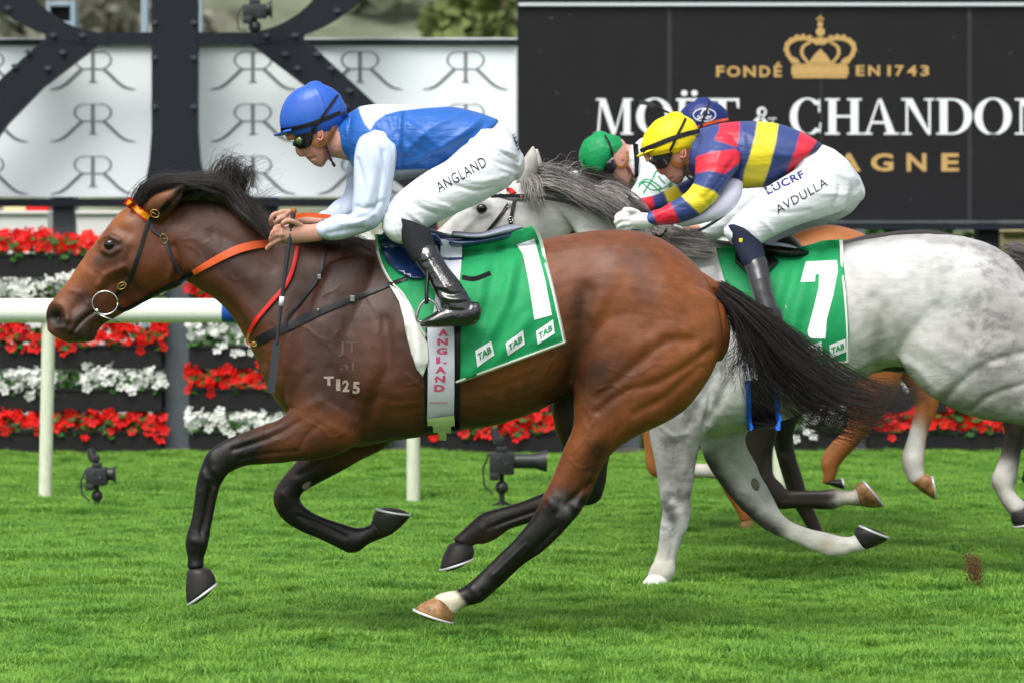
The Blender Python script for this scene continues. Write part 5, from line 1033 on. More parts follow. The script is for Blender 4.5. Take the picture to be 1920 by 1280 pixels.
cG = [('b', [(1610, 560), (1700, 620)], 60, (.50, .49, .46), .6), ('n', [(1300, 640), (1260, 760)], 60, (.36, .35, .34), .9), ('b', [(1400, 800), (1500, 765), (1620, 700)], 34, (.36, .37, .31), .9), ('b', [(1780, 750), (1920, 790)], 34, (.2, .21, .16), .9), ('n', [(1640, 600), (1650, 680), (1700, 700)], 26, (.3, .3, .26), .7),  # greenish belly and thigh strokes: light reflected off the turf, painted into the coat
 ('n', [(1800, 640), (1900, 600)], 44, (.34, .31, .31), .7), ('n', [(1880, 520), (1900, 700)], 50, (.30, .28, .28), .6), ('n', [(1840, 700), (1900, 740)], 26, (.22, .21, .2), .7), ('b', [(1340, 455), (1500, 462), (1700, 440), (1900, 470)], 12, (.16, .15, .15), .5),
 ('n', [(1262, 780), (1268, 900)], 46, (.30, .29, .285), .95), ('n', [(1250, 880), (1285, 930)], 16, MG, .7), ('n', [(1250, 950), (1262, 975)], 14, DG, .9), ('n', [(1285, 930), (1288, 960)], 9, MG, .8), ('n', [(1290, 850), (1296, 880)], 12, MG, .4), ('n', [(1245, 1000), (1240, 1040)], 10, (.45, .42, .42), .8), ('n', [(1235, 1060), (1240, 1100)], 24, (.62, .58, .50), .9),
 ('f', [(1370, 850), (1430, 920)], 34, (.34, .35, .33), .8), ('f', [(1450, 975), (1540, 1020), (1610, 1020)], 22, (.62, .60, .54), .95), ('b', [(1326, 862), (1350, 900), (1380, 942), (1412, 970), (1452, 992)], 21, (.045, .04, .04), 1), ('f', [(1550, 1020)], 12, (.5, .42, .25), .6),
 ('b', [(903, 390)], 13, (.12, .11, .11), .9), ('b', [(780, 520), (820, 550)], 40, (.2, .19, .19), .8), ('b', [(996, 285), (1000, 330)], 18, (.36, .33, .29), .8), ('b', [(900, 420), (1000, 430)], 70, (.44, .43, .42), .8), ('b', [(905, 400), (880, 420)], 22, (.28, .27, .27), .7), ('b', [(903, 391)], 17, (.07, .065, .065), .85), ('b', [(1060, 420), (1120, 470)], 40, (.5, .49, .47), .6)]
col = paint(V, WH, cG, YG7, .08, 5)
dp = np.clip(vn(V*[.7, 1, 1.2], 17, 31)+.9*vn(V*[.7, 1, 1.2], 42, 32)+.6*vn(V, 110, 35)+.0, 0, 1)[:, None]; x_, y_ = PX(V); wgt = np.clip((np.exp(-((dist(x_, y_, [(1850, 520), (1880, 720)])/110)**2))*.75+np.exp(-((dist(x_, y_, [(1265, 760), (1265, 1000)])/60)**2))), 0, 1)[:, None]
col = col*(1-dp*wgt*.52); col *= (1-.16*np.clip(vn(V, 13, 36)+vn(V, 31, 37), 0, 1))[:, None]
gry = thing('racehorse', 'galloping grey racehorse with mottled legs and number 7 cloth, second from the front', 'horse', W(1500, 1104, YG7))
part('body', V, F, M['grey'], gry, True, np.clip(col, 0, 1)); TG = bvh(V, F)
eyes(gry, YG7, 903, 391, .080, .025)
hoof(gry, YG7, -.14, (1256, 1082, 1212, 1078), (1252, 1103, 1199, 1102), .055, 'canvas', 'pale hoof sunk in the turf', shoe=2)
hoof(gry, YG7, .12, (1601, 992, 1626, 1032), (1610, 987, 1666, 1010), .052, 'hoof_dark', shoe=4)
hoof(gry, YG7, -.13, (2138, 1046, 2168, 1032), (2150, 1075, 2205, 1062), .054, 'hoof_dark'); hoof(gry, YG7, .13, (2182, 866, 2212, 850), (2200, 895, 2245, 880), .054, 'hoof_dark')
mb = MB(); h, d = cast(TG, 1416, 907, YG7); mb.ball(h, .019, .007, .03, 16, 10, Matrix.Rotation(-.3, 3, 'Y')); mb.build('chestnut_callus', M['chestnut_scab'], gry, smooth=True)
gm1 = [[(1000, 345, 0), (1010, 318, -.03), (1040, 318, -.05), (1090, 335, -.06), (1140, 350, -.05)], [(1005, 350, -.02), (1030, 345, -.07), (1080, 365, -.09), (1130, 395, -.1), (1165, 425, -.1)], [(1040, 350, 0), (1075, 352, -.04), (1120, 370, -.08), (1160, 395, -.1), (1190, 432, -.1)],
       [(1090, 360, 0), (1120, 362, -.03), (1160, 378, -.07), (1185, 400, -.1), (1192, 425, -.1)], [(1120, 372, 0), (1150, 352, 0), (1180, 372, -.04), (1205, 395, -.08), (1210, 425, -.1)]]
gm2 = [[(980, 335, -.05), (978, 352, -.09), (968, 368, -.11), (966, 385, -.11)], [(990, 330, -.05), (995, 355, -.09), (1000, 380, -.11), (1010, 402, -.11)], [(996, 322, -.02), (1010, 340, -.06), (1018, 365, -.1), (1022, 390, -.11)]]
gm3 = [[(1225, 425, -.02), (1260, 430, -.06), (1300, 440, -.1), (1340, 448, -.12)], [(1230, 432, -.03), (1262, 448, -.08), (1300, 460, -.13), (1345, 466, -.15)], [(1240, 436, -.05), (1262, 458, -.11), (1290, 472, -.16), (1325, 478, -.18)]]
gm4 = [[(1080, 355, 0), (1075, 330, 0), (1095, 315, 0), (1120, 322, 0)], [(1000, 330, 0), (1006, 310, 0), (1018, 308, 0), (1026, 318, 0)]]
V, F = join(strands(gm1, YG7, 700, .0021, 6, 9, 6, 18, 21, jl=.35, dy0=.02, dy1=.03), strands(gm2, YG7, 260, .0018, 5, 7, 5, 14, 22, jl=.3), strands(gm3, YG7, 480, .0019, 5, 8, 4, 16, 23, jl=.35), strands(gm4, YG7, 60, .0014, 8, 12, 5, 14, 24, jl=.4))
part('mane', V, F, M['hair_grey'], gry, True)
V, F = join(strands(gm1, YG7+.03, 700, .0026, 7, 6, 5, 16, 25, dy0=.02), strands(gm3, YG7+.03, 380, .0024, 6, 6, 3, 14, 26)); part('mane_under_layer', V, F, M['hair_dgrey'], gry, True)
V, F = strands([[(1915, 478), (1945, 490), (1990, 520), (2060, 580), (2130, 640)], [(1925, 495), (1955, 520), (2000, 570), (2060, 640), (2120, 700)], [(1885, 458), (1925, 464), (1965, 490), (2020, 540), (2080, 590)]], YG7, 700, .002, 8, 12, 6, 18, 27); part('tail', V, F, M['hair_dgrey'], gry, True)
# tack of number 7
sc7 = thing('saddlecloth', 'green saddlecloth with a white number 7 on the grey horse', 'saddlecloth', W(1500, 600, YG7-.3))
clo7 = [(1341, 462), (1380, 464), (1440, 470), (1500, 465), (1540, 452), (1582, 449), (1580, 475), (1584, 520), (1588, 560), (1592, 620), (1591, 679), (1550, 683), (1480, 690), (1430, 680), (1415, 640), (1405, 590), (1398, 553), (1375, 545), (1359, 526), (1350, 495)]
f7 = folds([([(1520, 470), (1500, 560), (1480, 640)], 9, .010), ([(1500, 490), (1475, 560), (1465, 620)], 7, -.008), ([(1470, 500), (1455, 570)], 7, .008), ([(1560, 560), (1540, 640)], 9, .006), ([(1505, 590), (1495, 680)], 7, -.006), ([(1535, 455), (1525, 490)], 8, .01), ([(1548, 452), (1545, 478)], 5, -.008)])
o, cV, cF = drape('cloth', [clo7], TG, M['cloth'], sc7, .012, 7, .003, YG7-.1, f7, relax=3, ret=True); TCG = [bvh(cV, cF), TG]
o = drape('cloth_far_side', [[(1341, 466), (1440, 478), (1575, 462), (1584, 520), (1591, 679), (1480, 690), (1405, 590), (1398, 553), (1359, 526)]], TG, M['cloth'], sc7, .012, 16, .003, YG7-.1, relax=2)
for v in o.data.vertices: v.co.y = 2*.3-v.co.y
o.data.flip_normals()
trim([(1577, 450), (1578, 475), (1582, 520), (1586, 560), (1590, 620), (1590, 678)], 6, TCG, sc7, YG7); trim([(1591, 679), (1550, 683), (1480, 690), (1432, 682)], 6, TCG, sc7, YG7)
drape('number_7', [[(1511, 491), (1569, 488), (1571, 507), (1562, 555), (1550, 600), (1548, 635), (1517, 634), (1514, 621), (1525, 580), (1535, 540), (1536, 514), (1529, 515), (1528, 528), (1501, 529)]], TCG, M['print_w'], sc7, .0025, 6, 0, YG7-.2)
for q in ([(1555, 647), (1585, 635), (1587, 659), (1557, 671)], [(1512, 650), (1540, 640), (1543, 664), (1515, 675)], [(1470, 655), (1498, 648), (1500, 672), (1473, 680)]):
    b = drape('badge', [q], TCG, M['print_w'], sc7, .0025, 6, 0, YG7-.2)
    tl, tr, br_, bl = [np.array(p, float) for p in q]
    def xt(u, v, tl=tl, tr=tr, br_=br_, bl=bl):
        u = .1+.8*u; v = .27+.46*v; p = (bl*(1-u)+br_*u)*(1-v)+(tl*(1-u)+tr*u)*v; return tuple(p)
    drape('badge_lettering', textpolys('TAB', 0, 1, 0, 1, .035, xt), TCG, M['print_g'], b, .004, 8, 0, YG7-.2, smooth=False)
gi7 = thing('surcingle', 'black girth with bright blue edges round the grey horse belly', 'girth', W(1430, 740, YG7-.3))
M['blue_edge'] = mat('blue_edge', (.01, .12, .6), .5)
strap('girth', [(1424, 590), (1427, 650), (1430, 700), (1432, 760), (1432, 803)], 60, TCG, M['leather'], gi7, .010, YG7-.3, 6, .004)
for a in (-27, 27): strap('blue_border', [(1424+a, 640), (1428+a, 700), (1431+a, 760), (1432+a, 806)], 9, TCG, M['blue_edge'], gi7, .016, YG7-.3, 6, .004)
strap('white_strap', [(1398, 560), (1398, 610), (1402, 660), (1408, 712)], 26, TCG, M['elastic'], gi7, .02, YG7-.3, 6, .004)
strap('black_strap', [(1340, 600), (1370, 603), (1400, 604)], 14, TCG, M['leather'], gi7, .02, YG7-.3, 4, .004)
sd7 = thing('racing_saddle', 'black racing saddle with pale pad on the grey horse', 'saddle', W(1470, 470, YG7))
V, F = union([loft([(1400, 452, 1402, 470, .11), (1440, 458, 1440, 480, .15), (1480, 462, 1480, 486, .16), (1512, 466, 1512, 482, .13)], YG7, 20)], .007, 3); part('seat', V, F, M['leather'], sd7, True)
V, F = union([loft([(1430, 452, 1430, 462, .15), (1470, 456, 1472, 466, .165), (1490, 462, 1490, 468, .14)], YG7, 20)], .007, 2); part('pale_pad', V, F, M['pad'], sd7, True)
drape('flap', [[(1380, 455), (1440, 470), (1460, 490), (1440, 510), (1400, 512), (1378, 490)]], TCG, M['leather'], sd7, .02, 8, .006, YG7-.2)
mb = MB(); mb.tube(path3([(1436, 500, -.34), (1442, 550, -.38), (1440, 596, -.4)], YG7), .008, 8); mb.tube(path3([(1430, 600, -.4), (1422, 620, -.4), (1440, 628, -.4), (1462, 620, -.4), (1450, 600, -.4)], YG7), .006, 8); mb.build('stirrup', M['leather'], sd7, smooth=True)
bd7 = thing('bridle', 'black bridle on the grey horse with two cheek straps behind the eye', 'bridle', W(950, 400, YG7-.1))
for nm, pts, w in (('browband', [(935, 366), (965, 372), (1010, 374)], 7), ('cheekpiece', [(953, 382), (940, 402), (922, 425), (905, 446), (885, 470)], 6), ('throatlatch', [(965, 375), (960, 400), (957, 425), (962, 460)], 7)): strap(nm, pts, w, TG, M['leather'], bd7, .008, YG7-.08, 6, .003, mirror=YG7)
buckle((953, 384), 6, 4, -.8, TG, bd7, 'steel'); buckle((957, 412), 5, 6, 0, TG, bd7, 'steel')
drape('tassel', [[(948, 354), (958, 352), (968, 360), (958, 364)]], TG, M['red'], bd7, .01, 10, .006, YG7-.08)
rn7 = thing('rein', 'black leather rein held in the white gloves above the grey mane', 'rein', W(1050, 370, YG7-.15))
belt('leather', [(920, 368, -.12), (985, 368, -.13), (1050, 376, -.14), (1110, 392, -.15), (1165, 410, -.17)], 7, M['leather'], rn7, YG7, .004)
belt('loop', [(1178, 370, -.16), (1190, 382, -.17), (1204, 395, -.18), (1216, 402, -.18)], 8, M['leather'], rn7, YG7, .004)
mb = MB(); mb.tube(path3([(1250, 428, -.1), (1245, 438, -.14), (1236, 444, -.16), (1228, 440, -.16)], YG7), .006, 8); mb.build('rein_end', M['leather'], rn7, smooth=True)

# ------------------------------------------------------------------ the two horses beyond
def simple_horse(Y, parts_, strokes, base_c, paints, label, gx, nz=.2, seed=0):
    V, F = union([loft(p, Y, 24) for p in parts_], .011, 5); V = sculpt(V, F, strokes, Y, lambda V, N: .004*vn(V, 9, seed))
    t = thing('racehorse', label, 'horse', W(gx, HZ+1.75*FPX/Y, Y)); part('body', V, F, M['farcoat'], t, True, paint(V, base_c, paints, Y, nz, seed)); return t, bvh(V, F)
YD = 18.5
dk, TD = simple_horse(YD, [
 [(1050, 345, 1120, 430, .06), (1110, 355, 1150, 490, .08, 0, -.3), (1180, 385, 1185, 560, .11, 0, -.4), (1250, 420, 1220, 650, .15, 0, -.4), (1320, 445, 1290, 720, .2, 0, -.3), (1400, 455, 1370, 770, .25, 0, -.1), (1480, 462, 1465, 765, .28), (1560, 455, 1560, 735, .27), (1630, 440, 1640, 700, .24), (1700, 431, 1710, 700, .24), (1765, 434, 1775, 700, .24), (1820, 455, 1830, 690, .21), (1860, 500, 1862, 660, .15)],
 [(1060, 342, 1118, 432, .055), (1030, 350, 1085, 445, .085, 0, .2), (990, 370, 1045, 460, .07), (950, 400, 1000, 470, .055), (915, 430, 965, 490, .05), (900, 452, 940, 498, .045)],
 [(1360, 700, 1480, 720, .1, -.12), (1380, 770, 1465, 780, .08, -.12), (1392, 820, 1453, 826, .062, -.12), (1402, 862, 1449, 868, .05, -.12), (1412, 896, 1452, 890, .045, -.12), (1424, 936, 1466, 905, .042, -.12), (1456, 953, 1478, 918, .034, -.12), (1500, 952, 1508, 918, .03, -.12), (1535, 954, 1542, 917, .03, -.12), (1562, 954, 1570, 915, .036, -.12), (1584, 946, 1580, 919, .03, -.12), (1604, 948, 1600, 919, .032, -.12), (1616, 950, 1606, 906, .034, -.12)],
 [(1420, 740, 1520, 750, .09, .1), (1440, 800, 1490, 805, .065, .1), (1452, 840, 1492, 848, .05, .1), (1462, 880, 1504, 888, .045, .1), (1474, 915, 1512, 918, .042, .1), (1490, 950, 1526, 950, .032, .1), (1510, 985, 1540, 985, .03, .1), (1522, 1010, 1552, 1010, .033, .1), (1518, 1030, 1545, 1032, .03, .1)],
 [(1780, 540, 1860, 620, .11, -.1), (1800, 640, 1900, 660, .11, -.1), (1840, 720, 1925, 720, .08, -.1), (1872, 775, 1932, 775, .06, -.1), (1882, 810, 1924, 812, .045, -.1), (1876, 845, 1915, 845, .032, -.1), (1866, 878, 1910, 878, .036, -.1), (1858, 900, 1908, 900, .037, -.1), (1864, 920, 1902, 918, .031, -.1), (1878, 945, 1914, 935, .031, -.1), (1890, 962, 1930, 948, .034, -.1)],
 [(1800, 560, 1880, 620, .11, .1), (1850, 660, 1930, 670, .1, .1), (1900, 740, 1970, 740, .07, .1), (1930, 800, 1990, 800, .05, .1), (1925, 850, 1960, 856, .035, .1), (1915, 900, 1948, 905, .035, .1)],
 [(1088, 350, 1108, 352, .03, -.05), (1084, 330, 1104, 334, .03, -.05), (1082, 312, 1090, 313, .008, -.05)]],
 [('n', [(1440, 850), (1430, 890)], 6, -.005), ('n', [(1470, 935), (1560, 935)], 5, -.005), ('n', [(1895, 820), (1886, 870)], 5, -.006)], (.022, .015, .013),
 [('n', [(1576, 935), (1625, 930)], 14, (.6, .56, .5), .97), ('n', [(1880, 885), (1885, 920), (1905, 945)], 24, (.66, .62, .58), .98), ('n', [(1895, 820)], 30, (.02, .016, .015), .8), ('f', [(1520, 1030), (1545, 1015)], 12, (.6, .56, .5), .9), ('f', [(1472, 856)], 8, (.15, .12, .1), .8)],
 'dark brown racehorse with one white pastern, running beyond the grey one', 1450, .2, 41)
hoof(dk, YD, -.12, (1606, 904, 1618, 952), (1617, 903, 1655, 950), .055, 'hoof_pale', shoe=4); hoof(dk, YD, .1, (1545, 1034, 1520, 1032), (1548, 1046, 1508, 1044), .05, 'hoof_pale', shoe=2); hoof(dk, YD, -.1, (1892, 966, 1932, 950), (1900, 985, 1950, 975), .055, 'hoof_dark')
V, F = join(strands([[(1095, 345, 0), (1120, 330, -.05), (1150, 335, -.08), (1180, 352, -.1)], [(1100, 352, -.05), (1130, 352, -.1), (1165, 362, -.12), (1200, 372, -.12)], [(1105, 358, -.05), (1135, 372, -.1), (1170, 380, -.12), (1210, 388, -.12)]], YD, 500, .0022, 5, 7, 5, 14, 42), strands([[(1080, 345, 0), (1086, 330, -.04), (1098, 322, -.05), (1110, 312, -.05)], [(1090, 348, -.04), (1108, 338, -.08), (1120, 322, -.1), (1140, 330, -.1)]], YD, 160, .002, 5, 6, 4, 12, 43))
part('mane', V, F, M['hair_dark'], dk, True)
V, F = strands([[(1850, 470), (1880, 480), (1920, 520), (1960, 580)], [(1855, 490), (1890, 520), (1920, 580), (1940, 640)]], YD, 300, .002, 6, 10, 5, 14, 44); part('tail', V, F, M['hair_dark'], dk, True)
YC = 19.8
ch, TCH = simple_horse(YC, [
 [(960, 360, 1020, 440, .06), (1020, 370, 1050, 500, .08, 0, -.3), (1090, 400, 1085, 560, .11, 0, -.4), (1160, 430, 1120, 640, .15, 0, -.4), (1230, 445, 1190, 710, .2, 0, -.3), (1310, 450, 1280, 740, .25, 0, -.1), (1390, 452, 1380, 735, .28), (1460, 444, 1460, 715, .27), (1510, 427, 1520, 690, .24), (1552, 420, 1570, 690, .24), (1600, 430, 1620, 700, .24), (1640, 452, 1660, 690, .22), (1672, 500, 1680, 670, .16)],
 [(965, 358, 1020, 440, .055), (935, 368, 990, 450, .08), (895, 385, 945, 462, .065), (860, 415, 905, 480, .05), (838, 445, 875, 500, .045)],
 [(1180, 700, 1290, 720, .1, -.12), (1196, 760, 1262, 775, .07, -.12), (1202, 805, 1250, 815, .055, -.12), (1208, 845, 1248, 850, .046, -.12), (1212, 880, 1250, 868, .042, -.12), (1234, 897, 1256, 868, .036, -.12), (1280, 896, 1284, 868, .03, -.12), (1320, 895, 1322, 868, .03, -.12), (1350, 898, 1350, 866, .034, -.12), (1372, 896, 1368, 870, .03, -.12)],
 [(1260, 720, 1350, 730, .09, .1), (1300, 790, 1350, 790, .06, .1), (1330, 850, 1368, 850, .045, .1), (1346, 895, 1382, 890, .042, .1), (1362, 930, 1394, 924, .03, .1), (1382, 960, 1410, 952, .03, .1), (1388, 975, 1413, 972, .032, .1)],
 [(1590, 560, 1680, 620, .11, -.1), (1590, 660, 1695, 680, .11, -.1), (1596, 720, 1680, 740, .09, -.1), (1592, 765, 1650, 785, .06, -.1), (1586, 800, 1618, 826, .045, -.1), (1556, 832, 1590, 854, .036, -.1), (1539, 862, 1575, 872, .036, -.1), (1542, 886, 1570, 888, .034, -.1), (1541, 904, 1566, 902, .031, -.1)],
 [(1610, 560, 1700, 600, .11, .1), (1640, 640, 1730, 660, .1, .1), (1680, 700, 1760, 710, .07, .1), (1712, 745, 1762, 748, .05, .1), (1712, 775, 1754, 778, .04, .1), (1704, 808, 1741, 810, .032, .1), (1695, 840, 1735, 842, .03, .1), (1690, 862, 1733, 864, .037, .1), (1695, 884, 1732, 880, .033, .1), (1705, 905, 1735, 892, .031, .1)]],
 [('n', [(1575, 825), (1550, 860)], 5, -.004), ('f', [(1725, 800), (1712, 850)], 5, -.004), ('n', [(1620, 720), (1660, 740)], 8, -.006)], (.36, .125, .035),
 [('n', [(1290, 882), (1385, 884)], 18, (.7, .68, .66), .95), ('n', [(1240, 890), (1300, 895)], 8, (.3, .1, .04), .7), ('f', [(1716, 815), (1708, 860), (1718, 890)], 26, (.76, .74, .72), 1), ('f', [(1740, 760), (1742, 805)], 10, (.3, .1, .03), .9), ('n', [(1552, 880), (1555, 905)], 14, (.32, .13, .03), .6)],
 'chestnut racehorse with white stockings, farthest of the four from the viewer', 1400, .14, 51)
hoof(ch, YC, .1, (1742, 892, 1706, 908), (1752, 898, 1725, 925), .05, 'hoof_dark'); bpy.data.objects.remove([q for q in ch.children if q.name.startswith('hoof')][0].children[0]); bpy.data.objects.remove([q for q in ch.children if q.name.startswith('hoof')][0])
hoof(ch, YC, .1, (1738, 886, 1708, 908), (1745, 893, 1752, 936), .046, 'hoof_pale', shoe=4); hoof(ch, YC, -.1, (1567, 898, 1545, 906), (1576, 897, 1582, 917), .045, 'hoof_dark', shoe=4); hoof(ch, YC, .1, (1413, 975, 1389, 978), (1414, 998, 1384, 998), .045, 'hoof_pale', shoe=2); hoof(ch, YC, -.12, (1372, 864, 1374, 898), (1380, 862, 1400, 895), .045, 'hoof_dark', shoe=3)
V, F = strands([[(1660, 470), (1690, 500), (1700, 560), (1710, 620)], [(1655, 480), (1672, 520), (1680, 580), (1690, 640)]], YC, 200, .002, 5, 8, 4, 14, 52); part('tail', V, F, M['hair_brown'], ch, True)
V, F = strands([[(980, 360), (1040, 366, -.05), (1100, 395, -.08), (1150, 420, -.1)], [(1050, 375), (1100, 395, -.05), (1150, 425, -.1), (1190, 450, -.12)]], YC, 300, .002, 6, 7, 4, 14, 53); part('mane', V, F, M['hair_brown'], ch, True)
sdc = thing('racing_saddle', 'small dark saddle on the dark brown horse, mostly hidden', 'saddle', W(1440, 470, YD)); V, F = union([loft([(1380, 440, 1380, 462, .12), (1430, 448, 1430, 470, .15), (1470, 450, 1470, 466, .12)], YD, 16)], .01, 2); part('seat', V, F, M['leather'], sdc, True)
# clod of turf thrown up by the grey horse's hooves
mb = MB(); g = np.random.default_rng(9)
for k in range(800):
    a = g.normal(0, 1, 3); c = W(1826+a[0]*9+a[1]*3, 1065+a[1]*15, 16.6+a[2]*.03); q = g.uniform(.001, .0035); mb.ball(c, q, None, q*g.uniform(.8, 2), 5, 3)
M['mud'] = mat('mud', (.13, .062, .026), .9); put(mb.build('turf_clod', M['mud'], None), 'spray of brown dirt thrown up in the air at the lower right', 'dirt', kind='stuff')
# ================================================================== JOCKEYS
SK, SKR = (.50, .27, .20), (.52, .18, .14)
def wrinkle(a, su, sv, ang, seed, a2=.0):
    """folds running along a direction in the picture plane"""
    ca, sa = math.cos(ang), math.sin(ang)
    def f(V, N):
        u = V[:, 0]*ca+V[:, 2]*sa; v = -V[:, 0]*sa+V[:, 2]*ca
        w = vn(V, 6, seed+9)*.05
        P = np.stack([u*su, (v+w)*sv, V[:, 1]*sv*.6], 1)
        r = 1-2.6*np.abs(vn(P, 1., seed))**.7; r2 = vn(P*1.0, 2.3, seed+3)
        m = .15+1.1*np.clip(vn(V, 5, seed+7)+.25, 0, 1)
        return a*(r*.8+r2*.35)*m+a2*vn(V, 60, seed+4)
    return f
def shrink(ribs, k):
    out = []
    for r in ribs:
        r = list(r)+[0, 0][len(r)-5:] if len(r) < 7 else list(r); cx, cy = (r[0]+r[2])/2, (r[1]+r[3])/2
        out.append((cx+(r[0]-cx)*k, cy+(r[1]-cy)*k, cx+(r[2]-cx)*k, cy+(r[3]-cy)*k, r[4]*k, *r[5:7]))
    return out
def dyset(ribs, s): return [tuple(list(r[:5])+[(r[5] if len(r) > 5 else 0)*s]+list(r[6:])) for r in ribs]
def garment(name, ribs_list, Y, m, par, vox=.006, strokes=(), extra=None, col=None, n=28, sm=3, label=None, caps=.25):
    V, F = union([loft(r, Y, n, 5, caps) for r in ribs_list], vox, sm); V = sculpt(V, F, list(strokes), Y, extra)
    colors = col(V) if col else None
    o = part(name, V, F, m, par, True, colors, label=label); return o, V, F, bvh(V, F)
def colmap(base_c, polys, soft=0):
    def f(V):
        x, y = PX(V); c = np.tile(np.array(base_c, float), (len(V), 1))
        for pl, cc in polys:
            sd = dist(x, y, list(pl)+[pl[0]]); sd = np.where(inside(x, y, pl), -sd, sd); w = np.clip(.5-sd/3.4, 0, 1)[:, None]; c = c*(1-w)+np.array(cc)*w
        return c
    return f
def finger(pts, r, Y): return limb([(p[0], p[1], p[2], r*(1-.12*i/len(pts))) for i, p in enumerate(pts)], Y, 10, 4)
# ------------------------------------------------------------------ jockey 1, blue cap
j1 = thing('person', 'jockey in blue helmet cover and blue and white silks riding the leading bay horse', 'person', W(840, 460, YA))
head = [(560, 212, 636, 196, .06), (552, 228, 642, 212, .074), (549, 242, 645, 226, .078), (549, 256, 644, 240, .078), (554, 268, 641, 252, .073), (559, 279, 636, 264, .067), (566, 288, 631, 274, .06), (574, 296, 627, 283, .052), (582, 304, 622, 291, .045), (591, 311, 616, 299, .038), (598, 313, 611, 304, .03)]
nose = [(553, 262, 566, 264, .008), (553, 275, 568, 277, .011), (555, 287, 570, 286, .016), (560, 293, 571, 292, .014)]
neck = [(618, 236, 612, 294, .052, 0), (636, 226, 632, 297, .06), (655, 220, 654, 302, .07), (676, 216, 676, 308, .085)]
torso1 = [(650, 226, 655, 300, .085), (668, 203, 672, 328, .145), (700, 196, 708, 343, .185), (750, 196, 750, 338, .20), (805, 197, 800, 330, .19), (855, 201, 845, 318, .18), (900, 212, 880, 294, .17), (930, 223, 904, 268, .14)]
upper1 = [(688, 248, 742, 262, .06, -.14), (672, 262, 746, 280, .072, -.17), (664, 290, 743, 303, .074, -.19), (662, 322, 739, 330, .07, -.205), (661, 352, 734, 364, .067, -.22), (659, 380, 727, 396, .064, -.23), (660, 398, 708, 424, .06, -.235), (655, 402, 690, 434, .056, -.235), (640, 402, 668, 442, .052, -.235), (622, 406, 646, 449, .048, -.235), (607, 413, 622, 451, .045, -.23), (596, 419, 604, 447, .038, -.23)]
pel1 = [(862, 225, 862, 300, .13), (900, 224, 892, 330, .155), (935, 229, 922, 352, .17), (962, 252, 946, 352, .15), (976, 284, 966, 338, .10)]
th1 = [(885, 228, 970, 320, .12, -.06), (868, 264, 957, 348, .12, -.10), (838, 300, 921, 369, .108, -.14), (800, 322, 878, 391, .095, -.165), (766, 346, 832, 411, .088, -.185), (738, 370, 803, 426, .08, -.2), (718, 398, 780, 443, .075, -.21), (716, 418, 762, 455, .068, -.215)]
shin1 = [(740, 405, 792, 425, .065, -.22), (748, 440, 806, 436, .06, -.24), (768, 482, 816, 462, .055, -.28), (800, 520, 838, 500, .05, -.33), (812, 546, 862, 528, .048, -.37), (824, 564, 880, 555, .042, -.39), (826, 580, 896, 578, .040, -.395)]
foot1 = [(896, 566, 896, 604, .034, -.395), (880, 566, 886, 611, .04, -.395), (856, 570, 858, 613, .042, -.395), (830, 577, 832, 614, .042, -.395), (808, 590, 810, 615, .04, -.395), (790, 600, 792, 614, .03, -.395)]
palm = [(600, 418, 602, 452, .024, -.23), (580, 421, 580, 455, .025, -.235), (558, 420, 556, 457, .031, -.24), (538, 421, 534, 458, .034, -.245), (524, 427, 520, 454, .028, -.245)]
fing = [finger([(530, 447, -.27), (518, 452, -.29), (508, 459, -.29), (501, 466, -.275)], 5.2, YA), finger([(528, 440, -.28), (514, 441, -.30), (508, 448, -.30), (512, 455, -.285), (522, 455, -.27)], 5.2, YA), finger([(528, 433, -.275), (515, 433, -.295), (510, 439, -.30), (514, 446, -.285)], 5, YA), finger([(532, 427, -.26), (521, 425, -.28), (515, 429, -.285), (518, 436, -.27)], 4.6, YA),
        finger([(565, 424, -.25), (552, 417, -.275), (540, 414, -.285), (531, 418, -.285)], 5.6, YA)]
palm2 = [(605, 408, 602, 424, .022, -.10), (575, 404, 574, 424, .024, -.11), (552, 400, 550, 422, .03, -.13), (534, 399, 532, 420, .028, -.14)]
fing2 = [finger([(538, 404, -.15), (522, 400, -.17), (512, 404, -.175), (508, 413, -.17), (509, 421, -.155)], 5, YA), finger([(540, 410, -.155), (526, 410, -.18), (519, 416, -.18), (520, 425, -.165)], 5, YA), finger([(545, 400, -.14), (536, 396, -.16), (526, 398, -.165), (520, 403, -.165)], 4.6, YA), finger([(536, 417, -.15), (524, 420, -.17), (518, 425, -.16)], 4.6, YA), finger([(556, 400, -.13), (548, 396, -.15), (540, 399, -.16), (534, 404, -.165)], 5, YA)]
core = [loft(head, YA, 26), loft(nose, YA, 14), loft(neck, YA, 20), loft(shrink(torso1, .86), YA, 24), loft(shrink(upper1, .72), YA, 18), loft(shrink(pel1, .86), YA, 22), loft(shrink(th1, .82), YA, 20), loft(shrink(dyset(th1, -1), .82), YA, 20), loft(shrink(shin1, .72), YA, 16), loft(shrink(dyset(shin1, -1), .72), YA, 16), loft(palm, YA, 18), loft(palm2, YA, 16),
        loft([(696, 266, 728, 274, .04, .15), (660, 308, 692, 313, .038, .16), (657, 337, 688, 343, .038, .16), (651, 365, 684, 372, .036, .13), (633, 384, 658, 398, .034, .05), (610, 399, 628, 414, .028, -.03), (592, 404, 600, 423, .026, -.09)], YA, 16)]+fing+fing2
V, F = union(core, .0042, 2)
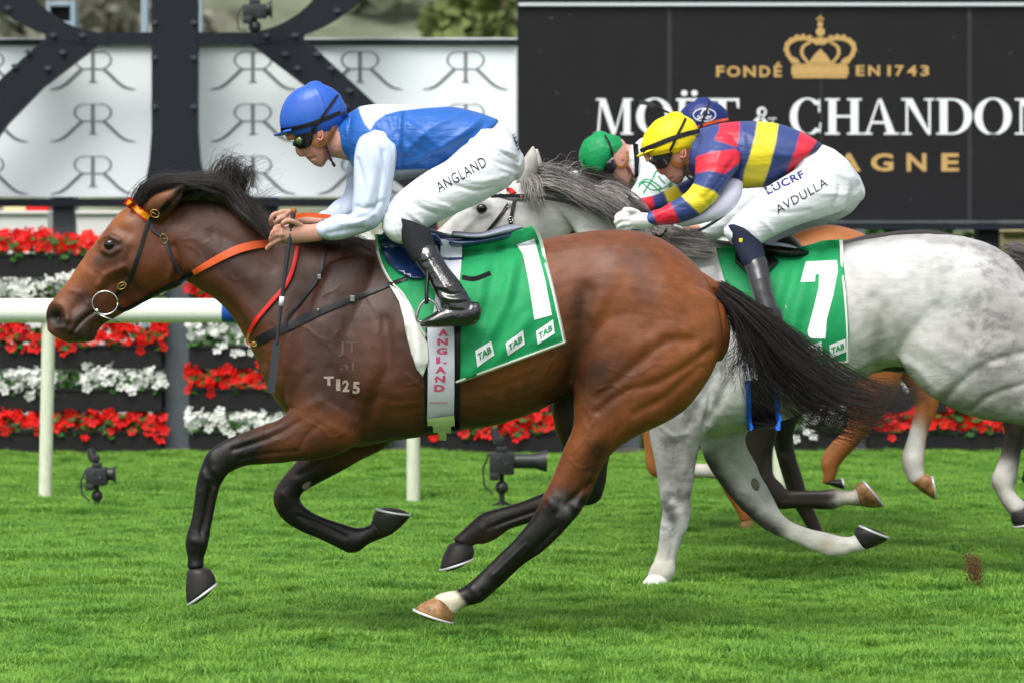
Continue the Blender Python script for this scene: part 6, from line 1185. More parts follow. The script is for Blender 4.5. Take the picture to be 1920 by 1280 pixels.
sF = [('b', [(566, 264)], 9, -.004), ('b', [(579, 298), (590, 296)], 2.6, -.005), ('b', [(575, 295), (583, 294)], 3, .003), ('b', [(580, 302), (588, 302)], 3, .003), ('b', [(566, 292), (572, 290)], 2.5, -.003), ('n', [(578, 280), (590, 288)], 8, .002), ('n', [(603, 292), (614, 296)], 8, .002), ('n', [(625, 262), (622, 292)], 6, -.004), ('n', [(640, 240), (634, 285)], 5, .004),
      ('n', [(560, 428), (540, 430)], 3, .002), ('n', [(528, 433), (526, 448)], 2.2, .002)]
V = sculpt(V, F, sF, YA)
colS = paint(V, SK, [('b', [(590, 285)], 14, SKR, .5), ('b', [(558, 290)], 6, SKR, .6), ('b', [(580, 299)], 4, (.45, .12, .1), .7), ('b', [(600, 300), (615, 290)], 14, (.36, .19, .14), .5), ('b', [(520, 450), (510, 440), (500, 465), (518, 425)], 6, SKR, .5), ('b', [(625, 225), (640, 215), (615, 240)], 9, (.16, .09, .05), .7)], YA, .05, 61)
part('body', V, F, M['skin'], j1, True, colS); TJ = bvh(V, F)
mb = MB(); c = cast(TJ, 599, 252, YA)[0]; s_ = YA/FPX
P = [(c[0]+(6.5*math.cos(a)-1.5*math.sin(a))*s_, c[1]-.008+.004*math.sin(a), c[2]+(11*math.sin(a))*s_) for a in np.linspace(-2.2, 2.6, 12)]; mb.tube(P, [.004]*12, 8); mb.ball((c[0], c[1]-.003, c[2]), .011, .007, .018, 12, 8); mb.ball((c[0]-.004, c[1]-.006, c[2]-.022), .006, .005, .007, 8, 6)
V_ = np.array(mb.V); part('ear', V_, mb.F, M['skin'], j1, True, np.tile([.56, .22, .16], (len(V_), 1)))
mb = MB(); a = W(510, 439, YA-.305); mb.tube([(a[0]+.0125*math.cos(t)*.5, a[1]+.012*math.sin(t)-.0, a[2]+.0125*math.cos(t)) for t in np.linspace(0, 6.28, 12)], .0018, 6); mb.build('ring', M['brass'], j1, smooth=True)
# clothes
BL = (.018, .115, .43); WS = (.66, .70, .78)
jstrokes = [('b', [(735, 215), (790, 250), (850, 290), (880, 300)], 7, .006), ('b', [(745, 250), (800, 290), (850, 312)], 8, -.006), ('n', [(752, 205), (748, 260), (742, 320)], 4, .006), ('n', [(760, 205), (758, 260), (752, 320)], 5, -.006), ('n', [(900, 225), (850, 262), (790, 296), (750, 312)], 6, .007), ('n', [(905, 238), (860, 275), (810, 305)], 6, -.006), ('n', [(870, 210), (810, 240), (765, 280)], 6, .005), ('n', [(790, 326), (800, 316), (830, 310)], 8, .010), ('n', [(795, 335), (815, 322)], 4, -.009), ('n', [(700, 210), (712, 240)], 5, .004), ('n', [(728, 206), (735, 240)], 5, -.004)]
ws = [(668, 185), (850, 185), (850, 199), (792, 203), (748, 208), (722, 215), (704, 228), (694, 244), (684, 232), (676, 214)]
garment('jacket', [torso1], YA, M['silk'], j1, .0058, jstrokes, wrinkle(.0050, 2.6, 15, -.55, 71), colmap(BL, [(ws, WS), ([(700, 320), (800, 318), (830, 322), (790, 345), (700, 350)], (.45, .5, .55))]), 30)
garment('collar', [[(640, 224, 648, 297, .072), (648, 216, 655, 303, .085), (662, 208, 668, 308, .10), (674, 202, 678, 306, .10)]], YA, M['silk'], j1, .005, [('b', [(655, 200), (668, 215)], 5, .006), ('n', [(660, 225), (664, 290)], 4, -.006), ('n', [(650, 240), (654, 290)], 3, .004)], wrinkle(.003, 20, 8, .3, 72), colmap(BL, [([(662, 232), (672, 214), (690, 200), (690, 250), (672, 270), (664, 262)], WS)]), 28)
slst = [('n', [(690, 265), (700, 320), (690, 380)], 6, .007), ('n', [(720, 285), (716, 340), (706, 395)], 6, -.006), ('n', [(705, 270), (720, 320), (718, 370)], 5, .005), ('n', [(670, 300), (680, 350), (670, 395)], 5, -.006), ('n', [(700, 400), (672, 415), (640, 420)], 5, .006), ('n', [(712, 380), (690, 405), (660, 412)], 4, -.006), ('n', [(740, 265), (738, 330)], 4, .006), ('n', [(680, 430), (650, 432), (615, 438)], 5, -.005), ('n', [(668, 388), (685, 392), (700, 388)], 4, -.005), ('b', [(606, 412), (614, 450)], 3, -.004), ('b', [(600, 416), (607, 449)], 2.5, .003)]
garment('sleeve', [upper1], YA, M['silk_w'], j1, .005, slst, wrinkle(.0045, 3, 18, 1.4, 73), None, 26, label='white silk sleeve of the near arm')
garment('sleeve', [[(690, 260, 735, 275, .06, .15), (652, 305, 700, 315, .058, .16), (650, 335, 695, 345, .056, .16), (645, 362, 690, 374, .054, .13), (625, 380, 664, 402, .05, .05), (607, 395, 632, 418, .042, -.03), (592, 402, 604, 425, .034, -.08)]], YA, M['silk_w'], j1, .005, (), wrinkle(.005, 6, 26, .3, 74), None, 24, label='white silk sleeve of the far arm')
bst = [('n', [(758, 352), (790, 372), (842, 388)], 3, .005), ('n', [(750, 362), (778, 385), (818, 402)], 3, -.005), ('n', [(742, 372), (764, 398), (790, 418)], 3, .005), ('n', [(730, 385), (748, 410), (762, 440)], 3, .006), ('n', [(722, 396), (736, 418), (748, 448)], 2.6, -.006), ('n', [(905, 262), (940, 285), (972, 305)], 3, -.005), ('n', [(900, 290), (935, 312), (968, 328)], 3, .005), ('n', [(850, 345), (890, 358), (930, 352)], 3, -.004), ('n', [(880, 262), (920, 275), (965, 290)], 4, .005), ('n', [(876, 276), (915, 300), (970, 318)], 5, -.005), ('n', [(860, 330), (900, 340), (950, 330)], 5, .004), ('n', [(800, 345), (850, 350), (900, 360)], 5, -.004), ('n', [(770, 360), (800, 385), (850, 395)], 5, .005), ('n', [(745, 375), (770, 395), (790, 420)], 5, .006), ('n', [(735, 390), (755, 415), (765, 440)], 4, -.006), ('n', [(725, 402), (740, 425), (752, 448)], 4, .005), ('n', [(940, 240), (960, 262)], 6, .004), ('n', [(900, 235), (935, 250), (965, 262)], 4, -.005)]
o, bV, bF, TB1 = garment('breeches', [pel1, th1, dyset(th1, -1)], YA, M['breech'], j1, .0058, bst, wrinkle(.0048, 2.6, 17, -.42, 75), None, 28)
def limbtext(name, s, p0, p1, up, T, m, par, Y, bold=.0, sp=1.1, off=.002):
    p0, p1, up = [np.array(q, float) for q in (p0, p1, up)]
    drape(name, textpolys(s, 0, 1, 0, 1, bold, lambda u, v: tuple(p0+(p1-p0)*u+up*v), sp), T, m, par, off, 7, 0, Y, smooth=False)
limbtext('printed_name', 'ANGLAND', (824, 362), (914, 311), (-9, -18), [TB1], M['ink'], o, YA-.2, .0)
drape('rear_lettering', textpolys('SEAN', 0, 1, 0, 1, .02, lambda u, v: (960+u*12+v*5, 252+u*30-v*3)), [TB1], M['navy_ink'], o, .002, 6, 0, YA-.1, smooth=False)
def boot(Y, par, near, foot, sockr, sock_m, boot_m, s=1, st=()):
    sk = garment('sock', [dyset(sockr, s)], Y, sock_m, par, .005, (), wrinkle(.002, 8, 30, .5, 76), None, 20, 2)[0]
    b = garment('boot', [dyset(near, s), dyset(foot, s)], Y, boot_m, par, .0042, st if s == 1 else (), wrinkle(.0018, 8, 22, .5, 77), None, 22, 3)[0]
    return b
bts = [('n', [(826, 545), (845, 552), (870, 548)], 4, -.006), ('n', [(822, 556), (848, 562), (880, 560)], 4, .005), ('n', [(812, 535), (835, 540), (860, 530)], 4, .004), ('n', [(840, 574), (850, 590), (848, 605)], 3, -.002), ('n', [(790, 606), (850, 608), (895, 604)], 2.2, -.003), ('n', [(776, 500), (800, 490), (825, 475)], 2.5, -.003), ('n', [(800, 480), (822, 520), (840, 545)], 4, .003)]
sock1 = [(736, 408, 790, 420, .068, -.22), (746, 430, 806, 432, .066, -.24), (758, 464, 814, 452, .062, -.265), (774, 490, 820, 468, .058, -.29)]
leg1 = [(772, 482, 819, 460, .057, -.285), (786, 502, 828, 480, .055, -.31), (800, 520, 840, 500, .053, -.335), (811, 543, 862, 527, .05, -.365), (822, 562, 879, 554, .045, -.385), (826, 578, 894, 578, .042, -.395)]
boot(YA, j1, leg1, foot1, sock1, M['sock'], M['patent'], 1, bts); boot(YA, j1, leg1, foot1, sock1, M['sock'], M['patent'], -1)
# helmet
def helmet(Y, par, dome, peak, m, band, strap_l, st=(), nm='helmet', bandw=8, seed=80, a=.0012):
    o, V, F, T = garment(nm, [dome], Y, m, par, .005, st, wrinkle(a, 9, 22, .5, seed), None, 30, 3, caps=.22)
    garment('peak', [peak], Y, m, o, .0035, (), None, None, 24, 2)
    if band: strap('elastic_band', band, bandw, T, M['black'], o, .004, Y-.08, 6, .003, mirror=Y)
    if strap_l: strap('goggle_strap', strap_l, 4.5, T, M['black'], o, .007, Y-.08, 6, .003)
    return o, T
dome1 = [(574, 160, 604, 157, .035), (554, 169, 622, 165, .064), (538, 184, 637, 177, .085), (528, 203, 647, 194, .097), (524, 222, 651, 208, .102), (525, 238, 651, 224, .101), (533, 249, 646, 234, .096)]
h1, TH1 = helmet(YA, j1, dome1, [(548, 240, 548, 251, .088), (534, 244, 534, 254, .078), (523, 249, 523, 256, .06), (514, 252, 514, 256, .03)], M['helmet_blue'], [(526, 245), (548, 242), (580, 234), (615, 221), (650, 207)], [(584, 247), (600, 225), (620, 197), (634, 178)], [('b', [(589, 160), (604, 190), (610, 222)], 2, .002)])
mb = MB(); mb.ball(W(589, 157.5, YA), .012, .012, .005, 14, 8); mb.build('button', M['pad'], h1, smooth=True)
drape('under_peak', [[(534, 254), (585, 243), (600, 238), (590, 250), (556, 262), (540, 264)]], [TJ], M['tan'], h1, .006, 8, .003, YA-.05)
gg = drape('goggles', [[(551, 256), (572, 247), (583, 249), (586, 262), (578, 276), (562, 280), (553, 274)]], [TJ], M['black'], j1, .013, 6, .01, YA-.06, relax=2)
h, d = cast(TJ, 566, 264, YA-.06); mb = MB(); q = Vector((-.45, -1, -.05)); mb.cyl(Vector(h)+q.normalized()*.020, q, .021, .012, 24, .017); ob = mb.build('lens_rim', M['black'], gg, smooth=True); autosmooth(ob)
mb = MB(); mb.ball(Vector(h)+q.normalized()*.026, .0145, .006, .0145, 18, 10, q.to_track_quat('Y', 'Z').to_matrix()); mb.build('lens', M['lens'], gg, smooth=True)
strap('harness', [(578, 246), (583, 262), (592, 271), (603, 272), (614, 264), (622, 248), (630, 233)], [7, 7, 8, 9, 9, 8, 8], [TJ], M['tan'], j1, .008, YA-.06, 6, .005)
strap('goggle_elastic', [(580, 258), (588, 248), (596, 238)], 6, [TJ], M['black'], j1, .012, YA-.06, 4, .003)
mb = MB(); P = path3([(610, 270, -.055), (614, 282, -.06), (618, 295, -.062), (628, 313, -.06)], YA, 6); mb.tube(P, .0055*(1+.3*np.sin(np.arange(len(P))*2.)), 8); mb.build('chin_strap', M['black'], j1, smooth=True)
mb = MB(); P = path3([(607, 275, -.062), (611, 286, -.068), (617, 299, -.066)], YA, 6); mb.tube(P, .003, 6); mb.build('chin_cord', M['cord'], j1, smooth=True)

# ------------------------------------------------------------------ jockey 7, yellow cap
j7 = thing('person', 'jockey in yellow helmet cover and navy, red and yellow silks on the grey horse', 'person', W(1450, 470, YG7))
NB, RD, YL = (.034, .058, .20), (.66, .02, .045), (.80, .66, .03)
head = [(1216, 240, 1300, 230, .06), (1209, 262, 1306, 248, .076), (1210, 280, 1308, 264, .078), (1216, 294, 1306, 276, .078), (1225, 304, 1303, 287, .072), (1232, 315, 1301, 298, .064), (1240, 323, 1297, 307, .056), (1248, 331, 1293, 317, .048), (1257, 340, 1288, 326, .04), (1266, 345, 1282, 334, .03)]
nose = [(1222, 296, 1238, 300, .01), (1226, 310, 1242, 312, .012), (1233, 322, 1247, 321, .017), (1238, 327, 1248, 325, .014)]
neck = [(1284, 262, 1284, 328, .05), (1298, 258, 1300, 332, .06), (1318, 252, 1322, 338, .075)]
tor7 = [(1308, 252, 1302, 332, .10), (1326, 238, 1320, 348, .155), (1362, 230, 1352, 352, .19), (1410, 228, 1398, 354, .20), (1455, 231, 1438, 350, .19), (1495, 244, 1470, 334, .18), (1524, 259, 1498, 314, .165), (1541, 270, 1518, 296, .13)]
arm7 = [(1318, 262, 1384, 262, .06, -.13), (1306, 285, 1390, 285, .078, -.17), (1303, 312, 1386, 312, .078, -.195), (1302, 336, 1368, 338, .073, -.215), (1293, 354, 1352, 364, .066, -.23), (1280, 366, 1335, 386, .06, -.235), (1262, 377, 1313, 404, .055, -.235), (1243, 388, 1280, 417, .05, -.235), (1225, 395, 1248, 423, .044, -.23), (1208, 402, 1216, 424, .036, -.23)]
und7 = [(1352, 340, 1394, 346, .06, -.14), (1340, 360, 1388, 372, .062, -.17), (1318, 380, 1368, 398, .056, -.19), (1290, 398, 1334, 415, .046, -.2), (1262, 410, 1284, 426, .036, -.2)]
farm7 = [(1300, 330, 1345, 340, .06, .14), (1282, 340, 1312, 362, .055, .15), (1256, 352, 1284, 378, .05, .14), (1228, 366, 1248, 390, .045, .1), (1198, 372, 1206, 398, .038, .04)]
pel7 = [(1512, 262, 1490, 345, .155), (1548, 274, 1530, 385, .17), (1582, 300, 1570, 402, .17), (1606, 330, 1598, 392, .14), (1617, 350, 1612, 378, .09)]
th7 = [(1530, 275, 1612, 360, .12, -.07), (1502, 308, 1585, 392, .115, -.11), (1465, 334, 1545, 408, .108, -.14), (1430, 358, 1504, 420, .098, -.165), (1400, 384, 1466, 436, .09, -.185), (1372, 408, 1440, 450, .084, -.2), (1357, 430, 1420, 462, .078, -.21)]
th7f = [tuple([r[0]+8, r[1]+10, r[2]+8, r[3]+10, r[4], -r[5]]) for r in th7]
shin7 = [(1362, 425, 1422, 440, .07, -.22), (1372, 455, 1430, 465, .06, -.25), (1395, 498, 1437, 490, .052, -.31), (1405, 530, 1446, 525, .05, -.35), (1412, 560, 1453, 560, .047, -.38), (1422, 582, 1462, 590, .044, -.395)]
foot7 = [(1424, 578, 1466, 582, .042, -.395), (1420, 592, 1468, 604, .042, -.395), (1405, 598, 1455, 615, .04, -.395), (1385, 606, 1410, 618, .032, -.395)]
palm7 = [(1222, 400, 1224, 426, .03, -.23), (1205, 399, 1206, 429, .036, -.235), (1186, 398, 1186, 430, .04, -.24), (1170, 402, 1168, 428, .036, -.24)]
fing7 = [finger([(1176, 404, -.27), (1164, 402, -.28), (1157, 408, -.28), (1160, 416, -.27)], 6.2, YG7), finger([(1176, 412, -.275), (1162, 411, -.29), (1156, 418, -.285), (1162, 424, -.27)], 6.2, YG7), finger([(1178, 420, -.275), (1166, 421, -.285), (1160, 427, -.28), (1168, 431, -.265)], 6, YG7), finger([(1182, 426, -.26), (1172, 429, -.27), (1168, 433, -.26), (1176, 436, -.25)], 5.6, YG7), finger([(1196, 400, -.25), (1184, 395, -.27), (1172, 394, -.27)], 6, YG7)]
core = [loft(head, YG7, 26), loft(nose, YG7, 14), loft(neck, YG7, 18), loft(shrink(tor7, .86), YG7, 24), loft(shrink(arm7, .72), YG7, 18), loft(shrink(farm7, .72), YG7, 16), loft(shrink(pel7, .86), YG7, 22), loft(shrink(th7, .82), YG7, 20), loft(shrink(th7f, .82), YG7, 20), loft(shrink(shin7, .72), YG7, 16), loft(shrink(palm7, .85), YG7, 16)]
V, F = union(core, .005, 2)
V = sculpt(V, F, [('b', [(1252, 337), (1262, 336)], 2.4, -.005), ('b', [(1248, 333), (1254, 332)], 2.6, .003), ('b', [(1253, 341), (1259, 340)], 2.6, .003), ('n', [(1270, 318), (1280, 330)], 7, .002), ('n', [(1296, 290), (1294, 326)], 5, -.004)], YG7)
part('body', V, F, M['skin'], j7, True, paint(V, SK, [('b', [(1262, 318)], 12, SKR, .5), ('b', [(1238, 322)], 6, SKR, .6), ('b', [(1255, 337)], 4, (.45, .12, .1), .7), ('b', [(1272, 338), (1292, 325)], 12, (.33, .18, .14), .6), ('b', [(1300, 265), (1290, 255)], 9, (.14, .08, .05), .8)], YG7, .05, 62)); TJ7 = bvh(V, F)
mb = MB(); c = cast(TJ7, 1279, 286, YG7)[0]; s_ = YG7/FPX
P = [(c[0]+(6.5*math.cos(a)-1.5*math.sin(a))*s_, c[1]-.008+.004*math.sin(a), c[2]+(10*math.sin(a))*s_) for a in np.linspace(-2.2, 2.6, 12)]; mb.tube(P, [.004]*12, 8); mb.ball((c[0], c[1]-.003, c[2]), .011, .007, .018, 12, 8); mb.ball((c[0]-.004, c[1]-.006, c[2]-.022), .006, .005, .007, 8, 6)
V_ = np.array(mb.V); part('ear', V_, mb.F, M['skin'], j7, True, np.tile([.56, .22, .16], (len(V_), 1)))
garment('jacket', [tor7], YG7, M['silk'], j7, .0065, [('n', [(1350, 240), (1380, 280), (1380, 330)], 5, -.005), ('n', [(1392, 240), (1396, 300), (1380, 345)], 5, .004), ('n', [(1400, 250), (1440, 280), (1490, 300)], 7, .004), ('n', [(1390, 320), (1430, 330), (1470, 322)], 6, -.004)], wrinkle(.003, 4, 18, -.5, 81),
        colmap(NB, [([(1422, 215), (1462, 215), (1455, 265), (1444, 311), (1425, 365), (1388, 365), (1396, 320), (1406, 292), (1416, 255)], YL), ([(1503, 238), (1560, 262), (1530, 300), (1466, 345), (1480, 310), (1492, 280)], RD), ([(1348, 215), (1387, 215), (1386, 256), (1379, 276), (1345, 257), (1349, 240)], RD), ([(1345, 325), (1364, 320), (1364, 360), (1340, 360)], RD), ([(1533, 262), (1550, 268), (1525, 300), (1505, 316), (1512, 296)], (.02, .025, .06))]), 30)
garment('collar', [[(1302, 250, 1298, 330, .075), (1312, 242, 1308, 340, .095), (1324, 238, 1320, 344, .12)]], YG7, M['silk'], j7, .0055, [('n', [(1312, 250), (1310, 320)], 4, -.004)], None, colmap(NB, []), 26)
garment('sleeve', [arm7], YG7, M['silk'], j7, .0055, [('n', [(1350, 285), (1340, 320), (1320, 350)], 6, .004), ('n', [(1375, 300), (1350, 340), (1325, 368)], 5, -.004), ('n', [(1300, 360), (1320, 375), (1330, 385)], 5, -.004), ('n', [(1290, 375), (1260, 390), (1235, 402)], 5, .003)], wrinkle(.0022, 6, 20, .9, 82),
        colmap(NB, [([(1290, 296), (1307, 294), (1332, 286), (1379, 280), (1400, 296), (1384, 308), (1358, 327), (1330, 320), (1295, 328)], RD), ([(1380, 240), (1345, 250), (1340, 262), (1379, 276), (1400, 270)], RD), ([(1268, 358), (1280, 362), (1300, 345), (1338, 358), (1352, 370), (1312, 402)], YL), ([(1220, 388), (1254, 376), (1276, 418), (1234, 425)], RD)]), 26, label='striped sleeve of the near arm')
garment('under_sleeve', [und7], YG7, M['lycra'], j7, .006, (), wrinkle(.003, 5, 18, .7, 83), None, 22)
garment('sleeve', [farm7], YG7, M['silk'], j7, .006, (), wrinkle(.0025, 6, 20, .6, 84), colmap(NB, [([(1240, 350), (1262, 340), (1290, 380), (1258, 392)], YL), ([(1190, 360), (1224, 366), (1228, 400), (1190, 405)], RD)]), 20, label='striped sleeve of the far arm')
o, V, F, TB7 = garment('breeches', [pel7, th7, th7f], YG7, M['breech'], j7, .0065, [('n', [(1560, 300), (1590, 340), (1580, 390)], 5, .006), ('n', [(1545, 300), (1575, 345), (1560, 395)], 5, -.006), ('n', [(1480, 345), (1530, 360), (1580, 365)], 5, .004), ('n', [(1420, 395), (1470, 400), (1520, 395)], 5, -.004), ('n', [(1385, 410), (1410, 430), (1425, 455)], 5, .006), ('n', [(1372, 420), (1395, 440), (1405, 460)], 4, -.006), ('n', [(1400, 395), (1430, 415), (1450, 435)], 4, .005), ('b', [(1590, 296), (1600, 304)], 5, .010)], wrinkle(.0048, 2.6, 17, -.42, 85), None, 28)
limbtext('printed_name', 'AVDULLA', (1459, 402), (1553, 348), (-7, -15), [TB7], M['ink'], o, YG7-.2, .0); limbtext('sponsor_lettering', 'LUCRF', (1440, 366), (1510, 332), (-7, -13), [TB7], M['navy_ink'], o, YG7-.2, .035)
garment('glove', [palm7], YG7, M['glove'], j7, .005, (), wrinkle(.002, 10, 25, .3, 86), None, 20)
V, F = union([loft(palm7, YG7, 16)]+fing7, .0045, 2); part('glove_fingers', V, F, M['glove'], j7, True)
sock7 = [(1362, 428, 1422, 438, .074, -.22), (1371, 452, 1430, 462, .070, -.245), (1386, 484, 1436, 484, .062, -.29), (1396, 500, 1438, 494, .058, -.31)]
leg7 = [(1394, 494, 1438, 486, .056, -.305), (1402, 520, 1444, 516, .054, -.34), (1410, 550, 1450, 548, .05, -.37), (1420, 574, 1460, 580, .046, -.395)]
M['grey_boot'] = mat('worn_black_boot', (.03, .03, .034), .28, spec=.6, noise=.3, nscale=30, bump=.3, bscale=60)
boot(YG7, j7, leg7, foot7, sock7, M['navy_sock'], M['grey_boot'], 1)
mb = MB(); h, d = cast([bvh(*union([loft(sock7, YG7, 20)], .006, 2))], 1389, 451, YG7); mb.box(h[0]-.008, h[0]+.008, h[1]-.004, h[1]+.002, h[2]-.009, h[2]+.009, .002); mb.build('yellow_emblem', M['helmet_yellow'], j7)
# far leg seen above the saddle
garment('sock', [[(1432, 432, 1475, 430, .06, .2), (1448, 455, 1492, 446, .055, .22), (1462, 478, 1508, 470, .05, .25), (1476, 500, 1515, 500, .05, .28)]], YG7, M['grey_boot'], j7, .006, (), None, None, 18, 2, label='far boot top seen over the saddle')
dome7 = [(1248, 216, 1280, 215, .035), (1230, 225, 1295, 222, .064), (1214, 242, 1306, 234, .086), (1205, 260, 1311, 248, .098), (1202, 275, 1312, 260, .101), (1206, 288, 1308, 272, .098)]
h7, TH7 = helmet(YG7, j7, dome7, [(1228, 274, 1228, 285, .085), (1212, 281, 1212, 291, .072), (1202, 287, 1202, 294, .055), (1194, 292, 1194, 295, .03)], M['helmet_yellow'], [(1203, 283), (1225, 274), (1255, 262), (1285, 252), (1312, 246)], [(1256, 284), (1268, 258), (1279, 236), (1286, 222)], (), seed=87, a=.003, bandw=9)
gg = drape('goggles', [[(1216, 290), (1252, 277), (1262, 280), (1258, 300), (1248, 316), (1234, 318), (1222, 306)]], [TJ7], M['lens_dark'], j7, .012, 6, .01, YG7-.06, relax=2)
drape('under_peak', [[(1206, 292), (1258, 272), (1262, 280), (1222, 302), (1212, 304)]], [TJ7], M['tan'], h7, .006, 8, .003, YG7-.05)
strap('harness', [(1257, 278), (1258, 298), (1266, 308), (1278, 310), (1290, 302), (1296, 284), (1300, 270)], [7, 8, 9, 10, 9, 8, 8], [TJ7], M['tan'], j7, .009, YG7-.06, 6, .005)
mb = MB(); P = path3([(1282, 308, -.055), (1284, 320, -.06), (1290, 332, -.062), (1300, 340, -.06)], YG7, 6); mb.tube(P, .006*(1+.3*np.sin(np.arange(len(P))*2.)), 8); mb.build('chin_strap', M['black'], j7, smooth=True)

# ------------------------------------------------------------------ green cap jockey beyond, and navy cap jockey farthest
def jockey_far(Y, label, hd, nz, nk, tor, arms, legs, dome, peak, hm, colr, band=None, seat=(1400, 460)):
    j = thing('person', label, 'person', W(seat[0], seat[1], Y))
    V, F = union([loft(hd, Y, 22), loft(nz, Y, 12), loft(nk, Y, 16), loft(shrink(tor, .86), Y, 20)]+[loft(shrink(a, .72), Y, 14) for a in arms]+[loft(shrink(l, .8), Y, 16) for l in legs], .006, 2)
    part('body', V, F, M['skin'], j, True, np.tile(np.array(SK)*[1.0, 1.0, 1.05], (len(V), 1))); T = bvh(V, F)
    garment('jacket', [tor]+arms, Y, M['silk'], j, .008, (), wrinkle(.004, 5, 18, -.4, 91), colr, 24)
    garment('breeches', legs, Y, M['breech'], j, .008, (), wrinkle(.004, 5, 18, -.4, 92), None, 24)
    h, TH = helmet(Y, j, dome, peak, hm, None, band, (), seed=93, a=.004); return j, T, h, TH
hd3 = [(1096, 290, 1168, 262, .06), (1098, 300, 1174, 270, .075), (1106, 312, 1180, 282, .077), (1118, 322, 1184, 294, .073), (1128, 332, 1186, 304, .066), (1138, 341, 1188, 316, .056), (1150, 349, 1189, 326, .047), (1162, 354, 1187, 337, .038), (1172, 355, 1183, 345, .028)]
nz3 = [(1120, 322, 1132, 326, .01), (1128, 336, 1142, 336, .012), (1137, 345, 1149, 342, .016)]
nk3 = [(1170, 272, 1174, 330, .048), (1184, 272, 1188, 336, .052), (1200, 284, 1204, 336, .05)]
tor3 = [(1190, 270, 1192, 345, .09), (1205, 258, 1206, 365, .15), (1240, 250, 1240, 378, .19), (1290, 252, 1285, 372, .2), (1340, 262, 1330, 362, .19), (1385, 285, 1370, 370, .17)]
j3, T3, h3, TH3 = jockey_far(YD, 'jockey in green helmet cover and white silks with scrawled green lines', hd3, nz3, nk3, tor3,
    [[(1200, 300, 1270, 310, .07, -.16), (1196, 335, 1256, 348, .062, -.19), (1180, 360, 1235, 385, .055, -.21), (1150, 380, 1175, 405, .045, -.21), (1120, 385, 1130, 402, .035, -.2)], [(1210, 290, 1260, 300, .06, .16), (1150, 330, 1180, 350, .05, .16), (1100, 320, 1120, 345, .045, .1), (1040, 322, 1048, 344, .036, .05)]],
    [[(1360, 285, 1440, 360, .15), (1390, 310, 1470, 380, .15)], [(1380, 330, 1440, 400, .11, -.12), (1340, 372, 1392, 425, .095, -.17), (1312, 400, 1352, 446, .082, -.2), (1302, 425, 1330, 455, .07, -.21)]],
    [(1112, 252, 1140, 251, .035), (1095, 264, 1160, 256, .07), (1086, 284, 1170, 268, .09), (1086, 302, 1172, 280, .095), (1094, 318, 1158, 294, .09), (1106, 330, 1144, 308, .08)], [(1092, 296, 1090, 306, .08), (1096, 310, 1092, 318, .07), (1104, 322, 1100, 328, .05)], M['helmet_green'], colmap((.72, .75, .80), []), [(1134, 254), (1142, 268), (1147, 284), (1150, 298)])
drape('goggles', [[(1112, 316), (1150, 296), (1156, 312), (1146, 330), (1130, 338), (1118, 330)]], [T3], M['lens_dark'], j3, .012, 8, .01, YD-.06, relax=2)
strap('harness', [(1150, 300), (1158, 312), (1170, 312), (1177, 298), (1176, 284)], 5, [T3], M['tan'], j3, .005, YD-.06, 5, .005)
mb = MB(); c = cast(T3, 1166, 297, YD)[0]; mb.ball((c[0], c[1]+.002, c[2]), .011, .007, .018, 12, 8); V_ = np.array(mb.V); part('ear', V_, mb.F, M['skin'], j3, True, np.tile([.56, .22, .16], (len(V_), 1)))
mb = MB(); P = path3([(1176, 312, -.055), (1184, 322, -.06), (1188, 332, -.06)], YD, 6); mb.tube(P, .008, 8); mb.build('chin_strap', M['cord'], j3, smooth=True)
J3 = [q for q in C.objects if q.parent == j3 and q.name.startswith('jacket')][0]; TJK = bvh(np.array([tuple(np.array(v.co)+base(j3)) for v in J3.data.vertices]), [tuple(p.vertices) for p in J3.data.polygons])
drape('black_collar', [[(1186, 268), (1196, 272), (1198, 300), (1196, 330), (1190, 335), (1189, 300)]], [TJK, T3], M['sock'], j3, .006, 8, .004, YD-.1)
for k, q in enumerate(([(1196, 352), (1210, 336), (1232, 346), (1250, 366)], [(1200, 340), (1222, 356), (1246, 352), (1262, 340)], [(1206, 362), (1224, 334), (1230, 322), (1240, 318)], [(1196, 345), (1216, 342), (1240, 362), (1258, 372)], [(1234, 330), (1246, 344), (1262, 352)])): strap('green_line', q, 2.6, [TJK], M['print_g'], j3, .003, YD-.2, 5, .001)
V, F = union([limb([(1052, 332, .05, 8), (1040, 330, .04, 9), (1028, 334, .03, 7)], YD, 12)]+[finger([(1036, 328+3*k, .03-.02*k), (1024, 327+3*k, .02-.02*k), (1018, 334+2*k, .02-.02*k)], 4, YD) for k in range(4)], .005, 2); part('glove', V, F, M['glove'], j3, True)
hd4 = [(1258, 225, 1340, 215, .06), (1260, 240, 1350, 232, .077), (1266, 255, 1350, 248, .077), (1274, 268, 1348, 262, .07), (1284, 282, 1346, 276, .06), (1296, 294, 1340, 288, .048), (1306, 300, 1330, 296, .034)]
tor4 = [(1345, 240, 1340, 310, .09), (1365, 236, 1358, 335, .15), (1410, 234, 1400, 345, .19), (1460, 240, 1445, 340, .19), (1500, 255, 1480, 330, .17)]
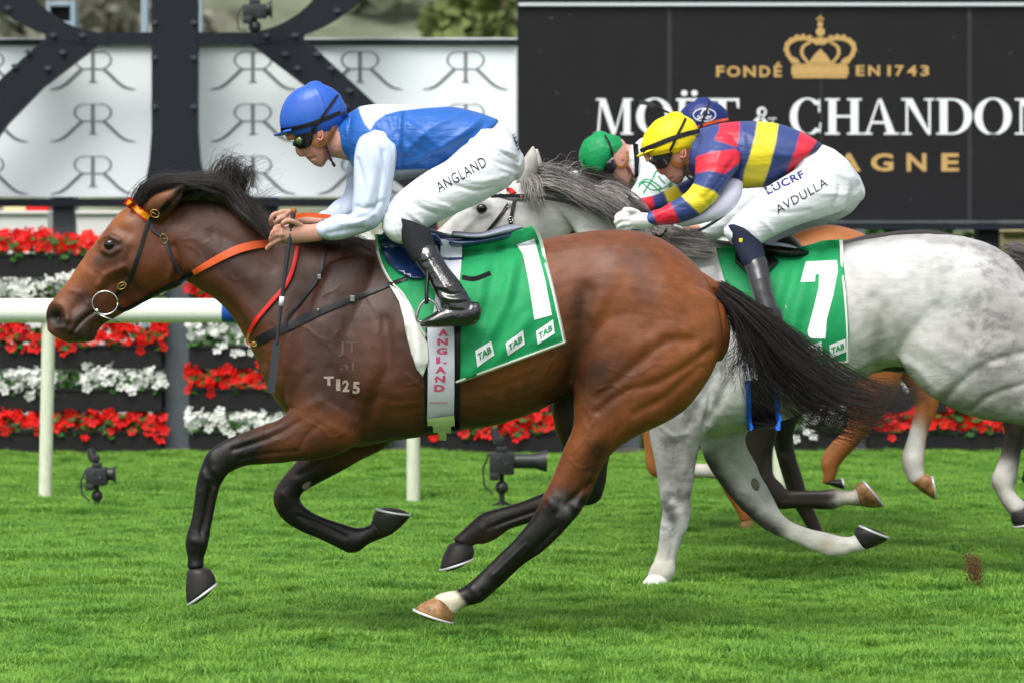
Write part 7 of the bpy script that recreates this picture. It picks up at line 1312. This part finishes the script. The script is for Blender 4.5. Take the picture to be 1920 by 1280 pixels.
j4, T4, h4, TH4 = jockey_far(YC, 'jockey in navy helmet cover with an oval emblem, mostly hidden behind the yellow capped one', hd4, [(1268, 258, 1280, 262, .01), (1272, 272, 1286, 272, .014)], [(1330, 240, 1330, 296, .05), (1352, 240, 1350, 305, .06)], tor4,
    [[(1350, 270, 1420, 280, .07, -.16), (1310, 330, 1370, 345, .06, -.18), (1250, 370, 1290, 395, .045, -.16)], [(1350, 270, 1420, 280, .07, .16), (1310, 330, 1370, 345, .06, .18), (1250, 370, 1290, 395, .045, .16)]],
    [[(1480, 260, 1560, 330, .15), (1510, 290, 1580, 360, .15)], [(1490, 300, 1550, 370, .11, -.12), (1430, 350, 1480, 410, .095, -.17), (1395, 390, 1430, 440, .08, -.2)]],
    [(1305, 188, 1332, 188, .035), (1288, 196, 1350, 196, .068), (1275, 210, 1362, 208, .088), (1270, 226, 1366, 222, .095), (1274, 244, 1364, 234, .094)], [(1282, 240, 1280, 252, .08), (1272, 248, 1268, 256, .06)], M['helmet_navy'], colmap((.03, .07, .3), []), [(1330, 190), (1326, 205), (1318, 225), (1313, 244)])
E = M['print_w']
strap('emblem_ring', [(1321+21*math.cos(a), 216+12*math.sin(a)) for a in np.linspace(0, 2*math.pi, 17)], 1.6, [TH4], E, h4, .004, YC-.08, 3, .001)
drape('emblem_lettering', textpolys('DARBY', 1308, 1335, 217, 224, .02), [TH4], E, h4, .004, 8, 0, YC-.08, smooth=False); strap('emblem_mark', [(1314, 215), (1319, 207), (1326, 206), (1329, 214)], 2, [TH4], E, h4, .004, YC-.08, 3, .001)
strap('orange_piping', [(1306, 240), (1325, 233), (1345, 228), (1366, 224)], 5, [TH4], M['orange'], h4, .005, YC-.08, 4, .002)
w4 = thing('whip', 'grey and black whip held up just left of the navy helmet cover', 'whip', W(1220, 200, YC-.2))
belt('flap', [(1199, 192, -.2), (1212, 194, -.2), (1228, 199, -.2)], 8, M['strapgrey'], w4, YC, .006); mb = MB(); mb.tube(path3([(1225, 198, -.2), (1250, 210, -.2), (1275, 224, -.2)], YC), .006, 8); mb.build('shaft', M['black'], w4, smooth=True)
w3 = thing('whip', 'black whip shaft crossing the white breeches above the grey mane', 'whip', W(1340, 420, YD-.3)); mb = MB(); mb.tube(path3([(1365, 394, -.33), (1355, 405, -.33), (1325, 425, -.33), (1300, 436, -.33)], YD), .008, 8); mb.build('shaft', M['black'], w3, smooth=True)
V, F = union([loft([(1285, 422, 1286, 434, .02, -.3), (1298, 419, 1300, 434, .024, -.3), (1310, 422, 1310, 434, .02, -.3)], YD, 14)]+[finger([(1290, 422+3*k, -.32), (1283, 424+3*k, -.33), (1284, 430+2*k, -.32)], 3.4, YD) for k in range(4)], .0045, 2); part('hand', V, F, M['skin'], j3, True, np.tile(SK, (len(V), 1)))
